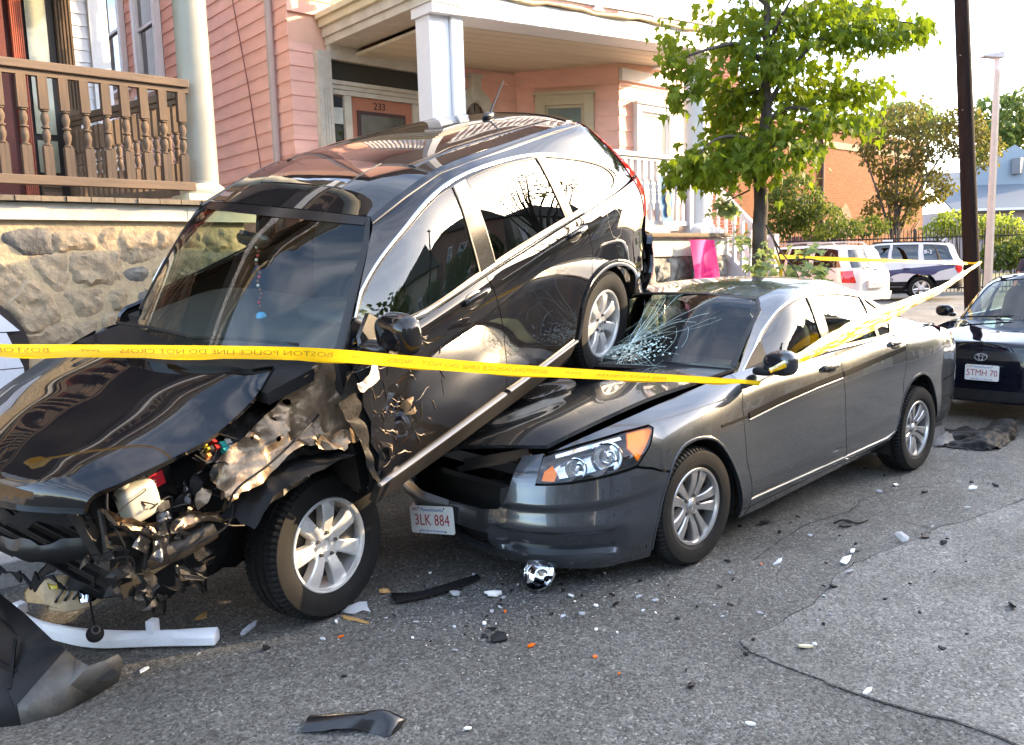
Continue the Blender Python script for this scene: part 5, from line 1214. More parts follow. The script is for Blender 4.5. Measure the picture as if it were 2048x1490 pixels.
# rubble wall
bw = box_wall(lh, 'stone_base', MORTAR, (-9, 6.13, 0), (2.74, 6.6, 2.03)); box_wall(lh, 'stone_base', MORTAR, (2.40, 6.6, 0), (2.72, 9.2, 2.03))
STONES = [[(1.166, 1.953), (1.272, 1.964), (1.388, 1.963), (1.402, 1.82), (1.251, 1.818), (1.146, 1.903)], [(1.434, 1.946), (1.612, 1.955), (1.677, 1.929), (1.67, 1.848), (1.455, 1.833)], [(1.722, 1.964), (1.826, 1.974), (1.814, 1.838), (1.721, 1.848)], [(1.86, 1.965), (2.074, 1.948), (2.051, 1.779), (1.94, 1.753), (1.843, 1.764)], [(2.112, 1.957), (2.234, 1.967), (2.197, 1.853), (2.102, 1.835)], [(1.271, 1.783), (1.492, 1.788), (1.488, 1.656), (1.457, 1.578), (1.394, 1.598)], [(1.533, 1.796), (1.811, 1.801), (1.807, 1.646), (1.726, 1.612), (1.551, 1.627), (1.532, 1.699)], [(1.851, 1.7), (1.999, 1.706), (1.982, 1.612), (1.85, 1.635)], [(1.063, 1.795), (1.105, 1.778), (1.239, 1.69), (1.251, 1.646), (1.124, 1.506), (1.039, 1.544)], [(1.272, 1.628), (1.372, 1.529), (1.415, 1.385), (1.235, 1.31), (1.123, 1.498)], [(1.463, 1.56), (1.696, 1.559), (1.686, 1.441), (1.555, 1.394)], [(1.738, 1.548), (1.861, 1.561), (1.85, 1.432), (1.754, 1.437)], [(1.234, 1.292), (1.438, 1.366), (1.508, 1.235), (1.235, 1.222)], [(1.493, 1.344), (1.635, 1.344), (1.643, 1.242), (1.541, 1.232)]]
hr = random.Random(11)
for (x0, x1, z0, z1) in ((1.93, 2.12, 1.44, 1.585), (2.16, 2.40, 1.62, 1.80), (2.44, 2.68, 1.83, 1.97), (2.28, 2.42, 1.85, 1.97), (2.44, 2.70, 1.62, 1.79), (2.03, 2.12, 1.62, 1.71), (2.17, 2.42, 1.42, 1.58), (2.46, 2.66, 1.40, 1.58), (1.69, 1.90, 1.23, 1.40), (1.94, 2.2, 1.22, 1.39), (2.24, 2.5, 1.2, 1.37), (2.54, 2.70, 1.18, 1.36)):
    STONES.append([(x0+hr.uniform(0, .03), z1), (x1-hr.uniform(0, .03), z1-hr.uniform(0, .02)), (x1, z0+hr.uniform(0, .03)), (x0, z0)])
def wallstone(poly, root, y, m, seed):
    c = np.mean(poly, axis=0); poly = [(c[0]+(a-c[0])*1.22, c[1]+(b-c[1])*1.26) for a, b in poly]; poly = densify(densify(poly, .05), .024); rr = random.Random(seed)
    poly = [(a+.016*noise.noise(Vector((a*16, b*16, seed)))+rr.uniform(-.006, .006), b+.016*noise.noise(Vector((a*16, b*16, seed+9)))+rr.uniform(-.006, .006)) for a, b in poly]
    P_ = np.array(poly); gx = np.arange(P_[:, 0].min(), P_[:, 0].max(), .026); gz = np.arange(P_[:, 1].min(), P_[:, 1].max(), .026)
    G_ = np.array([(a, b) for a in gx for b in gz]); G_ = G_[inpoly(G_, poly) & (dist_poly(G_, poly) > .018)] if len(G_) else G_
    V2 = [Vector(p) for p in poly]+[Vector(p) for p in G_]; k = len(poly)
    vo, _, fo, *_x = geometry.delaunay_2d_cdt(V2, [(i, (i+1) % k) for i in range(k)], [], 1, 1e-6)
    A_ = np.array([tuple(p) for p in vo]); d = dist_poly(A_, poly); base = rr.uniform(.02, .045)
    vs = [(x, y-(base*.6*min(1, dd/.03)**.5+(.022*noise.noise(Vector((x*12, z*12, seed)))+.014*noise.noise(Vector((x*31, z*31, seed))))*min(1, dd/.02)), z) for (x, z), dd in zip(A_, d)]
    MB().add(vs, [tuple(f) for f in fo]).build('stone', m, root, 38)
for i, p in enumerate(STONES): wallstone(p, bw, 6.132, STONE if i % 7 else STONEG, i)
z = .16
for row in range(6):
    x = -1.5+hr.uniform(0, .3); h_ = hr.uniform(.13, .2)
    while x < 2.6:
        w_ = hr.uniform(.18, .36)
        if z+h_ < 1.18 and not (x < 1.25 and x+w_ > .15): wallstone([(x, z), (x+w_, z+hr.uniform(0, .02)), (x+w_-hr.uniform(0, .03), z+h_), (x+hr.uniform(0, .03), z+h_)], bw, 6.132, STONE, 100+row*20+int(x*7))
        x += w_+.045
    z += h_+.045
    if z > 1.0: break
# boarded cellar arch
ar = [(.20, .14), (1.19, .14), (1.205, 1.10), (1.221, 1.24), (1.205, 1.31), (1.166, 1.385), (1.12, 1.455), (1.07, 1.50), (.96, 1.555), (.82, 1.58), (.66, 1.575), (.50, 1.53), (.36, 1.45), (.27, 1.34), (.21, 1.2)]
cw = MB().prism(ar, 6.10, 6.128, lambda x, y, h: (x, h, y)).build('cellar_arch', BLACKW, lh)
for j in range(6):
    z0_, z1_ = .15+.235*j, .15+.235*j+.228
    pl = [(x, z) for x, z in [(.24, z0_), (1.17, z0_), (1.17 if z1_ < 1.2 else 1.17-(z1_-1.18)*.55, z1_), (.24 if z1_ < 1.2 else .24+(z1_-1.18)*.7, z1_)]]
    MB().prism(pl, 6.080, 6.098, lambda x, y, h: (x, h, y)).build('board', mat('whitewashed_board', (.62, .63, .68), rough=.7, var=.1, vscale=6), cw)

# ---------------------------------------------------------------- pink house with its porch
ph = empty('house', 'pink clapboard house with a white columned porch numbered 233', 'house', loc=(7.5, 8.6, 0))
PI2 = (3.15, 3.13)
box_wall(ph, 'house_wall', PINK2, (4.505, 8.62, .13), (7.8, 18, 9.3)); box_wall(ph, 'house_wall', PINK2, (7.82, 8.63, .13), (11.6, 18, 9.3))
wins = [(3.80, 4.55, 4.30, 6.2), (5.30, 6.05, 4.55, 6.4)]
clap(ph, PINK, 'clapboard', (4.50, 8.60), (0, 1), (-1, 0), 9.2, .9, 7.6, .157, gaps=[(a-.13, b+.13, z0-.08, z1+.15) for a, b, z0, z1 in wins])
for a, b, z0, z1 in wins: window(ph, (4.49, 8.60+b), (0, -1), (-1, 0), b-a, z1-z0, z0, WHITE, PANE, fw=.11, sash=.48)
MB().tube([(4.43, 8.92, .2), (4.435, 8.92, 9.0)], .042, 10).build('downpipe', mat('pinkish_grey_pipe', (.42, .33, .30), rough=.5), ph, 40)
MB().tube([(4.465, 9.35, 2.5), (4.465, 9.60, 3.8), (4.465, 9.87, 4.82), (4.465, 10.1, 6.2)], .006, 5).build('cable', mat('rusty_cable', (.20, .05, .035), rough=.8), ph)
clap(ph, PINK, 'clapboard', (4.484, 8.60), (1, 0), (0, -1), .29, .9, 4.12, .157); clap(ph, PINK, 'clapboard', (4.484, 8.60), (1, 0), (0, -1), 7.1, 4.45, 9.2, .157)
# entrance wall
mb = MB(); mb.span((4.775, 8.50, 2.0), (4.945, 8.61, 4.06))
for k in range(4): mb.span((4.80+k*.035, 8.49, 2.2), (4.818+k*.035, 8.50, 3.66))
mb.build('pilaster', WHITE_O, ph)
MB().span((4.945, 8.52, 3.99), (6.55, 8.61, 4.14)).build('frieze', WHITE_O, ph); MB().span((4.945, 8.585, 3.77), (6.55, 8.615, 3.985)).build('transom', mat('dark_transom', (.035, .033, .027), rough=.35), ph)
mb = MB(); mb.span((4.945, 8.53, 3.675), (6.55, 8.61, 3.72)); mb.span((4.945, 8.51, 3.722), (6.55, 8.61, 3.765)); mb.span((4.945, 8.545, 3.62), (6.55, 8.61, 3.672)); mb.build('door_head', WHITE_O, ph)
for x in (4.95, 5.115, 6.06, 6.44):
    MB().span((x, 8.545, 1.99), (x+(.02 if x < 5 else .09), 8.61, 3.615)).build('door_post', WHITE_O, ph)
for x0, x1 in ((4.975, 5.11), (6.155, 6.435)):
    f = MB().span((x0, 8.585, 1.99), (x1, 8.612, 3.60)).build('sidelight', PANE if x0 < 5.5 else CREAM, ph)
    MB().span((x0+.005, 8.575, 3.30), (x1-.005, 8.583, 3.48)).build('lace_curtain', CURT, f) if x0 < 5.5 else MB().span((x0+.005, 8.575, 3.46), (x1-.005, 8.583, 3.58)).build('sidelight_glass', mat('brown_glass', (.05, .04, .03), rough=.1), f)
do = MB().span((5.21, 8.575, 1.99), (6.055, 8.612, 3.615)).build('front_door', DOORP, ph)
MB().span((5.285, 8.56, 2.2), (5.955, 8.573, 3.47)).build('door_frame', mat('maroon_frame', (.05, .012, .012), rough=.45), do)
MB().span((5.325, 8.55, 2.25), (5.915, 8.5585, 3.425)).build('door_glass', mat('veiled_glass', (.12, .11, .10), rough=.08, var=.35, vscale=2.5, coat=.6), do)
NUM = mat('dark_bronze_digits', (.05, .025, .015), rough=.5)
link('house_number', textmesh('house_number', '233', .115, NUM, .004), do, matrix=root_inv(do) @ frame_on((5.60, 8.571, 3.535), (0, -1, 0)))
link('house_number', textmesh('house_number', '231', .085, mat('black_digits', (.01, .01, .01), rough=.5), .004), ph, matrix=root_inv(ph) @ frame_on((6.215, 8.578, 3.19), (0, -1, 0)))
clap(ph, PINK, 'clapboard', (6.555, 8.60), (1, 0), (0, -1), 1.235, 2.0, 4.16, .185)
# oval window with its ring
ow = empty('oval', loc=(0, 0, 0)); bpy.data.objects.remove(ow)
def ring(cx, cz, a, b, a2, b2, y0, y1, n=36):
    mb = MB(); vs = []
    for t in range(n):
        c, s = math.cos(2*math.pi*t/n), math.sin(2*math.pi*t/n)
        vs += [(cx+a*c, y0, cz+b*s), (cx+a*c, y1, cz+b*s), (cx+a2*c, y1, cz+b2*s), (cx+a2*c, y0, cz+b2*s)]
    return mb.add(vs, [(4*t+j, 4*t+(j+1) % 4, 4*((t+1) % n)+(j+1) % 4, 4*((t+1) % n)+j) for t in range(n) for j in range(4)])
CX, CZ = 7.03, 3.36
ov = ring(CX, CZ, .36, .56, .205, .37, 8.52, 8.60).build('oval_window', WHITE_O, ph, 40)
MB().prism([(CX+.22*math.cos(t), CZ+.38*math.sin(t)) for t in np.linspace(0, 2*math.pi, 33)[:-1]], 8.555, 8.57, lambda x, y, h: (x, h, y)).build('leaded_pane', mat('rippled_glass', (.20, .12, .06), rough=.12, col2=(.03, .02, .015), vscale=9, bump=.8, bscale=25, coat=.8), ov)
MB().prism([(CX-.07, CZ+.38), (CX+.07, CZ+.38), (CX+.075, CZ+.68), (CX-.075, CZ+.68)], 8.49, 8.60, lambda x, y, h: (x, h, y)).build('keystone', WHITE_O, ov)
MB().box((CX, 8.54, CZ+.70), (.21, .10, .035)).build('keystone_cap', WHITE_O, ov)
for k in range(5):
    MB().bar((CX-.2+.1*k, 8.55, CZ-.36), (CX-.2+.1*k, 8.55, CZ+.36), .006, .01).build('lead', BLACKW, ov) if abs(-.2+.1*k) < .19 else None
# bay: slanted side and front
dv = Vector((8.74-7.79, 7.6-8.6)); BL = dv.length; dv /= BL; nv = Vector((dv.y, -dv.x)) if Vector((dv.y, -dv.x)).y < 0 else Vector((-dv.y, dv.x))
MB().add([(7.79, 8.61, .13), (8.74, 7.61, .13), (9.85, 7.61, .13), (10.8, 8.61, .13), (7.79, 8.61, 9.3), (8.74, 7.61, 9.3), (9.85, 7.61, 9.3), (10.8, 8.61, 9.3)], [(0, 1, 5, 4), (1, 2, 6, 5), (2, 3, 7, 6), (4, 5, 6, 7)]).build('bay_wall', PINK2, ph)
PINKL = PINK
clap(ph, PINK, 'clapboard', (7.79+nv.x*.002, 8.61+nv.y*.002), dv, nv, BL, 2.0, 4.20, .20, gaps=[(.26, 1.06, 2.2, 3.93)])
clap(ph, PINK, 'clapboard', (8.74, 7.61), (1, 0), (0, -1), 1.11, 2.0, 4.05, .20, gaps=[(.29, 1.12, 2.3, 3.80)])
clap(ph, PINK, 'clapboard', (7.79, 8.61), dv, nv, BL, 4.4, 9.2, .20); clap(ph, PINK, 'clapboard', (8.74, 7.61), (1, 0), (0, -1), 1.11, 4.4, 9.2, .20)
MB().span((8.76, 7.55, 4.05), (9.84, 7.61, 4.20)).build('bay_frieze', WHITE, ph)
window(ph, (7.79+dv.x*.40, 8.61+dv.y*.40), dv, nv, .52, 1.35, 2.40, CREAM if False else mat('dull_cream_trim', (.50, .43, .30), rough=.6, var=.1), GREENB, fw=.13, sash=.3, head=.04)
window(ph, (9.12, 7.61), (1, 0), (0, -1), .62, 1.26, 2.42, WHITE, BLIND, fw=.09, sash=.33, head=.03)
# porch
for i in range(13): MB().span((4.98, 6.56+.155*i, 1.955), (9.80, 6.56+.155*i+.150, 1.99)).build('porch_board', DECKW, ph)
RUB = mat('whitewashed_rubble', (.50, .49, .46), rough=.9, col2=(.07, .07, .065), vscale=4.5, bump=1.2, bscale=16, detail=5)
nt = Net([[(x, 6.62, z) for z in (.1, .55, 1.0, 1.45, 1.70)] for x in (5.0, 6.2, 7.4, 8.6, 9.78)])
def rub(P, N):
    Q = P.copy()
    for i, (x, y, z) in enumerate(P): Q[i, 1] -= .05*max(-.2, noise.noise(Vector((x*4, 0, z*5))))+.02*noise.noise(Vector((x*13, 1, z*13)))
    return Q
panel(nt, rect(nt), res=.045, gap=0, thick=.1, dents=rub).build('rubble_base', RUB, ph, 40, fix=False); box_wall(ph, 'rubble_core', RUB, (5.0, 6.68, .1), (9.76, 8.6, 1.94))
for k in range(30):
    x0 = 7.6+.36*(k % 6)+hr.uniform(-.05, .05)+.16*((k//6) % 2); z0 = .25+.29*(k//6)+hr.uniform(-.02, .02); w_, h_ = hr.uniform(.2, .32), hr.uniform(.17, .25)
    if x0+w_ < 9.7: wallstone([(x0, z0), (x0+w_, z0+hr.uniform(-.02, .03)), (x0+w_-hr.uniform(0, .05), z0+h_), (x0+hr.uniform(0, .05), z0+h_+hr.uniform(-.03, .02))], ph, 6.60, STONEW if k % 3 else STONEG, 500+k)
MB().span((5.0, 6.60, 1.70), (9.79, 6.72, 1.93)).build('base_band', mat('peeling_whitewash', (.60, .60, .57), rough=.85, col2=(.45, .44, .40), vscale=5, bump=.4, bscale=20), ph)
MB().span((4.98, 6.54, 1.935), (9.82, 6.60, 1.953)).build('deck_edge', mat('rotten_edge', (.10, .07, .05), rough=.9, var=.4, vscale=20), ph)
# corner post: square post with a lighter face board
mb = MB(); mb.span((4.98, 6.70, 1.99), (5.22, 6.93, 4.12)); ob_ = mb.build('corner_post', WHITE, ph, bevel=.01)
MB().span((5.224, 6.66, 1.99), (5.36, 6.92, 4.115)).build('face_board', WHITE, ob_)
column(ph, 9.42, 6.84, 1.99, 4.32, .175, .165, WHITE, WHITE)
# beams, ceiling, balcony
MB().span((4.95, 6.60, 4.17), (9.75, 6.95, 4.38)).build('porch_beam', WHITE, ph)
for a, b, c in ((4.93, 4.14, 4.22), (4.90, 4.222, 4.32), (4.86, 4.322, 4.40), (4.82, 4.402, 4.46)): MB().span((a, 6.59, b), (5.3, 8.595, c)).build('cornice_board', WHITE_O if b < 4.3 else CREAM, ph)
MB().span((9.45, 6.95, 4.13), (9.75, 8.6, 4.45)).build('porch_beam', WHITE, ph)
CEIL = mat('cream_ceiling_boards', (.62, .54, .41), rough=.55, var=.12, vscale=2.5, stretch=(.3, 3, 1))
for i in range(19):
    y = 6.955+.087*i; MB().span((5.28, y, 4.165+.002*(i % 2)), (9.46, y+.084, 4.20)).build('ceiling_board', CEIL, ph, bevel=.003)
mb = MB()
pts = [(5.3+4.5*t/24, 6.575-.012*math.sin(t*1.1), 4.395+.012*math.sin(t*.9+1)+.008*math.sin(t*2.3)) for t in range(25)]
mb.tube(pts, [.022+.005*math.sin(t*1.7) for t in range(25)], 8); mb.build('sagging_gutter_trim', mat('tan_trim', (.45, .34, .19), rough=.6, var=.15), ph, 50)
for i in range(34): MB().add([(5.1+.138*i, 6.585, 4.405), (5.1+.138*i+.13, 6.585, 4.405+hr.uniform(-.006, .006)), (5.1+.138*i+.13, 6.70, 4.47), (5.1+.138*i, 6.70, 4.47), (5.1+.138*i, 6.60, 4.385), (5.1+.138*i+.13, 6.60, 4.385)], [(0, 1, 2, 3), (0, 4, 5, 1)]).build('shingle', mat('brown_shingle', (.16, .085, .055), rough=.85, var=.3, vscale=9), ph)
MB().span((4.95, 6.72, 4.385), (9.75, 8.6, 4.47)).build('balcony_floor', DECKW, ph)
railing(ph, (5.35, 6.80, 0), (9.66, 6.80, 0), 4.57, 5.39, 4.57, 5.39, .115, .05, WHITE, WHITE, 'phu')
railing(ph, (5.0, 8.5, 0), (5.0, 6.95, 0), 4.72, 5.60, 4.72, 5.60, .115, .05, WHITE, WHITE, 'phu')
for x in (6.4, 7.45, 8.5): MB().prism([(x-.13, 4.46), (x+.13, 4.46), (x, 4.57)], 6.76, 6.80, lambda a, b, h: (a, h, b)).build('rail_foot', WHITE, ph)
for x in (4.95, 9.66): MB().span((x, 6.75, 4.40), (x+.16, 6.91, 6.9)).build('balcony_post', WHITE, ph)
MB().span((4.8, 6.5, 6.9), (9.9, 8.6, 7.2)).build('balcony_roof', WHITE, ph)
MB().add([(4.1, 8.2, 9.3), (12, 8.2, 9.3), (12, 18.4, 9.3), (4.1, 18.4, 9.3), (8, 13, 12.2)], [(0, 1, 4), (1, 2, 4), (2, 3, 4), (3, 0, 4), (0, 3, 2, 1)]).build('roof', MATS['slate_roof'], ph)
LAV = mat('lavender_white_paint', (.58, .58, .64), rough=.5, var=.05, vscale=6)
railing(ph, (5.40, 6.80, 0), (9.22, 6.80, 0), 2.12, 2.95, 2.12, 2.95, .128, .05, LAV, LAV, 'phl')
MB().span((9.14, 6.74, 1.99), (9.22, 6.86, 2.99)).build('rail_post', LAV, ph)
# the old porch has settled: its upper work slopes a little down to the left corner
for o in list(ph.children):
    nm_ = o.name.split('.')[0]
    if nm_ in ('porch_beam', 'sagging_gutter_trim', 'shingle', 'balcony_floor', 'ceiling_board', 'rail_foot'):
        for v in o.data.vertices: v.co.z += .06*(v.co.x+.5)
    elif nm_ in ('top_rail', 'under_rail', 'bottom_rail') and o.data.vertices[0].co.z > 4:
        for v in o.data.vertices: v.co.z += .06*(v.co.x+.5)
    elif nm_ == 'baluster' and o.location.z > 4: o.location.z += .06*(o.location.x+.5)
# steps down from the porch, to a raised walk
st = empty('porch_steps', 'white wooden steps with turned balusters leading up to the pink porch', 'steps', loc=(10.3, 6.5, .13))
for i in range(6):
    z = .85+.19*(i+1); y = 5.98+.21*i; MB().span((9.88, y, z-.04), (10.60, y+.24, z)).build('tread', LAV, st); MB().span((9.9, y+.19, z-.19), (10.58, y+.21, z-.042)).build('riser', WHITE_O, st)
MB().span((9.8, 5.35, .13), (10.7, 7.2, .85)).build('raised_walk', CONC, st)
for x in (9.84, 10.60): MB().prism([(5.90, .85), (6.15, .85), (7.15, 1.70), (7.15, 1.97), (6.95, 1.97), (5.90, 1.0)], x, x+.045, lambda a, b, h: (h, a, b)).build('stringer', LAV, st)
x = 9.86
MB().bar((x, 7.12, 2.90), (x, 5.98, 1.82), .075, .06).build('handrail', LAV, st); MB().bar((x, 7.12, 2.13), (x, 5.98, 1.06), .06, .07).build('foot_rail', LAV, st)
MB().span((x-.05, 5.90, .85), (x+.05, 6.0, 1.95)).build('newel_post', LAV, st)
for i in range(9):
    f = (i+.5)/9; link('baluster', baluster_mesh(.74, .05, LAV, 'st'), st, loc=root_inv(st) @ Vector((x, 7.12-1.14*f, 2.15-1.08*f)))
# cloth and sign hung at the porch
nt = Net([[(8.80+.58*u+.03*math.sin(v*2+u*5), 6.50-.05*math.sin(u*6+v*2)-.02*v, 1.90-.74*v-.05*(1-u)*v*.0+.04*math.sin(u*9)*v) for v in (0, .2, .4, .6, .8, 1)] for u in (0, .14, .28, .42, .57, .71, .86, 1)])
tag(panel(nt, rect(nt), res=.04, gap=0, thick=.0).build('pink_cloth', mat('hot_pink_cloth', (.80, .012, .22), rough=.65, var=.08, vscale=5), None, 60, fix=False), 'hot pink cloth hung over the corner of the stone porch base', 'cloth')
sg = empty('poster', 'blue poster with a tan figure fixed to the white porch railing', 'poster', loc=(8.62, 6.72, 2.4))
MB().add([(8.44, 6.72, 2.98-.28), (8.70, 6.70, 2.68), (8.74, 6.71, 2.14), (8.52, 6.72, 2.14)], [(0, 1, 2, 3)]).build('blue_sheet', mat('poster_blue', (.06, .20, .42), rough=.5), sg)
mb = MB()
for cx, cz, a_, b_ in ((8.61, 2.55, .035, .05), (8.62, 2.42, .05, .07), (8.64, 2.28, .045, .08)): mb.prism([(cx+a_*math.cos(t), cz+b_*math.sin(t)) for t in np.linspace(0, 2*math.pi, 15)[:-1]], 6.695, 6.699, lambda x, y, h: (x, h, y))
mb.build('tan_figure', mat('poster_tan', (.45, .25, .12), rough=.5), sg)
# ---------------------------------------------------------------- leaves and trees
def leaf_mat(name, c, c2, tr=.5, glow=(.30, .42, .03)):
    m = bpy.data.materials.new(name); m.use_nodes = True; nt = m.node_tree; n = nt.nodes; l = nt.links; n.remove(n['Principled BSDF'])
    oi = n.new('ShaderNodeNewGeometry'); nz = n.new('ShaderNodeTexNoise'); nz.inputs['Scale'].default_value = 2.2; nz.inputs['Detail'].default_value = 4
    tc = n.new('ShaderNodeTexCoord'); l.new(oi.outputs['Position'], nz.inputs['Vector'])
    rp = n.new('ShaderNodeMapRange'); rp.inputs[1].default_value = .35; rp.inputs[2].default_value = .65; l.new(nz.outputs[0], rp.inputs[0])
    ad = n.new('ShaderNodeMath'); ad.operation = 'MULTIPLY_ADD'; ad.inputs[1].default_value = .5; l.new(oi.outputs['Random Per Island'], ad.inputs[0]); l.new(rp.outputs[0], ad.inputs[2])
    mx = n.new('ShaderNodeMix'); mx.data_type = 'RGBA'; mx.inputs[6].default_value = (*c, 1); mx.inputs[7].default_value = (*c2, 1); l.new(ad.outputs[0], mx.inputs[0])
    d = n.new('ShaderNodeBsdfPrincipled'); d.inputs['Roughness'].default_value = .5; d.inputs['Specular IOR Level'].default_value = .18; l.new(mx.outputs[2], d.inputs['Base Color'])
    t = n.new('ShaderNodeBsdfTranslucent'); t.inputs[0].default_value = (*glow, 1)
    x = n.new('ShaderNodeMixShader'); x.inputs[0].default_value = tr; l.new(d.outputs[0], x.inputs[1]); l.new(t.outputs[0], x.inputs[2]); l.new(x.outputs[0], n['Material Output'].inputs[0])
    return m
BARK = mat('grey_brown_bark', (.12, .10, .085), rough=.95, spec=.1, col2=(.04, .034, .03), vscale=14, bump=.9, bscale=45, stretch=(1, 1, .35))
L_MAPLE = leaf_mat('maple_leaf', (.022, .060, .006), (.105, .145, .010), .42, (.24, .33, .012))
L_PALE = leaf_mat('maple_leaf_underside', (.20, .27, .15), (.15, .22, .10), .35, (.30, .38, .12))
L_CRAB = leaf_mat('brown_green_leaf', (.055, .060, .014), (.10, .075, .026), .35, (.20, .19, .04))
L_BUSH = leaf_mat('bush_leaf', (.035, .065, .012), (.07, .10, .018), .4, (.14, .18, .03))
L_LIME = leaf_mat('lime_leaf', (.10, .15, .02), (.16, .21, .03), .45, (.36, .44, .06))
L_FAR = leaf_mat('far_leaf', (.05, .085, .025), (.10, .14, .04), .4, (.20, .26, .06))
MAPLE = [(0, 0), (.14, .06), (.34, -.02), (.26, .17), (.50, .30), (.33, .38), (.36, .50), (.17, .48), (.0, 1.0)]
def leaf_poly(kind):
    if kind == 'maple':
        Rr = [(x, y) for x, y in MAPLE]; vs = [(x, y, .22*x-.22*max(0, y-.45)**1.5) for x, y in Rr]+[(-x, y, .22*x-.22*max(0, y-.45)**1.5) for x, y in Rr[1:-1]]+[(0, .4, 0)]
        k = len(Rr); fs = [(0, 1, 2, 3), (0, 3, 4, 5), (0, 5, 6, 7), (0, 7, 8)]
        ms = lambda i: i if i in (0, 8) else i+8
        fs += [tuple(ms(i) for i in reversed(f)) for f in fs[:4]]
        return vs, fs
    return [(0, 0, 0), (.28, .35, .08), (.22, .75, .05), (0, 1, -.08), (-.22, .75, .05), (-.28, .35, .08)], [(0, 1, 2, 3), (0, 3, 4, 5)]
_LF = {}
def leaf_frame(rr, droop, out=None):
    a = rr.uniform(0, 2*math.pi); t = R(rr.gauss(droop, 24)); tw = rr.uniform(-.9, .9)
    if out is not None and rr.random() < .7: a = math.atan2(out[1], out[0])+rr.gauss(0, .7)-math.pi/2
    return Matrix.Rotation(a, 4, 'Z') @ Matrix.Rotation(-t, 4, 'X') @ Matrix.Rotation(tw, 4, 'Y')
def leaves(root, pts, size, kind, m, rr, droop=45, single=0, near=None, stuff_name='foliage', rough_c=None):
    """pts: leaf bases; the `single` nearest ones become parts, the rest one mesh of kind stuff"""
    vs0, fs0 = leaf_poly(kind); key = (kind, m.name)
    if key not in _LF:
        _LF[key] = MB().add(vs0, fs0).mesh('leaf', m, fix=False)
    order = sorted(pts, key=lambda p: -near(p)) if near else list(pts)
    inv_ = root_inv(root); mb = MB()
    for i, p in enumerate(order):
        out = (Vector(p)-Vector(rough_c)) if rough_c is not None else None
        s = size*rr.uniform(.65, 1.2); X = Matrix.Translation(p) @ leaf_frame(rr, droop, out) @ Matrix.Scale(s, 4)
        if i < single: link('leaf', _LF[key], root, matrix=inv_ @ X)
        else: mb.add([X @ Vector(v) for v in vs0], fs0)
    if mb.v: tag(mb.build(stuff_name, m, root, fix=False), kind='stuff')
def limb(root, pts, r0, r1, name='branch', m=None, n=7):
    P_ = catmull(pts, 5); k = len(P_)
    P_ = [Vector(p)+Vector((noise.noise(Vector(p)*3), noise.noise(Vector(p)*3+Vector((5, 0, 0))), 0))*.025*min(1, i/3)*(r0*12) for i, p in enumerate(P_)]
    return MB().tube(P_, [r0+(r1-r0)*i/(k-1) for i in range(k)], n).build(name, m or BARK, root, 60)
def at(px, py, depth):
    """the place that lies at this depth in front of the camera position, used to survey the photo's trees"""
    return Vector((0, 0, CAMH))+(fwd+r2*((px-1024)/1665)-u2*((py-745)/1665))*depth
# ---- street maple beside the wreck
mt = empty('street_tree', 'young maple street tree with bright leaves behind the grey saloon', 'tree', loc=(7.85, 4.95, 0))
rr = random.Random(21); D0 = 8.95
Tr = [Vector((7.83, 4.93, 0)), at(1521, 600, D0), at(1519, 470, D0), at(1521, 380, D0), at(1527, 290, D0), at(1532, 200, D0), at(1533, 110, D0), at(1535, 0, D0), at(1540, -160, D0)]
limb(mt, Tr, .095, .03, 'trunk', n=12)
twigs = []
def branch(pts, r0=.03, r1=.006):
    Q = [at(x, y, D0+d) for x, y, d in pts]; limb(mt, Q, r0, r1); C_ = catmull(Q, 6); twigs.append(C_); return C_
BRS = [[(1532, 215, 0), (1560, 170, -.1), (1600, 115, -.2), (1650, 75, -.3), (1740, 40, -.4), (1850, 50, -.45)], [(1529, 300, 0), (1590, 265, .2), (1640, 215, .35), (1700, 180, .4), (1760, 165, .5)],
       [(1533, 130, 0), (1480, 90, -.2), (1430, 95, -.35), (1370, 115, -.45), (1330, 140, -.5)], [(1532, 180, 0), (1480, 190, .3), (1420, 170, .5), (1380, 190, .5)], [(1525, 300, 0), (1480, 275, -.25), (1430, 280, -.5), (1380, 330, -.6)],
       [(1521, 370, 0), (1490, 330, .1), (1450, 300, .3), (1400, 320, .5)], [(1522, 340, 0), (1560, 300, -.3), (1600, 280, -.5), (1640, 300, -.6)], [(1534, 60, 0), (1600, 20, .3), (1680, -20, .5), (1750, -10, .6)],
       [(1535, 10, 0), (1480, -40, .2), (1440, -60, .4)], [(1533, 100, 0), (1560, 40, -.4), (1600, -30, -.6)], [(1530, 240, 0), (1590, 215, -.2), (1660, 235, -.4), (1730, 255, -.5)], [(1535, -60, 0), (1600, -120, .2), (1700, -140, 0)], [(1538, -60, 0), (1460, -140, .1), (1400, -150, .3)]]
for b in BRS: branch(b)
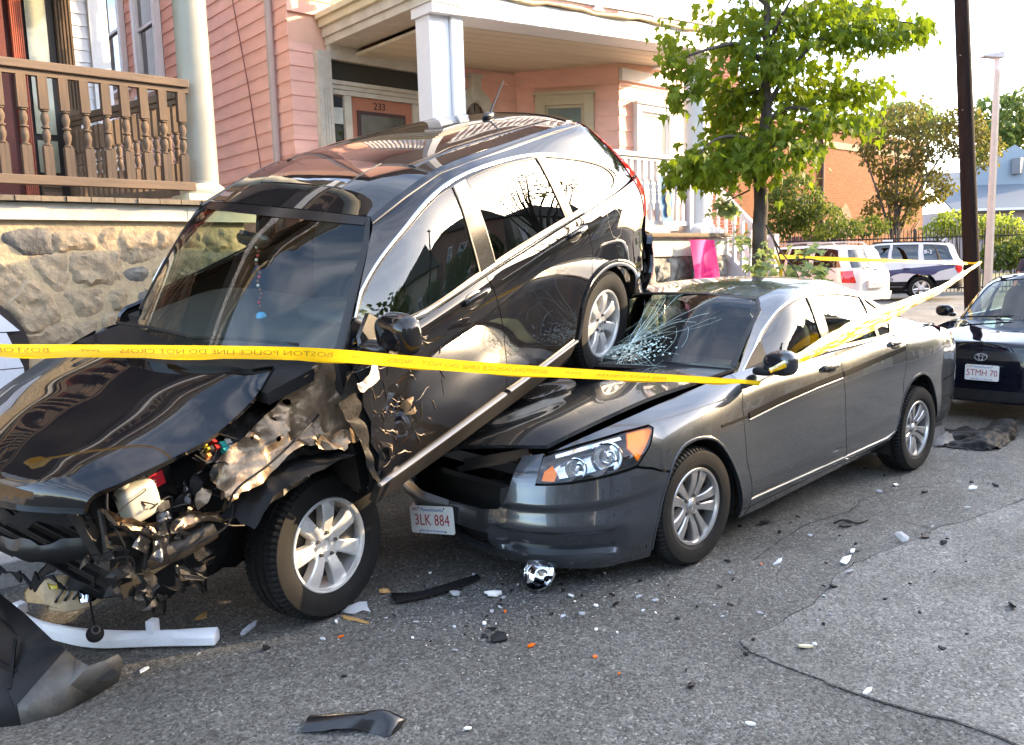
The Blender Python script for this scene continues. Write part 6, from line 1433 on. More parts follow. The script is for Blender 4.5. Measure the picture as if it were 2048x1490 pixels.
CL = [(1345, 110, -.45, 34, 60, 60), (1390, 160, -.3, 45, 45, 80), (1350, 200, -.4, 25, 35, 25), (1470, 110, 0, 60, 50, 110), (1420, 60, .2, 30, 40, 30), (1560, 120, -.3, 55, 55, 130), (1500, 40, .1, 55, 40, 90), (1600, 40, -.1, 70, 40, 130), (1690, 60, -.3, 70, 42, 150), (1770, 60, -.4, 60, 38, 130), (1840, 55, -.45, 28, 25, 36),
      (1700, 20, .3, 90, 25, 120), (1500, 190, .2, 65, 45, 130), (1430, 185, .45, 35, 30, 36), (1450, 225, .2, 45, 25, 50), (1600, 190, .2, 50, 40, 90), (1680, 190, .4, 60, 32, 120), (1740, 175, .45, 40, 25, 55), (1640, 240, -.3, 60, 32, 110), (1720, 240, -.4, 38, 30, 55),
      (1560, 255, -.2, 40, 40, 60), (1480, 300, -.1, 65, 38, 150), (1400, 330, -.5, 55, 38, 140), (1355, 345, -.6, 30, 28, 46), (1440, 345, .1, 60, 30, 110), (1530, 330, -.3, 48, 42, 110), (1610, 300, -.5, 42, 34, 70), (1460, 260, .3, 40, 25, 50), (1480, 250, .5, 70, 60, 60), (1600, 120, .5, 120, 60, 120),
      (1550, -60, 0, 180, 60, 260), (1690, -90, .2, 120, 50, 140)]
pts_ = []; cen_ = at(1530, 180, D0)
for (x, y, d, a, b, n_) in CL:
    for k in range(int(n_*1.65)):
        u, v = rr.gauss(0, .5), rr.gauss(0, .5)
        pts_.append(tuple(at(x+a*u, y+b*v, D0+d+rr.gauss(0, .22))))
view = Vector((0, 0, CAMH))
leaves(mt, pts_, .118, 'maple', L_MAPLE, rr, 62, single=300, near=lambda p: -(Vector(p)-view).length+rr.random()*.5, rough_c=tuple(cen_))
for k in range(150):                                                    # leaf stalks and side twigs
    p = Vector(pts_[rr.randrange(len(pts_))]); tw = min((q for t in twigs for q in t), key=lambda q: (Vector(q)-p).length)
    if k < 60: MB().tube([tw, (Vector(tw)+p)/2+Vector((0, 0, .03)), p], [.004, .003, .0015], 4).build('twig', BARK, mt)
# ---- a broken-off bough hanging at its foot, pale leaf undersides showing
bk = empty('broken_bough', 'broken maple bough with pale leaves hanging above the saloon roof', 'branch', loc=tuple(at(1600, 540, 8.6)))
for P3 in ([(1532, 450, 0), (1560, 500, -.1), (1590, 540, -.2), (1600, 565, -.25)], [(1545, 470, 0), (1560, 520, .05), (1575, 560, .0)], [(1575, 520, -.1), (1630, 520, -.2), (1670, 545, -.2)]):
    limb(bk, [at(x, y, 8.6+d) for x, y, d in P3], .012, .004)
pp = []
for (x, y, d, a, b, n_) in ((1510, 535, 0, 22, 22, 30), (1612, 500, -.1, 20, 14, 14), (1630, 540, -.2, 28, 20, 42), (1580, 545, -.1, 28, 16, 22), (1480, 480, .2, 22, 18, 20), (1530, 500, .1, 14, 20, 12), (1645, 562, -.2, 16, 10, 14)):
    for k in range(n_): pp.append(tuple(at(x+a*rr.gauss(0, .55), y+b*rr.gauss(0, .55), 8.6+d+rr.gauss(0, .1))))
leaves(bk, pp, .12, 'maple', L_PALE, rr, 20, single=300)
b2 = empty('broken_bough', 'small bunch of pale maple leaves caught beside the porch steps', 'branch', loc=tuple(at(1450, 410, 9.2)))
limb(b2, [at(1500, 380, 9.0), at(1460, 400, 9.1), at(1430, 420, 9.2)], .01, .004)
leaves(b2, [tuple(at(1450+30*rr.gauss(0, .6), 408+22*rr.gauss(0, .6), 9.1+rr.gauss(0, .1))) for k in range(60)], .12, 'maple', L_PALE, rr, 35, single=100)
tag(MB().tube(catmull([at(1552, 512, 8.7), at(1562, 540, 8.65), at(1556, 575, 8.6), at(1550, 545, 8.62)], 5), .02, 6).build('tape_knot', mat('tape_yellow', (.75, .50, .01), rough=.35)), 'yellow police tape knotted round the street tree', 'tape')

# ---- generic leafy things further away
def crown(root, blobs, n, size, m, seed, droop=40, nm='foliage', d=0):
    q = random.Random(seed); P_ = []; tot = sum(a*b*c for _, a, b, c in blobs)
    for c, a, b, e in blobs:
        for k in range(max(8, int(n*a*b*e/tot))):
            v = Vector((q.gauss(0, 1), q.gauss(0, 1), q.gauss(0, 1))).normalized()*q.uniform(.35, 1)**.45
            P_.append((c[0]+v.x*a, c[1]+v.y*b, c[2]+v.z*e))
    leaves(root, P_, size, 'oval', m, q, droop, stuff_name=nm)
def tree(name, label, base, h, blobs, n, size, m, seed, tr=.14, group=None, cat='tree', boughs=5):
    t = empty(name, label, cat, loc=base, group=group); q = random.Random(seed+1); B = Vector(base)
    top = B+Vector((0, 0, h)); limb(t, [B, B+Vector((q.uniform(-.1, .1), q.uniform(-.1, .1), h*.4)), top], tr, tr*.25, 'trunk', n=9)
    for k in range(boughs):
        c = Vector(blobs[k % len(blobs)][0]); s = B+Vector((0, 0, h*q.uniform(.3, .6))); limb(t, [s, (s+c)/2+Vector((0, 0, .2)), c], tr*.4, tr*.1)
    crown(t, blobs, n, size, m, seed); return t
def blob(px, py, d, a, b, dd=None): 
    s = d/1665; return (tuple(at(px, py, d)), a*s, (dd or a)*s, b*s)
# crab apple over the fence
D1_ = 33
tree('crab_apple_tree', 'brown leaved crab apple leaning over the iron fence before the brick wall', (*at(1790, 470, D1_).xy, 0), 4.2, [blob(1790, 300, D1_, 70, 55), blob(1830, 370, D1_, 75, 45), blob(1870, 280, D1_, 50, 45), blob(1800, 235, D1_, 50, 30), blob(1760, 290, D1_, 40, 14), blob(1720, 292, D1_, 25, 9), blob(1780, 420, D1_, 55, 40), blob(1920, 260, D1_, 50, 55), blob(1850, 200, D1_, 20, 14), blob(1960, 300, D1_, 45, 45)], 5200, .19, L_CRAB, 61, .16, boughs=9)
tree('round_bush', 'dense green bush between the street tree and the brick wall', (*at(1590, 480, 27).xy, 0), 2.2, [blob(1590, 400, 27, 55, 60), blob(1640, 440, 27, 50, 40), blob(1560, 430, 27, 40, 50)], 2600, .16, L_BUSH, 62, .06, cat='bush')
tree('low_shrub', 'low dark shrub behind the iron fence left of the crab apple', (*at(1690, 480, 29).xy, 0), 1.2, [blob(1680, 455, 29, 50, 20), blob(1740, 450, 30, 40, 22)], 900, .16, L_BUSH, 63, .05, cat='bush')
tree('lime_bush', 'bright lime green bush behind the iron fence beyond the utility pole', (*at(1920, 480, 31).xy, 0), 1.8, [blob(1910, 445, 31, 45, 28), blob(1990, 450, 31, 50, 26), blob(2030, 470, 31, 40, 24), blob(1870, 460, 31, 26, 18)], 1500, .2, L_LIME, 64, .06, cat='bush')
tree('ivy_bush', 'dark bush at the foot of the pale lamp post', (*at(2030, 530, 29).xy, 0), 1.2, [blob(2000, 510, 29, 45, 30), blob(2050, 500, 29, 40, 35)], 900, .2, L_BUSH, 65, .05, cat='bush')
tree('tall_tree', 'tall leafy green tree far right behind the pale lamp post', (*at(2010, 480, 62).xy, 0), 9, [blob(1990, 240, 62, 60, 55), blob(2050, 230, 62, 60, 60), blob(2020, 300, 62, 70, 50), blob(1965, 320, 62, 30, 45)], 2600, .5, L_FAR, 66, .3)
tree('far_tree', 'round green treetop showing above the brick parapet', (*at(1810, 480, 70).xy, 0), 11, [blob(1800, 235, 70, 70, 32), blob(1860, 250, 70, 45, 26), blob(1740, 245, 70, 40, 24)], 1600, .5, L_FAR, 67, .3)

# ---------------------------------------------------------------- brick building, iron fence, far house
def brick_mat(name, c1, c2, mo, sc=4.2):
    m = bpy.data.materials.new(name); m.use_nodes = True; nt = m.node_tree; n = nt.nodes; l = nt.links; b = n['Principled BSDF']; b.inputs['Roughness'].default_value = .9; b.inputs['Specular IOR Level'].default_value = .1
    tc = n.new('ShaderNodeTexCoord'); sp = n.new('ShaderNodeSeparateXYZ'); l.new(tc.outputs['Object'], sp.inputs[0]); ad = n.new('ShaderNodeMath'); l.new(sp.outputs[0], ad.inputs[0]); l.new(sp.outputs[1], ad.inputs[1])
    cb = n.new('ShaderNodeCombineXYZ'); l.new(ad.outputs[0], cb.inputs[0]); l.new(sp.outputs[2], cb.inputs[1])
    br = n.new('ShaderNodeTexBrick'); l.new(cb.outputs[0], br.inputs['Vector']); br.inputs['Scale'].default_value = sc; br.inputs['Color1'].default_value = (*c1, 1); br.inputs['Color2'].default_value = (*c2, 1); br.inputs['Mortar'].default_value = (*mo, 1); br.inputs['Mortar Size'].default_value = .028; br.inputs['Brick Width'].default_value = .95; br.inputs['Row Height'].default_value = .33
    nz = n.new('ShaderNodeTexNoise'); nz.inputs['Scale'].default_value = .6; nz.inputs['Detail'].default_value = 6; l.new(tc.outputs['Object'], nz.inputs['Vector'])
    mx = n.new('ShaderNodeMix'); mx.data_type = 'RGBA'; mx.blend_type = 'MULTIPLY'; mx.inputs[0].default_value = .45; l.new(br.outputs[0], mx.inputs[6]); l.new(nz.outputs[1], mx.inputs[7]); 
    l.new(br.outputs[0], b.inputs['Base Color'])
    bp = n.new('ShaderNodeBump'); bp.inputs['Strength'].default_value = .5; bp.inputs['Distance'].default_value = .01; l.new(br.outputs['Fac'], bp.inputs['Height']); bp.invert = True; l.new(bp.outputs[0], b.inputs['Normal'])
    return m
BRICK = brick_mat('orange_brick', (.19, .080, .038), (.14, .058, .027), (.20, .135, .085))
bb = empty('brick_building', 'long flat roofed orange brick building behind the iron fence', 'building', loc=(37, 23, 0))
MB().span((25.5, 19.6, 0), (47.5, 30, 7.3)).build('wall', BRICK, bb)
MB().span((25.5, 19.55, 6.55), (47.52, 19.597, 6.85)).build('stone_band', mat('buff_stone', (.16, .11, .06), rough=.8), bb); MB().span((25.4, 19.5, 7.3), (47.6, 20.1, 7.5)).build('coping', mat('red_coping', (.15, .04, .025), rough=.8), bb)
MB().tube([(36.35, 19.5, .5), (36.35, 19.5, 6.9)], .09, 8).build('downpipe', mat('rust_pipe', (.06, .03, .02), rough=.7), bb); MB().span((36.2, 19.4, 6.7), (36.5, 19.58, 7.0)).build('rainwater_hopper', MATS['rust_pipe'], bb)
for k, (x, z, a, b_) in enumerate(((38.6, 2.9, .9, 1.1), (34.9, 3.6, .7, .8))):
    MB().prism([(x+a*(1+.2*math.sin(3*t+k))*math.cos(t), z+b_*(1+.15*math.cos(5*t))*math.sin(t)) for t in np.linspace(0, 2*math.pi, 19)[:-1]], 19.590, 19.597, lambda x, y, h: (x, h, y)).build('patched_brick', mat('patch%d' % k, ((.17, .09, .05), (.03, .022, .02))[k], rough=.9, var=.25, vscale=3), bb)
MB().bar((43.3, 19.5, .6), (46.9, 19.5, 3.4), .05, .05).build('stair_rail', MATS['rust_pipe'], bb)
db = empty('brick_house', 'dark red brick house just beyond the pink house', 'house', loc=(15.5, 15, 0))
MB().span((13.0, 12.5, 0), (19, 22, 7.0)).build('wall', brick_mat('dark_red_brick', (.16, .05, .04), (.12, .04, .035), (.25, .2, .17)), db)
for x in (14, 16.5): window(db, (x, 12.5), (1, 0), (0, -1), 1.0, 1.6, 3.6, WHITE, PANE)
fr = (r2-Vector((0, 0, r2.z))).normalized()
F0 = at(1530, 480, 30); F0.z = 0
fe = empty('iron_fence', 'black iron picket fence with pointed tops behind the parked police cars', 'fence', loc=tuple(F0))
IRON = mat('black_iron', (.02, .02, .018), rough=.6)
fm = MB(); fm.span((-.012, -.012, .12), (.012, .012, 2.42)); fm.lathe([(.02, 2.42), (.004, 2.55), (0, 2.56)], 5); fmesh = fm.mesh('picket', IRON)
for i in range(98):
    p = F0+fr*(.135*i); link('picket', fmesh, fe, loc=p-F0)
for z in (.35, 2.18): MB().bar(F0+Vector((0, 0, z)), F0+fr*13.3+Vector((0, 0, z)), .03, .05).build('fence_rail', IRON, fe)
for i in range(6): p = F0+fr*(2.55*i+.3); MB().box((p.x, p.y, 1.25), (.09, .09, 2.5)).build('fence_post', IRON, fe)
dp = empty('bin_enclosure', 'dark red timber screen standing inside the iron fence', 'screen', loc=tuple(at(1630, 500, 31).xy)+(0,))
q0 = at(1575, 470, 31); q1 = at(1680, 468, 31)
mb = MB(); mb.bar((q0.x, q0.y, 1.2), (q1.x, q1.y, 1.2), .08, 2.35); mb.build('panel', mat('maroon_timber', (.12, .04, .035), rough=.7), dp)
MB().box((q1.x, q1.y, 1.3), (.3, .3, 2.6)).build('post', mat('terracotta_post', (.28, .12, .08), rough=.7), dp)
fh = empty('house', 'pale blue and grey house with a louvred gable far right behind trees', 'house', loc=tuple(at(2000, 470, 52).xy)+(0,))
p0, p1 = at(1912, 400, 52), at(2120, 400, 52); dn = Vector((-fr.y, fr.x, 0)) if Vector((-fr.y, fr.x, 0)).dot(fwd) > 0 else Vector((fr.y, -fr.x, 0))
def qd(a, b, z0, z1, d0=0, d1=0): return [(a.x+dn.x*d0, a.y+dn.y*d0, z0), (b.x+dn.x*d0, b.y+dn.y*d0, z0), (b.x+dn.x*d1, b.y+dn.y*d1, z1), (a.x+dn.x*d1, a.y+dn.y*d1, z1)]
MB().add(qd(p0, p1, 0, 4.2)+qd(p0, p1, 0, 4.2, 8, 8), [(0, 1, 2, 3), (7, 6, 5, 4), (0, 4, 7, 3), (1, 2, 6, 5)]).build('wall', mat('pale_lilac_wall', (.30, .25, .26), rough=.7), fh)
MB().add(qd(p0-fr*.4, p1, 4.2, 6.9, -.5, 4)+qd(p0-fr*.4, p1, 4.05, 6.75, -.5, 4), [(0, 1, 2, 3), (7, 6, 5, 4), (0, 4, 5, 1), (0, 3, 7, 4)]).build('roof', mat('blue_grey_roof', (.09, .115, .145), rough=.7), fh)
MB().bar(tuple(p0-dn*.55-fr*.4)[:2]+(4.18,), tuple(p1-dn*.55)[:2]+(4.18,), .12, .14).build('gutter', WHITE, fh)
g0, g1 = at(1945, 330, 54), at(2110, 330, 54)
MB().add([(g0.x, g0.y, 5.6), (g1.x, g1.y, 5.6), (g1.x, g1.y, 6.9), ((g0.x+g1.x)/2, (g0.y+g1.y)/2, 8.4), (g0.x, g0.y, 6.9)], [(0, 1, 2, 3, 4)]).build('gable', mat('pale_blue_boards', (.20, .25, .30), rough=.6), fh)
gv = at(2035, 332, 53.8); MB().box(tuple(gv), (.5, .5, 1.0)).build('louvre_vent', mat('grey_louvre', (.12, .13, .15), rough=.7), fh)
# utility pole, lamp post
up_ = empty('utility_pole', 'dark creosoted wooden utility pole beside the iron fence', 'pole', loc=(18.3, 6.5, 0))
a, b = at(1947, 640, 17), at(1923, 0, 17); dz = (b-a)/(b.z-a.z); base = a-dz*a.z; top_ = base+dz*10.5
MB().tube([base, base+dz*1.1, base+dz*5, top_], [.165, .155, .145, .12], 14).build('pole_shaft', mat('creosote_wood', (.011, .008, .0075), rough=.9, spec=.1, var=.4, vscale=8, bump=.7, bscale=40, stretch=(1, 1, .12)), up_, 60)
for z in (4.5, 5.6): p = base+dz*z; MB().tube([p+Vector((-.17, 0, 0)), p+Vector((.17, 0, 0))], .015, 6).build('bolt', STEEL_D, up_)
lp = empty('lamp_post', 'pale concrete lamp post with a flat lamp head', 'street lamp', loc=(24, 8.2, 0))
a = at(1976, 560, 22); b = at(1990, 150, 22); a.z = 0; MB().tube([(a.x, a.y, 0), (a.x, a.y, b.z)], [.115, .08], 8).build('shaft', mat('pale_concrete', (.42, .37, .32), rough=.8, var=.1), lp, 30)
hd = Vector((-fr.x, -fr.y, 0)); MB().bar(Vector((a.x, a.y, b.z-.05)), Vector((a.x, a.y, b.z+.32)), .14, .14).build('neck', mat('lamp_grey', (.45, .45, .45), rough=.5), lp)
MB().prism([(-.10, .16), (.42, .09), (.42, .05), (-.10, .0)], -.13, .13, lambda x, y, h: tuple(Vector((a.x, a.y, b.z+.26))+hd*x+Vector((-hd.y, hd.x, 0))*h+Vector((0, 0, y)))).build('lamp_head', MATS['lamp_grey'], lp)

# ---------------------------------------------------------------- houses and trees across the street (behind the camera; they shade the road and show in the paint)
FARW = [mat('far_wall_%d' % k, c, rough=.7, var=.05) for k, c in enumerate(((.34, .32, .27), (.25, .20, .15), (.30, .33, .36), (.40, .36, .28), (.22, .12, .09)))]
def far_house(x0, x1, y, h, k, label):
    o = empty('house', label, 'house', loc=((x0+x1)/2, y-5, 0))
    MB().span((x0, y-10, 0), (x1, y, h)).build('wall', FARW[k], o)
    MB().add([(x0-.4, y+.4, h), (x1+.4, y+.4, h), (x1+.4, y-10.4, h), (x0-.4, y-10.4, h), ((x0+x1)/2, y+.4, h+2.2), ((x0+x1)/2, y-10.4, h+2.2)], [(0, 1, 4), (2, 3, 5), (0, 4, 5, 3), (1, 2, 5, 4), (0, 3, 2, 1)]).build('roof', MATS['slate_roof'], o)
    for s in range(int(h//3)):
        for q in range(max(2, int((x1-x0)/2.6))):
            x = x0+1+q*2.5
            if x+1 < x1: window(o, (x, y+.02), (1, 0), (0, 1), .95, 1.5, 1.2+3*s, WHITE, PANE, fw=.08)
    MB().span(((x0+x1)/2-.5, y, .13), ((x0+x1)/2+.5, y+.04, 2.4)).build('door', DRED, o)
    return o
for k, (x0, x1, y, h, c) in enumerate(((-24, -15, -11, 8.5, 0), (-13, -4, -11, 8.2, 1), (-1, 8, -11.5, 6.2, 2), (10.5, 19, -11, 7.2, 3), (21, 31, -11, 10.7, 4), (32.5, 43, -11, 11.0, 0), (44.5, 58, -11, 10.8, 1))):
    far_house(x0, x1, y, h, c, ('cream three storey house across the street', 'brown three storey house across the street', 'blue grey three storey house across the street', 'buff three storey house across the street', 'red three storey house across the street', 'cream house across the street further down', 'brown house across the street furthest down')[k])
for k, (x0, x1, y, h, c) in enumerate(((60, 71, -11, 10.6, 2), (73, 86, -11, 10.8, 3), (88, 101, -11, 10.4, 4))):
    far_house(x0, x1, y, h, c, ('blue grey house far down across the street', 'buff house far down across the street', 'red house far down across the street')[k])
for k, (x, y, h) in enumerate(((9.2, -8.5, 6.0), (20.5, -8.7, 6.2), (32.5, -8.4, 6.0), (-3, -8.6, 6.5), (45, -8.5, 6.2), (26, -8.5, 5.2), (14.5, -8.6, 5.0), (38.5, -8.3, 5.4))):
    q = random.Random(k+300)
    tree('street_tree', ('leafy tree across the street facing the wreck', 'leafy tree across the street by the buff house', 'leafy tree across the street by the red house', 'leafy tree across the street left of the wreck', 'leafy tree across the street at the far end', 'smaller tree across the street before the red house', 'smaller tree across the street before the buff house', 'smaller tree across the street before the cream house')[k], (x, y, .13), h*.7, [((x+q.uniform(-1.2, 1.2), y+q.uniform(-1, 1), h*q.uniform(.55, .95)), q.uniform(1.1, 1.8), q.uniform(1.1, 1.7), q.uniform(.8, 1.4)) for j in range(6)], 1900, .24, L_FAR, 400+k, .16)
tq = random.Random(91)
tree('tall_tree', 'tall thin crowned tree across the street down the road', (31, -8.6, .13), 14, [((31+tq.uniform(-4.5, 5), -8.6+tq.uniform(-2.5, 2.5), tq.uniform(10.5, 17.5)), tq.uniform(.8, 1.6), tq.uniform(.8, 1.5), tq.uniform(.6, 1.2)) for j in range(22)], 650, .3, L_FAR, 431, .24, boughs=14)
u2p = empty('utility_pole', 'wooden utility pole across the street with a short crossarm', 'pole', loc=(13.5, -7.8, .13))
MB().tube([(13.5, -7.8, .13), (13.6, -7.8, 9.6)], [.15, .11], 12).build('pole_shaft', MATS['creosote_wood'], u2p, 60); MB().box((13.6, -7.8, 9.3), (.9, .12, .14)).build('crossarm', MATS['creosote_wood'], u2p)
# ---------------------------------------------------------------- other vehicles
WPAINT = mat('white_car_paint', (.52, .52, .53), rough=.3, coat=1.)
NAVY = mat('navy_black_paint', (.005, .006, .011), rough=.5, spec=.0, coat=.85)
def gen_car(label, loc, yaw, paint, cols, gh, wb, kind, arch, trackw, windows, lower=None, glass_=None):
    """cols: (x, half width, bottom z, waist z) front centre to rear centre; gh: (x, y, z at the waist, x, y, z at the roof)"""
    car = empty('parked_car', label, 'car', loc=loc, rz=yaw); gl = glass_ or GLASS_P
    cc = []
    for x, y, zb, zw in cols:
        f = lambda k: max(0, y-k); h = zw-zb
        cc.append([(x, f(.05), zb), (x, y, zb+.12*h), (x, y+.012*(y > .2), zb+.45*h), (x, f(.008), zb+.78*h), (x-.02*(x > .5)+.02*(x < -3), f(.05), zw)])
    B = Net(cc); gg = []
    for xb, yb, zb, xt, yt, zt in gh:
        mid = ((xb+xt)/2, (yb+yt)/2+.035*(yb > .3), (zb+zt)/2+.02*(yb <= .3)); gg.append([(xb, yb, zb), mid, (xt, yt, zt), (xt-(.06 if xt > -1.7 else -.06), max(0, yt-.07), zt+.028)])
    G_ = Net(gg); Vb = B.V[-1]; Vg = G_.V[-1]
    def ux(x):
        us = np.linspace(B.U[0], B.U[-1], 500); p = B.ev(us, np.full(500, Vb*.5)); i = np.where((p[:, 1] > .5))[0]
        return float(us[i[np.argmin(abs(p[i, 0]-x))]])
    holes = []
    for xw in (0, -wb):
        u0 = ux(xw); p0 = B.ev(u0, .05)[0]; vz = np.interp(.35, B.ev(np.full(60, u0), np.linspace(0, Vb, 60))[:, 2], np.linspace(0, Vb, 60))
        holes.append([(u0+arch*math.cos(t), max(.0, vz+arch*math.sin(t))) for t in np.linspace(-.6, math.pi+.6, 17) if vz+arch*math.sin(t) > .012])
    body = both(panel(B, rect(B), res=.09, gap=0, thick=.03, holes=holes)).build('body', paint, car, 40, world=False, fix=False)
    both(panel(B, rect(B, .02), res=.2, gap=0, thick=0, off=-.06, holes=[inset_poly(h, -.03) if False else h for h in holes])).build('inner_body', DARK, car, 40, world=False, fix=False)
    if lower: both(panel(B, [(B.U[0], 0), (B.U[-1], 0), (B.U[-1], lower), (B.U[0], lower)], res=.12, gap=0, thick=.02, off=.006, holes=holes)).build('lower_cladding', PLASTIC, car, 40, world=False, fix=False)
    wl_ = []
    for i, (name, ol, g) in enumerate(windows(G_)):
        wl_.append(ol)
        for mi in (False, True): panel(G_, ol, res=.12, gap=-.006, thick=0, off=-.006, mirror=mi).build(name, g or gl, car, 40, world=False, fix=False)
    both(panel(G_, rect(G_), res=.09, gap=0, thick=.02, holes=wl_)).build('window_frames', paint, car, 40, world=False, fix=False)
    def cap(pts, name, m, crown=.03, off=0):
        vs = []; n = 8
        for p in pts:
            for j in range(n+1):
                t = -1+2*j/n; vs.append((p[0]+.04*(1-t*t)*(0), p[1]*t, p[2]+crown*(1-t*t)+off))
        return MB().add(vs, [(i*(n+1)+j, i*(n+1)+j+1, (i+1)*(n+1)+j+1, (i+1)*(n+1)+j) for i in range(len(pts)-1) for j in range(n)]).build(name, m, car, 40, world=False)
    us = np.linspace(G_.U[0], G_.U[-1], 40); cap(G_.ev(us, np.full(40, Vg)), 'roof', paint, .03)
    x_c = gh[0][0]-.02; us = np.linspace(B.U[0], ux(x_c-.35), 24); cap(B.ev(us, np.full(24, Vb)), 'bonnet', paint, .05)
    x_r = gh[-1][0]+.05
    if cols[-1][0] < x_r-.2: us = np.linspace(ux(x_r+.35), B.U[-1], 16); cap(B.ev(us, np.full(16, Vb)), 'boot_lid', paint, .02)
    r = wheel_meshes(kind)['r']
    for s in (1, -1):
        for xw in (0, -wb):
            Mx = Matrix.Translation((xw, trackw*s, r-.005)) @ (AX_L if s > 0 else Matrix.Rotation(math.pi, 4, 'Z') @ AX_L); wheel(car, kind, Mx, .4*s+xw, False)
    MB().span((-wb-.5, -trackw+.02, .22), (.5, trackw-.02, .5)).build('underbody', DARK, car, world=False)
    for y in (.38, -.38): seat(car, -wb*.52, y, .62 if kind == 'small' else .85)
    MB().span((-wb*.98, -.6, .6), (-wb*.9, .6, 1.05 if kind == 'small' else 1.3)).build('rear_seat', CLOTH, car, world=False, bevel=.05)
    return car, B, G_, body, ux
def ug(G_, i, f=0.): return float(G_.U[i]+(G_.U[min(i+1, len(G_.U)-1)]-G_.U[i])*f)
# ---- dark sedan behind
def tw(G_):
    V = G_.V[2]; return [('windscreen', [(0, .03), (0, V-.02), (ug(G_, 1, .72), V-.03), (ug(G_, 1, .86), .03)], GLASS_W), ('side_window', [(ug(G_, 3, .05), .03), (ug(G_, 2, .75), V*.5), (ug(G_, 3, .2), V-.05), (ug(G_, 4, .0), V-.04), (ug(G_, 4, .05), .03)], GLASS_S),
        ('side_window', [(ug(G_, 4, .15), .03), (ug(G_, 4, .1), V-.04), (ug(G_, 5, .3), V-.05), (ug(G_, 5, .7), .03)], GLASS_S), ('rear_window', [(ug(G_, 7, .1), .04), (ug(G_, 7, .1), V-.04), (G_.U[-1], V-.03), (G_.U[-1], .04)], GLASS_S)]
toy, TB, TG, tbody, tux = gen_car('dark navy compact saloon parked nose to tail behind the grey saloon', (9.60, 3.0, 0), math.pi, NAVY,
    [(.87, 0, .19, .73), (.84, .40, .19, .735), (.72, .69, .19, .75), (.45, .81, .19, .79), (0, .835, .19, .84), (-.5, .845, .19, .885), (-1.4, .85, .19, .905), (-2.4, .84, .22, .925), (-3.1, .80, .25, .935), (-3.45, .62, .28, .935), (-3.55, 0, .28, .935)],
    [(-.22, 0, .90, -.86, 0, 1.345), (-.30, .45, .895, -.89, .35, 1.34), (-.50, .72, .89, -1.02, .55, 1.31), (-.85, .80, .895, -1.2, .60, 1.335), (-1.5, .81, .905, -1.6, .61, 1.35), (-2.2, .80, .92, -2.1, .595, 1.33), (-2.75, .74, .935, -2.45, .54, 1.28), (-2.95, .5, .94, -2.52, .38, 1.29), (-3.02, 0, .94, -2.55, 0, 1.295)],
    2.465, 'small', .33, .74, tw)
for mi in (False, True):
    u0, u1 = float(TB.U[1])+.06, float(TB.U[2])+.22; vb = TB.V[-1]
    HL = catmull([(u0, vb-.145), (u0+.06, vb-.055), (u0+.22, vb-.035), (u1, vb-.05), (u1-.04, vb-.12), (u0+.2, vb-.16)], 4, closed=True)
    h = panel(TB, HL, res=.05, gap=0, thick=.02, off=.003, mirror=mi).build('headlight', mat('glazed_lamp', (.45, .50, .56), rough=.12, metal=.5, coat=1, var=.4, vscale=12), toy, 40, world=False, fix=False)
both(panel(TB, [(0, vb-.155), (0, vb-.045), (u0-.03, vb-.055), (u0-.03, vb-.15)], res=.06, gap=0, thick=.01, off=.004)).build('grille', PLASTIC_S, toy, 40, world=False, fix=False)
both(panel(TB, [(0, .03), (0, .16), (.5, .16), (.62, .03)], res=.08, gap=0, thick=.01, off=.003)).build('lower_grille', PLASTIC, toy, 40, world=False, fix=False)
ribbon(TB, [(0, vb-.22), (.4, vb-.22), (.8, vb-.225), (1.2, vb-.24)], .02, .008).build('bumper_strip', PLASTIC_S, toy, 40, world=False)
e = MB()
for a_, b_, cx_e, cz_e in ((.055, .036, 0, 0), (.018, .034, 0, 0), (.036, .012, 0, .018)):
    e.tube([(cx_e+a_*math.cos(t), cz_e+b_*math.sin(t), .004) for t in np.linspace(0, 2*math.pi, 25)[:-1]], .005, 6, closed=True)
link('bonnet_emblem', e.mesh('bonnet_emblem', CHROME, 50), toy, matrix=frame_on((.885, 0, .635), (1, 0, .15)))
plate(toy, frame_on((.905, .02, .485), (1, 0, .05)), 'Massachusetts', '5TMH 70', 'The Spirit of America', 'OCT')
for s in (1, -1):
    mb = MB(); superell((-.62, .93*s, .98), (.11, .19, .13), 2.8, 18, 12, mb=mb); superell((-.58, .83*s, .94), (.08, .08, .05), 3, 10, 8, mb=mb); mb.build('door_mirror', NAVY, toy, 50, world=False)
for y0, y1 in ((-.62, .0), (.05, .62)): MB().tube([(-.25, y0, .935), (-.27, (y0+y1)/2, .95), (-.36, y1, .955)], .009, 6).build('wiper', PLASTIC, toy, 50, world=False)
superell((-.92, 0, 1.25), (.04, .22, .06), 3, 12, 8).build('rear_view_mirror', PLASTIC_S, toy, 50, world=False); superell((-.62, 0, .84), (.45, 1.4, .14), 4, 16, 8).build('dashboard', MATS['dash_plastic'], toy, 50, world=False)
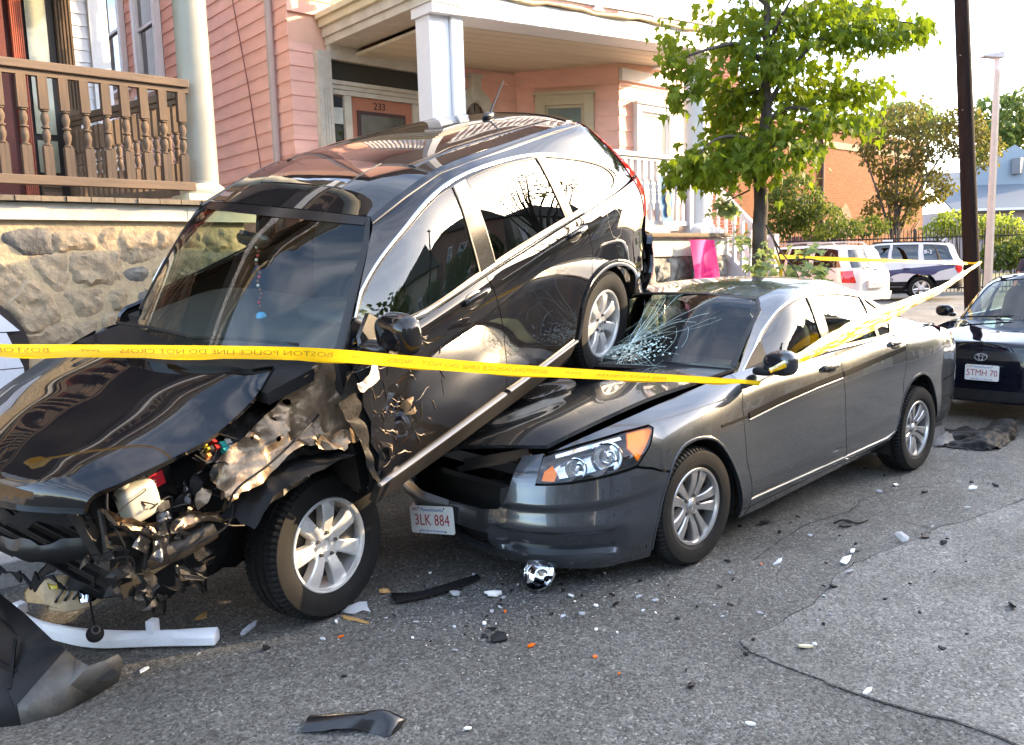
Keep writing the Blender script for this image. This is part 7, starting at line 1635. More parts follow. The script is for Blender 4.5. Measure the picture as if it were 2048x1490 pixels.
# ---- police car
def sw(G_, wide=True):
    V = G_.V[2]; return [('windscreen', [(0, .04), (0, V-.03), (ug(G_, 1, .8), V-.04), (ug(G_, 1, .8), .04)], GLASS_S), ('side_window', [(ug(G_, 2, .8), .04), (ug(G_, 3, .2), V-.05), (ug(G_, 4, .0), V-.05), (ug(G_, 4, .0), .04)], None),
        ('side_window', [(ug(G_, 4, .12), .04), (ug(G_, 4, .10), V-.05), (ug(G_, 5, .05), V-.05), (ug(G_, 5, .10), .05)], None), ('quarter_window', [(ug(G_, 5, .32), .06), (ug(G_, 5, .26), V-.05), (ug(G_, 6, .70), V-.07), (ug(G_, 6, .92), .07)], None),
        ('tailgate_window', [(ug(G_, 7, .75), .05), (ug(G_, 7, .75), V-.05), (G_.U[-1], V-.04), (G_.U[-1], .05)], None)]
PX_ = [(.92, 0, .3, .95), (.88, .5, .3, .97), (.75, .82, .3, 1.0), (.4, .95, .3, 1.04), (0, .98, .3, 1.08), (-.6, .985, .3, 1.12), (-1.6, .99, .3, 1.14), (-2.5, .99, .3, 1.16), (-3.3, .97, .33, 1.17), (-3.8, .90, .38, 1.17), (-3.97, .7, .4, 1.17), (-4.03, 0, .4, 1.17)]
PG_ = [(-.35, 0, 1.12, -1.15, 0, 1.72), (-.45, .5, 1.12, -1.18, .45, 1.715), (-.75, .82, 1.12, -1.35, .66, 1.68), (-1.1, .92, 1.13, -1.5, .72, 1.72), (-1.9, .93, 1.14, -1.95, .73, 1.745), (-2.7, .93, 1.16, -2.7, .73, 1.74), (-3.4, .91, 1.17, -3.3, .72, 1.715), (-3.76, .84, 1.17, -3.58, .66, 1.68), (-3.92, .6, 1.17, -3.68, .5, 1.68), (-3.98, 0, 1.17, -3.74, 0, 1.69)]
pol, PB, PG, pbody, pux = gen_car('white police crossover with blue swoosh and B-2 on its side window', (25.76, 13.76, .2), R(116.6), WPAINT, PX_, PG_, 2.86, 'police', .45, .86, sw, lower=.27)
BLUE = mat('police_blue_stripe', (.016, .012, .085), rough=.4, coat=.3); BLUE2 = mat('police_pale_blue', (.16, .30, .55), rough=.3, coat=1.)
u = pux
for mi in (False, True):
    st_ = catmull([(u(-.2), .62), (u(-1.2), .60), (u(-2.0), .60), (u(-3.0), .66), (u(-3.75), .70)], 5)+catmull([(u(-3.75), .60), (u(-3.35), .52), (u(-3.1), .42), (u(-2.4), .50), (u(-2.1), .46), (u(-1.9), .40), (u(-1.2), .52), (u(-.4), .58)], 5)
    panel(PB, st_, res=.1, gap=0, thick=0, off=.005, mirror=mi, holes=[]).build('blue_swoosh', BLUE, pol, 40, world=False, fix=False)
    panel(PB, [(u(-3.76), .67), (u(-3.98), .65), (u(-3.98), .50), (u(-3.86), .42), (u(-3.76), .55)], res=.08, gap=0, thick=.02, off=.008, mirror=mi).build('taillight', RED_LENS, pol, 40, world=False, fix=False)
    s = -1 if mi else 1
    if not mi:
        link('lettering', textmesh('lettering', 'Police', .30, BLUE), pol, matrix=Matrix.Translation((-1.72, 1.012, .66)) @ frame_on((0, 0, 0), (0, 1, 0)))
        link('lettering', textmesh('lettering', 'B-2', .16, mat('white_vinyl', (.8, .8, .8), rough=.4)), pol, matrix=frame_on((-3.02, .895, 1.47), (0, .93, .36)))
        link('lettering', textmesh('lettering', '7502', .09, BLUE), pol, matrix=frame_on((-3.35, .985, 1.10), (0, 1, .1)))
    for x in (-1.55, -2.45): superell((x, .995*s, .98), (.22, .05, .05), 3, 12, 6).build('door_handle', BLUE if s else None, pol, 50, world=False)
    MB().bar((-1.5, .62*s, 1.79), (-3.4, .62*s, 1.78), .05, .05).build('roof_rail', PLASTIC, pol, world=False)
MB().span((-2.05, -.55, 1.80), (-1.75, .55, 1.87)).build('light_bar', mat('clear_light_bar', (.55, .6, .65), rough=.15, coat=1), pol, world=False, bevel=.02)
MB().add([(-3.55, 0, 1.80), (-3.35, .05, 1.76), (-3.35, -.05, 1.76), (-3.58, 0, 1.90)], [(0, 1, 3), (0, 3, 2), (1, 2, 3)]).build('roof_fin', WPAINT, pol, world=False)
MB().span((-4.04, -.6, .92), (-4.03, .6, 1.0)).build('tailgate_stripe', BLUE2, pol, world=False); plate(pol, frame_on((-4.06, 0, .72), (-1, 0, .05)), 'Massachusetts', '7502', 'Police', 'MA')
# ---- white crossover
KX = [(.90, 0, .3, .92), (.86, .45, .3, .94), (.72, .76, .3, .97), (.4, .88, .3, 1.0), (0, .91, .3, 1.03), (-.6, .915, .3, 1.06), (-1.5, .92, .3, 1.08), (-2.4, .92, .3, 1.10), (-3.1, .90, .33, 1.11), (-3.5, .84, .38, 1.11), (-3.68, .66, .4, 1.11), (-3.74, 0, .4, 1.11)]
KG = [(-.35, 0, 1.06, -1.1, 0, 1.64), (-.45, .48, 1.06, -1.13, .42, 1.635), (-.72, .76, 1.06, -1.28, .60, 1.61), (-1.05, .85, 1.07, -1.42, .66, 1.645), (-1.8, .865, 1.08, -1.85, .67, 1.66), (-2.5, .865, 1.10, -2.5, .67, 1.655), (-3.1, .845, 1.11, -3.05, .66, 1.635), (-3.46, .78, 1.11, -3.28, .60, 1.60), (-3.62, .55, 1.11, -3.38, .45, 1.60), (-3.68, 0, 1.11, -3.42, 0, 1.61)]
kia, KB, KGn, kbody, kux = gen_car('white crossover with roof rails parked tail towards the street', (19.92, 12.68, .2), R(80), WPAINT, KX, KG, 2.71, 'police', .44, .80, sw)
for mi in (False, True):
    s = -1 if mi else 1
    panel(KB, [(kux(-3.45), .70), (kux(-3.62)+.05, .71), (kux(-3.66)+.09, .42), (kux(-3.5), .44)], res=.08, gap=0, thick=.02, off=.008, mirror=mi).build('taillight', RED_LENS, kia, 40, world=False, fix=False)
    MB().tube([(-1.3, .56*s, 1.67), (-1.4, .56*s, 1.75), (-2.2, .56*s, 1.77), (-3.0, .56*s, 1.74), (-3.1, .56*s, 1.66)], .02, 7).build('roof_rail', mat('rail_silver', (.45, .45, .45), rough=.35, metal=.7), kia, 50, world=False)
    for x in (-1.5, -2.4): superell((x, .925*s, .95), (.2, .05, .05), 3, 12, 6).build('door_handle', WPAINT, kia, 50, world=False)
MB().span((-3.80, -.28, .66), (-3.74, .28, .86)).build('plate_recess', mat('shaded_white_paint', (.45, .45, .46), rough=.4), kia, world=False, bevel=.02); plate(kia, frame_on((-3.806, 0, .76), (-1, 0, 0)), 'Massachusetts', '84K P16', 'The Spirit of America', 'JUN')  # plate recess: white paint coloured darker for the shade inside it
both(panel(KB, [(kux(-3.4), .0), (kux(-3.4), .20), (KB.U[-1], .20), (KB.U[-1], 0)], res=.1, gap=0, thick=.03, off=.05)).build('rear_bumper', WPAINT, kia, 40, world=False, fix=False)
MB().tube([(-3.73, -.1, 1.10), (-3.70, .15, 1.14), (-3.68, .38, 1.14)], .012, 5).build('rear_wiper', PLASTIC, kia, world=False)

# ---------------------------------------------------------------- police tape
def tape_mat(name, c, tr, rough):
    m = bpy.data.materials.new(name); m.use_nodes = True; n = m.node_tree.nodes; l = m.node_tree.links; b = n['Principled BSDF']; b.inputs['Base Color'].default_value = (*c, 1); b.inputs['Roughness'].default_value = rough
    t = n.new('ShaderNodeBsdfTranslucent'); t.inputs[0].default_value = (*c, 1); x = n.new('ShaderNodeMixShader'); x.inputs[0].default_value = tr; l.new(b.outputs[0], x.inputs[1]); l.new(t.outputs[0], x.inputs[2]); l.new(x.outputs[0], n['Material Output'].inputs[0]); return m
TAPE = tape_mat('police_tape_yellow', (.88, .60, .006), .40, .38)
TAPEI = mat('tape_print', (.34, .22, .004), rough=.4)
def tape_path(ctrl, n=14): return [Vector(p) for p in catmull(ctrl, n)]
def tape_ribbon(P_, w, tw_fn=lambda t: 0., sag=0., mb=None, nw=5, wrinkle=.0):
    mb = mb or MB(); k = len(P_); vs = []
    for i, p in enumerate(P_):
        d = (P_[min(i+1, k-1)]-P_[max(i-1, 0)]).normalized(); side = Vector((d.y, -d.x, 0)).normalized(); upv = side.cross(d); upv = upv if upv.z > 0 else -upv
        a = tw_fn(i/(k-1)); u_ = upv*math.cos(a)+side*math.sin(a)
        for j in range(nw):
            t = j/(nw-1)-.5; vs.append(p+u_*(w(i/(k-1)) if callable(w) else w)*t+side*(wrinkle*noise.noise(Vector((i*.35, j*1.3, 2)))))
    return mb.add(vs, [(i*nw+j, i*nw+j+1, (i+1)*nw+j+1, (i+1)*nw+j) for i in range(k-1) for j in range(nw-1)])
t1 = empty('police_tape', 'yellow police tape stretched across the wreck to the saloon door mirror', 'tape', loc=tuple(at(600, 705, 3.2)))
P1 = tape_path([at(-160, 700, 3.28), at(0, 701, 3.25), at(300, 703, 3.18), at(610, 708, 3.18), at(800, 722, 3.4), at(1000, 738, 3.72), at(1250, 752, 4.15), at(1420, 760, 4.45), at(1522, 765, 4.64)], 16)
tape_ribbon(P1, lambda t: .050 if t < .62 else .050-.034*((t-.62)/.38)**1.5, wrinkle=.0022).build('tape_strip', TAPE, t1, 60, fix=False)
tape_ribbon([p+Vector((.004, .012, -.010-.006*math.sin(i*.4))) for i, p in enumerate(P1)], lambda t: .034 if t < .7 else .034-.02*((t-.7)/.3), lambda t: .25, wrinkle=.003).build('tape_fold', TAPE, t1, 60, fix=False)
cl = [0.]
for i in range(1, len(P1)): cl.append(cl[-1]+(P1[i]-P1[i-1]).length)
def s_at(px):
    best = min(range(len(P1)), key=lambda i: abs(1024+1665*(P1[i]-view).dot(r2)/(P1[i]-view).dot(fwd)-px)); return cl[best]
def tape_text(txt, pxr, pxl, size, dz, nm):
    me = textmesh(nm, txt, size, TAPEI, extrude=0, align='LEFT'); xs = [v.co.x for v in me.vertices]; s1, s0 = s_at(pxr), s_at(pxl); sc = (s1-s0)/max(xs); bm = bmesh.new(); bm.from_mesh(me); bmesh.ops.subdivide_edges(bm, edges=[e for e in bm.edges if e.calc_length() > .03], cuts=2); bm.to_mesh(me); bm.free()
    for v in me.vertices:
        s = s1-v.co.x*sc; i = max(1, min(len(P1)-1, next((q for q in range(len(cl)) if cl[q] >= s), len(cl)-1))); f = (s-cl[i-1])/max(cl[i]-cl[i-1], 1e-6); p = P1[i-1].lerp(P1[i], f)
        d = (P1[i]-P1[i-1]).normalized(); side = Vector((d.y, -d.x, 0)).normalized(); upv = side.cross(d); upv = upv if upv.z > 0 else -upv
        tow = side if side.dot(view-p) > 0 else -side; v.co = p+upv*(v.co.y+dz)+tow*.0035
    me.transform(root_inv(t1)); link(nm, me, t1)
BIG = 'BOSTON POLICE LINE DO NOT CROSS'
tape_text(BIG, 100, -150, .026, .002, 'tape_lettering') if False else tape_text('BOSTON', 98, -20, .026, .002, 'tape_lettering')
for a, b in ((662, 238), (1102, 775)): tape_text(BIG, a, b, .026, .001, 'tape_lettering')
tape_text('DO NOT CROSS', 1330, 1190, .018, .0, 'tape_lettering')
for a, b in ((192, 160), (726, 705), (1157, 1136)): tape_text('JWF', a, b, .014, .003, 'tape_maker_mark')
t2 = empty('police_tape', 'bunched police tape running from the saloon mirror to the dark pole', 'tape', loc=tuple(at(1700, 660, 6)))
pe = base+dz*1.42
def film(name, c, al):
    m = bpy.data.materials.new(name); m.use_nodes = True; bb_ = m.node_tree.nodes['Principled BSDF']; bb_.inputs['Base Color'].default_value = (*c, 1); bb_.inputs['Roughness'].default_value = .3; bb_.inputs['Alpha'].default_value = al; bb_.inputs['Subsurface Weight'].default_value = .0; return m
TAPE2 = film('sun_glare_tape', (.90, .82, .48), .80)  # paler copy of the yellow tape, sun glare put into its colour
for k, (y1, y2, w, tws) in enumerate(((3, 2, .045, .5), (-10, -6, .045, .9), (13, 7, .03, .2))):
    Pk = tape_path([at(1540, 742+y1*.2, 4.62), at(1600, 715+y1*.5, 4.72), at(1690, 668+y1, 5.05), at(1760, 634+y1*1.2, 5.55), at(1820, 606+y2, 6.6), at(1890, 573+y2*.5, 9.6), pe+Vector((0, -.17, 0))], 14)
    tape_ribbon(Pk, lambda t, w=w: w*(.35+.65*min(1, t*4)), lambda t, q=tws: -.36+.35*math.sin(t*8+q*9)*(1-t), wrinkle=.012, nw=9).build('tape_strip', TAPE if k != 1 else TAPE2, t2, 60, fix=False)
t3 = empty('police_tape', 'thin yellow police tape in front of the white cars, tree to pole', 'tape', loc=tuple(at(1700, 518, 12)))
P3_ = tape_path([at(1530, 512, 8.95), at(1640, 517, 10.5), at(1800, 522, 13.2), at(1935, 527, 16.8)], 8); tape_ribbon(P3_, .05, lambda t: .3*math.sin(t*5), wrinkle=.004).build('tape_strip', TAPE, t3, 60, fix=False)
t4 = empty('police_tape', 'loop of yellow police tape tied round the dark pole', 'tape', loc=tuple(pe)); MB().tube([pe+Vector((.175*math.cos(t), .175*math.sin(t), .01*math.sin(t*3))) for t in np.linspace(0, 2*math.pi, 15)[:-1]], .02, 6, closed=True).build('tape_loop', TAPE, t4, 60)

# ---------------------------------------------------------------- wreckage on the road
def gp(px, py, z=0.):
    d = fwd*1665+r2*(px-1024)-u2*(py-745); t = (z-CAMH)/d.z; return Vector((0, 0, CAMH))+d*t
def sheet(name, label, cat, grid, m, thick=.004, group=None, smooth=40, dents=None, res=.02, ragged=.0, seed=1):
    nt = Net([[tuple(p) for p in c] for c in grid]); ol = densify(rect(nt), .04); q = random.Random(seed); cx, cyy = nt.U[-1]/2, nt.V[-1]/2
    if ragged: ol = [(u+(cx-u)/cx*q.uniform(0, ragged), v+(cyy-v)/cyy*q.uniform(0, ragged)) for u, v in ol]
    o = panel(nt, ol, res=res, gap=0, thick=thick, dents=dents).build(name, m, None, smooth, fix=False); return tag(o, label, cat, group)
FOAM = mat('white_foam', (.74, .76, .80), rough=.8, bump=.4, bscale=120, var=.05)
fa = empty('bumper_absorber', 'long white foam bumper absorber lying under the wrecked nose', 'car part', loc=(1.0, 3.85, 0))
fp = catmull([(.70, 4.52), (.76, 4.28), (.90, 3.98), (1.10, 3.76), (1.335, 3.565)], 5)
mb = MB(); vs = []; k = len(fp)
for i, (x, y) in enumerate(fp):
    a, b = Vector(fp[max(i-1, 0)]), Vector(fp[min(i+1, k-1)]); d = (b-a).normalized(); n_ = Vector((-d.y, d.x)); w = .030+.008*math.sin(i*.7)
    for o, z in ((-w, .012), (-w*1.05, .055), (-w*.4, .078+.008*math.sin(i*.9)), (w*.5, .078), (w, .06), (w, .012)): vs.append((x+n_.x*o, y+n_.y*o, z))
mb.add(vs, [(i*6+j, i*6+(j+1) % 6, (i+1)*6+(j+1) % 6, (i+1)*6+j) for i in range(k-1) for j in range(6)]+[(5, 4, 3, 2, 1, 0), tuple((k-1)*6+j for j in range(6))])
mb.build('foam_bar', FOAM, fa, 40, bevel=.006); MB().box((1.12, 3.75, .10), (.05, .04, .06), .6).build('foam_lug', FOAM, fa, bevel=.006); MB().box((.735, 4.46, .09), (.05, .06, .05), .3).build('foam_lug', FOAM, fa, bevel=.006)
GREYP = mat('scuffed_grey_plastic', (.10, .092, .08), rough=.5, col2=(.025, .025, .025), vscale=7, bump=.25, bscale=60, rvar=.15)
fb_ = empty('bumper_cover', 'torn grey bumper cover lying upturned at the bottom left corner', 'car part', loc=(.72, 3.5, 0))
def gz(px, py, z): return tuple(gp(px, py, z))
def solid(o, t):
    md = o.modifiers.new('solid', 'SOLIDIFY'); md.thickness = t; md.offset = 0; return o
E_, N_ = gz(131, 1299, .21), gz(34, 1410, .07)
mb = MB(); Pq = [E_, gz(150, 1316, .17), gz(177, 1332, .15), gz(208, 1321, .15), gz(236, 1308, .15), gz(246, 1320, .12), gz(237, 1362, .03), gz(187, 1394, .0), gz(123, 1428, .0), gz(42, 1450, .0), N_, gz(205, 1352, .08), gz(140, 1370, .09), gz(80, 1400, .06)]
mb.add(Pq, [(0, 1, 12), (1, 2, 12), (2, 3, 11, 12), (3, 4, 5, 11), (5, 6, 11), (6, 7, 11), (7, 12, 11), (7, 8, 12), (8, 13, 12), (8, 9, 13), (9, 10, 13), (0, 12, 13, 10)])
solid(mb.build('cover_face', GREYP, fb_, 25), .006)
mb = MB(); Pq = [gz(-60, 1150, .36), gz(0, 1188, .31), gz(48, 1226, .28), gz(108, 1284, .23), E_, N_, gz(42, 1450, .0), gz(-60, 1462, .0), gz(40, 1300, .17), gz(-60, 1290, .2), gz(-60, 1380, .09), gz(10, 1370, .11)]
mb.add(Pq, [(0, 1, 8, 9), (1, 2, 8), (2, 3, 8), (3, 4, 8), (4, 5, 11, 8), (8, 11, 10, 9), (5, 6, 11), (6, 7, 10, 11)])
solid(mb.build('cover_shell', PLASTIC, fb_, 50), .006)
for k, (p, q_) in enumerate((((0, 1240, .24), (100, 1330, .14)), ((-40, 1300, .20), (70, 1370, .10)), ((30, 1280, .21), (20, 1380, .10)))): MB().bar(gz(*p), gz(*q_), .012, .02).build('stiffening_rib', PLASTIC, fb_)
ovn = Vector(gz(236, 1340, .1))-Vector(gz(150, 1380, .05)); ovp = Vector(gz(212, 1350, .078)); MB().prism([(.040*math.cos(t), .022*math.sin(t)) for t in np.linspace(0, 6.28, 17)[:-1]], .004, .008, lambda x, y, h: tuple(frame_on(ovp, view-ovp) @ Vector((x, y, h+.004)))).build('fog_lamp_hole', DARK, fb_)
hn = empty('horn', 'round black horn hanging on a cable under the wrecked nose', 'car part', loc=gz(190, 1290, .10))
MB().lathe([(0, .02), (.02, .02), (.034, .013), (.037, 0), (.034, -.013), (.013, -.02), (0, -.02)], 20, Matrix.Translation(gz(190, 1268, .12)) @ Matrix.Rotation(1.0, 4, 'X')).build('horn_body', PLASTIC, hn, 40); MB().lathe([(.012, .023), (.02, .022), (.021, .014)], 16, Matrix.Translation(gz(190, 1262, .13)) @ Matrix.Rotation(1.0, 4, 'X')).build('horn_ring', STEEL_D, hn, 40)
MB().tube(catmull([gz(190, 1255, .14), gz(180, 1200, .24), gz(175, 1120, .40), gz(185, 1060, .52)], 5), .005, 6).build('horn_cable', PLASTIC, hn, 50)
# torn headlamp hanging from the front
hd_ = empty('broken_headlight', 'smashed headlamp with tan housing dangling from the wrecked nose', 'car part', loc=gz(140, 1170, .3))
LAMPT = mat('tan_lamp_housing', (.42, .31, .17), rough=.45, var=.25, vscale=9, bump=.3, bscale=40)
def lp_(L, m, nm, seed, dep, ragged=.12, thick=.006, amp=.0):
    n2 = Net([[tuple(at(x, y, dep+d)) for x, y, d in c] for c in L]); q = random.Random(seed); ol = densify(rect(n2), .03); cx, cyy = n2.U[-1]/2, n2.V[-1]/2
    ol = [(u+(cx-u)*q.uniform(0, ragged), v+(cyy-v)*q.uniform(0, ragged)) for u, v in ol]
    def dn_(P, N): return P+N*np.array([[noise.noise(Vector(p)*30)*amp] for p in P])
    panel(n2, ol, res=.012, gap=0, thick=thick, dents=dn_).build(nm, m, hd_, 35, fix=False)
D2_ = 3.86
lp_([[(48, 1185, .1), (52, 1205, .05)], [(80, 1160, .0), (95, 1212, -.05)], [(130, 1150, .02), (130, 1222, -.06)], [(160, 1165, .06), (155, 1205, .0)]], LAMPT, 'lamp_shell', 1, D2_, amp=.006)
lp_([[(95, 1205, .0), (90, 1222, -.03)], [(150, 1175, .0), (160, 1222, -.05)], [(190, 1165, .03), (200, 1205, -.02)], [(220, 1175, .05), (222, 1190, .03)]], LAMPT, 'lamp_shell', 2, D2_-.03, amp=.006)
lp_([[(155, 1180, -.02), (158, 1208, -.05)], [(180, 1150, .01), (182, 1205, -.05)], [(205, 1160, .02), (200, 1195, -.02)], [(220, 1178, .03), (214, 1185, .02)]], REFLECTOR, 'lamp_reflector', 3, D2_-.09, amp=.002)
lp_([[(70, 1150, .05), (80, 1160, .0)], [(120, 1110, .05), (130, 1130, .0)], [(170, 1090, .05), (180, 1105, .0)]], PLASTIC, 'lamp_frame', 4, D2_+.02, amp=.01)
lp_([[(95, 1165, .0), (100, 1180, -.02)], [(110, 1170, -.02), (112, 1178, -.02)], [(120, 1166, -.02), (120, 1176, -.02)]], mat('yellow_bulb_glass', (.60, .50, .05), rough=.2), 'bulb', 5, D2_-.1)
lp_([[(212, 1098, .02), (215, 1104, .0)], [(232, 1092, .0), (226, 1106, -.01)], [(242, 1110, .0), (230, 1120, -.01)], [(242, 1150, .02), (234, 1152, .01)]], LAMPT, 'torn_tab', 6, D2_-.02, ragged=.05)
for k in range(6):
    x = 110+k*18; MB().tube([at(x, 1205-k*3, D2_-.06), at(x+25, 1165-k*6, D2_-.04), at(x+45, 1130-k*5, D2_+.02)], .006, 5).build('lamp_bracket', PLASTIC_S, hd_, 50)
# chrome bowl and named pieces
rb_ = empty('lamp_bowl', 'bright chrome headlamp bowl lying on its side before the grey bumper', 'car part', loc=gz(1080, 1180, 0))
Mx = Matrix.Translation(gz(1083, 1150, .075)) @ frame_on((0, 0, 0), (-.70, -.15, .55)) @ Matrix.Rotation(.3, 4, 'Z')
MB().lathe([(.088, .034), (.091, .022), (.084, .014), (.075, -.014), (.057, -.042), (.034, -.062), (.016, -.070), (.016, -.055)], 30, Mx).build('chrome_bowl', REFLECTOR, rb_, 30)
sheet('trim_piece', 'curved black plastic trim strip lying alone at the bottom of the street', 'car part', [[gz(600, 1468, .0), gz(612, 1436, .035), gz(628, 1432, .0)], [gz(650, 1462, .015), gz(660, 1432, .05), gz(670, 1428, .0)], [gz(700, 1458, .02), gz(715, 1428, .06), gz(722, 1425, .0)], [gz(745, 1468, .0), gz(765, 1425, .06), gz(775, 1424, .0)], [gz(778, 1476, .0), gz(800, 1440, .03), gz(806, 1434, .0)], [gz(800, 1458, .0), gz(812, 1442, .01), gz(815, 1438, .0)]], PLASTIC_S, .008, ragged=.006, seed=3)
def lumpy(P, N): return P+N*np.array([[.045*noise.noise(Vector(p)*6)+.02*noise.noise(Vector(p)*17)] for p in P])
sheet('wheel_liner', 'crumpled black wheel arch liner lying behind the grey saloon', 'car part', [[gz(1868, 890, 0.000), gz(1880, 862, 0.060), gz(1890, 858, 0.000)], [gz(1915, 900, 0.000), gz(1925, 868, 0.060), gz(1930, 858, 0.012)], [gz(1960, 904, 0.000), gz(1960, 866, 0.096), gz(1960, 856, 0.048)], [gz(2000, 900, 0.000), gz(2005, 850, 0.120), gz(2000, 842, 0.072)], [gz(2030, 880, 0.000), gz(2040, 842, 0.096), gz(2036, 838, 0.060)]], mat('liner_plastic', (.006, .006, .006), rough=.55, spec=.12, bump=.6, bscale=30), .006, dents=lumpy, ragged=.07, seed=8)
sheet('wheel_liner', 'torn silver edged liner strip beside the saloon rear tyre', 'car part', [[gz(1866, 896, .0), gz(1872, 878, .05)], [gz(1890, 890, .02), gz(1895, 862, .09)], [gz(1915, 886, .01), gz(1918, 870, .05)]], GREYP, .006, ragged=.04, seed=9)
sheet('trim_piece', 'long thin black sill strip lying between the tyre and the chrome bowl', 'car part', [[gz(782, 1190, .0), gz(792, 1205, .02)], [gz(830, 1188, .02), gz(835, 1198, .02)], [gz(890, 1172, .02), gz(895, 1182, .02)], [gz(955, 1152, .01), gz(960, 1158, .01)]], PLASTIC, .012, seed=4)
CLEARP = mat('clear_plastic', (.62, .64, .68), rough=.12, alpha=.55, coat=1); SMOKE = mat('amber_tinted_plastic', (.55, .33, .12), rough=.15, alpha=.75, coat=1); WHITEP = mat('white_plastic', (.72, .72, .70), rough=.45); BLKP = PLASTIC; ORNG = mat('orange_plastic', (.70, .13, .01), rough=.25); SILV = mat('silver_flake', (.6, .65, .75), rough=.12, metal=1); CREAMP = mat('cream_plastic', (.66, .58, .36), rough=.4); GREYS = mat('grey_painted_shard', (.30, .30, .29), rough=.4)
sheet('lens_shard', 'large clear lens fragment lying against the front tyre', 'shard', [[gz(655, 1212, .01), gz(672, 1218, .0)], [gz(690, 1208, .03), gz(700, 1228, .01)], [gz(738, 1200, .05), gz(742, 1226, .0)]], CLEARP, .004, ragged=.02, seed=5)
sheet('lens_shard', 'amber tinted lens fragment lying just below the clear lens fragment', 'shard', [[gz(672, 1228, .004), gz(690, 1240, .002)], [gz(712, 1234, .01), gz(720, 1246, .003)], [gz(738, 1244, .006), gz(745, 1252, .002)]], SMOKE, .003, ragged=.02, seed=6)
def shard(px, py, w, m, name, label, seed, group=None, h=.02, asp=.5, rot=None):
    """a broken flake: ragged curved plate, tilted on the road"""
    q = random.Random(seed); n = q.randint(5, 8); s = w*((gp(px, py)-view).dot(fwd))/1665; rt = q.uniform(0, 6.28) if rot is None else rot
    ol = []
    for k in range(n):
        a = 2*math.pi*k/n+q.uniform(-.3, .3); r_ = .5*q.uniform(.6, 1.1); ol.append((s*r_*math.cos(a), s*asp*r_*math.sin(a)))
    tx, ty = q.uniform(-.25, .25), q.uniform(-.5, .5); cv = q.uniform(-1, 1)*.8/max(s, .01)
    zs = [x*tx+y*ty+cv*x*x*.3 for x, y in ol]; z0 = min(zs)
    p = gp(px, py); X = Matrix.Translation(p) @ Matrix.Rotation(rt, 4, 'Z'); t = min(.004+.05*s, .012)
    mb = MB(); lo_ = [X @ Vector((x, y, z-z0+.003)) for (x, y), z in zip(ol, zs)]; hi_ = [v+Vector((0, 0, t)) for v in lo_]; c = sum(hi_, Vector())/n
    mb.add(lo_+hi_+[c+Vector((0, 0, s*h*3))], [tuple(range(n-1, -1, -1))]+[(i, (i+1) % n, n+(i+1) % n, n+i) for i in range(n)]+[(n+i, n+(i+1) % n, 2*n) for i in range(n)])
    o = mb.build(name, m); me = o.data; me.transform(Matrix.Translation(-p)); o.location = p; return tag(o, label, 'shard', group)
NAMED = [(1803, 1082, 44, GREYS, 'pale grey painted shard lying beside a black block on the road', .5, 1.0), (1851, 1077, 34, BLKP, 'black plastic block lying right of the pale grey shard', .4, -.2), (1692, 1127, 34, SILV, 'shiny silver blue flake lying on the road right of the front wheel', .5, 0),
 (1608, 1298, 46, CREAMP, 'cream plastic sliver on the pale asphalt patch', .4, -.7), (1383, 1373, 34, BLKP, 'small black hooked clip alone on the road', .5, .2), (1000, 1280, 44, BLKP, 'crumpled black clip cluster in the middle of the road', .9, .4), (985, 1262, 26, BLKP, 'thin black sliver touching the crumpled clip cluster', .4, 0),
 (1232, 1212, 22, BLKP, 'small black chip with a grey cap below the bumper', .8, .2), (1945, 979, 22, WHITEP, 'white triangular chip far right on the road', .8, .3), (770, 1187, 30, SMOKE, 'amber tinted flake left of the thin black sill strip', .5, -.2), (912, 1192, 34, CLEARP, 'clear plastic flake above the crumpled clip cluster', .6, .3), (988, 1193, 44, WHITEP, 'torn white scrap lying left of the chrome bowl', .4, -.2),
 (1163, 1231, 26, CLEARP, 'curved clear splinter lying right of the chrome bowl', .4, 1.3), (1700, 1148, 40, CLEARP, 'long clear flake below the silver blue flake', .25, .1), (1557, 1128, 34, CLEARP, 'flat clear flake between the front wheel and the silver flake', .3, 0), (1735, 1387, 30, WHITEP, 'white chip lying on the tar crack', .4, -.1), (1501, 1451, 22, WHITEP, 'white curl lying at the bottom right of the road', .4, -1), (2025, 1217, 44, BLKP, 'black folded scrap at the right edge of the road', .3, .4),
 (1062, 1294, 20, ORNG, 'bright orange chip right of the crumpled clip cluster', .7, 0), (682, 1276, 16, ORNG, 'small orange chip below the amber lens fragment', .6, 0), (290, 1342, 32, WHITEP, 'white jagged chip in front of the foam absorber', .5, .6), (500, 1262, 70, CLEARP, 'long clear splinter lying before the front tyre', .16, .45), (532, 1300, 18, BLKP, 'small dark ring shaped bit in front of the wreck', .8, 0), (1532, 1048, 42, BLKP, 'dark rubber scrap left of the wire loop', .35, -.1), (1850, 985, 26, BLKP, 'black crumb by the saloon rear wheel', .4, 0), (1668, 1175, 22, BLKP, 'black cube like chip at the edge of the pale patch', .8, 0), (1790, 972, 14, SILV, 'tiny silver blue flake behind the saloon door', .8, 0), (1705, 1105, 22, WHITEP, 'small white flake left of the pale grey shard', .4, 0), (935, 1462, 24, WHITEP, 'white sliver right of the curved black trim strip', .4, 0), (405, 1238, 30, SMOKE, 'brown tinted flake under the wrecked nose', .5, .3)]
for k, (x, y, w, m, lb, asp, rt) in enumerate(NAMED): shard(x, y, w, m, 'shard', lb, 700+k, asp=asp, rot=rt)
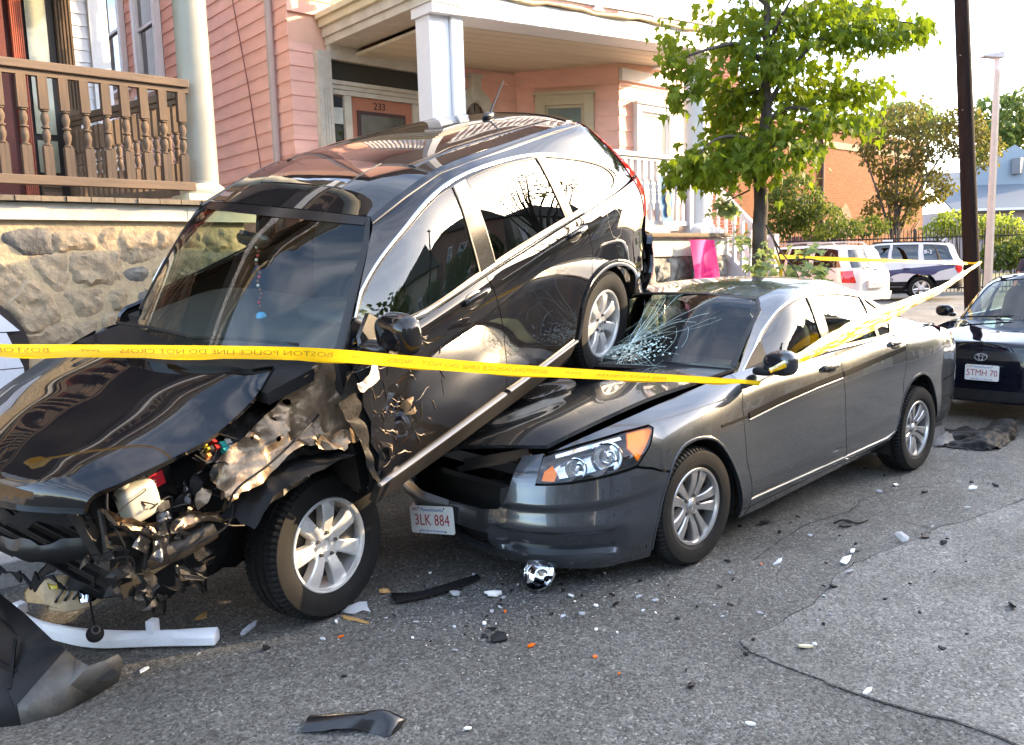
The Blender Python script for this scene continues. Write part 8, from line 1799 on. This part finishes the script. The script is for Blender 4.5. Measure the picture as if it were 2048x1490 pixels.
wlp = MB().tube(catmull([gz(1668, 1046, .01), gz(1685, 1040, .02), gz(1705, 1044, .01), (gp(1700, 1054)+Vector((0, 0, .008))), gz(1680, 1052, .012), gz(1690, 1043, .02), gz(1715, 1046, .01), gz(1735, 1040, .006)], 6), .006, 6).build('wire_loop', PLASTIC, None, 60); tag(wlp, 'small loop of black wire lying on the road beside the saloon', 'wire')
q = random.Random(77)
SM = [(CLEARP, 'small clear plastic splinter scattered on the road', 'clear splinters on the road'), (WHITEP, 'tiny white plastic crumb scattered on the road', 'white crumbs on the road'), (BLKP, 'tiny black plastic crumb scattered on the road', 'black crumbs on the road'), (ORNG, 'tiny orange lens crumb scattered on the road', 'orange crumbs on the road')]
FIX = [(1190, 1317, 3), (1238, 1350, 3), (1523, 1130, 3), (1010, 1225, 3), (1865, 1055, 1), (1480, 1055, 2), (1335, 1128, 2), (1150, 1075+130, 1), (970, 1250, 1), (992, 1250, 1), (825, 1278, 1), (1445, 1235, 0), (1530, 1235, 1), (1635, 1242, 0), (1660, 1230, 0), (700, 1205, 1), (645, 1280, 0)]
for k in range(130):
    if k < len(FIX): x, y, mi = FIX[k]
    else:
        if q.random() < .65: x, y = q.gauss(1050, 280), q.gauss(1215, 60)
        else: x, y = q.uniform(1400, 2040), q.uniform(930, 1300)
        mi = q.choice((0, 0, 1, 2, 2, 2, 2, 2))
        if y < 1130 and x < 1450 or y > 1480 or (x < 760 and y < 1215): continue
    m, lb, gr = SM[mi]; shard(x, y, q.uniform(6, 17), m, 'crumb', lb, 900+k, gr, asp=q.uniform(.3, .8))
g2 = MB(); 
for k in range(2600):
    x, y = (q.gauss(1000, 330), q.gauss(1195, 75)) if q.random() < .7 else (q.uniform(1300, 2040), q.uniform(900, 1300))
    if y < 1020: continue
    p = gp(x, min(y, 1480)); s = q.uniform(.0015, .0065); a = q.uniform(0, 6)
    g2.add([p+Vector((s*math.cos(a+t), s*math.sin(a+t), .002)) for t in (0, 2.1, 4.2)]+[p+Vector((0, 0, s))], [(0, 1, 3), (1, 2, 3), (2, 0, 3), (0, 2, 1)])
tag(g2.build('glass_grit', mat('glass_grit', (.26, .27, .27), rough=.2, var=.5, vscale=90)), 'fine glass and plastic grit spread over the road', 'debris', kind='stuff')
tag(MB().prism([(p.x, p.y) for p in (gp(620+60*math.cos(t)+18*math.sin(3*t), 1250+22*math.sin(t)) for t in np.linspace(6.28, 0, 25)[:-1])], .0035, .0045).build('oil_stain', mat('oil_stain', (.018, .018, .019), rough=.35)), kind='structure') if False else None
# ---------------------------------------------------------------- officer at the right edge
def skin(name, joints, edges, m, par, sub=2):
    me = bpy.data.meshes.new(name); me.from_pydata([j[0] for j in joints], edges, []); o = link(name, me, par); o.modifiers.new('skin', 'SKIN'); 
    for i, j in enumerate(joints): me.skin_vertices[0].data[i].radius = (j[1], j[2] if len(j) > 2 else j[1])
    me.skin_vertices[0].data[0].use_root = True; sb = o.modifiers.new('sub', 'SUBSURF'); sb.levels = sb.render_levels = sub; me.materials.append(m); o.modifiers['skin'].use_smooth_shade = True
    return o
pp_ = at(2062, 560, 14); pe_ = empty('person', 'person in a dark navy short sleeved shirt standing at the right edge', 'person', loc=(pp_.x, pp_.y, 0), rz=R(70))
SKIN = mat('skin', (.42, .22, .15), rough=.5, subs=.1); SHIRT = mat('navy_shirt', (.012, .014, .03), rough=.85); TROU = mat('dark_trousers', (.015, .015, .018), rough=.85)
J = [((0, 0, .98), .13, .10), ((0, 0, 1.25), .13, .10), ((0, 0, 1.46), .12, .09), ((0, 0, 1.56), .055), ((.01, 0, 1.66), .075, .085), ((.02, 0, 1.74), .07, .08)]; E_ = [(0, 1), (1, 2), (2, 3), (3, 4), (4, 5)]
for s in (1, -1):
    k = len(J); J += [((0, .19*s, 1.45), .06), ((.02, .27*s, 1.20), .045), ((.10, .27*s, .96), .035), ((.14, .26*s, .88), .035, .02), ((0, .10*s, .90), .09), ((.02, .11*s, .50), .062), ((-.02, .11*s, .10), .045), ((.12, .12*s, .04), .04, .03)]
    E_ += [(2, k), (k, k+1), (k+1, k+2), (k+2, k+3), (0, k+4), (k+4, k+5), (k+5, k+6), (k+6, k+7)]
skin('body', J, E_, SKIN, pe_)
J2 = [((0, 0, .95), .15, .115), ((0, 0, 1.25), .152, .118), ((0, 0, 1.46), .135, .10)]; E2 = [(0, 1), (1, 2)]
for s in (1, -1): k = len(J2); J2 += [((0, .19*s, 1.45), .078), ((.015, .25*s, 1.26), .068)]; E2 += [(2, k), (k, k+1)]
skin('shirt', J2, E2, SHIRT, pe_)
J3 = [((0, 0, .96), .148, .115)]; E3 = []
for s in (1, -1): k = len(J3); J3 += [((0, .10*s, .88), .105), ((.02, .11*s, .50), .08), ((-.02, .11*s, .08), .065)]; E3 += [(0, k), (k, k+1), (k+1, k+2)]
skin('trousers', J3, E3, TROU, pe_)
superell((0, 0, 1.74), (.19, .165, .16), 2.2, 18, 12, Matrix.Identity(4)).build('hair', mat('dark_hair', (.02, .014, .01), rough=.7), pe_, 60, world=False)
for s in (1, -1):
    for k in range(5): MB().tube([(.145, (.245+.012*k)*s if k < 4 else .235*s, .87), (.155, (.245+.012*k)*s if k < 4 else .222*s, .835 if k < 4 else .85), (.15, (.245+.012*k)*s if k < 4 else .22*s, .79-.006*abs(k-1.5) if k < 4 else .82)], [.009, .008, .006], 6).build('finger', SKIN, pe_, 60, world=False)
    superell((.13, .055 if s > 0 else -.055, .035), (.27, .10, .08), 3, 14, 8).build('shoe', PLASTIC, pe_, 50, world=False)
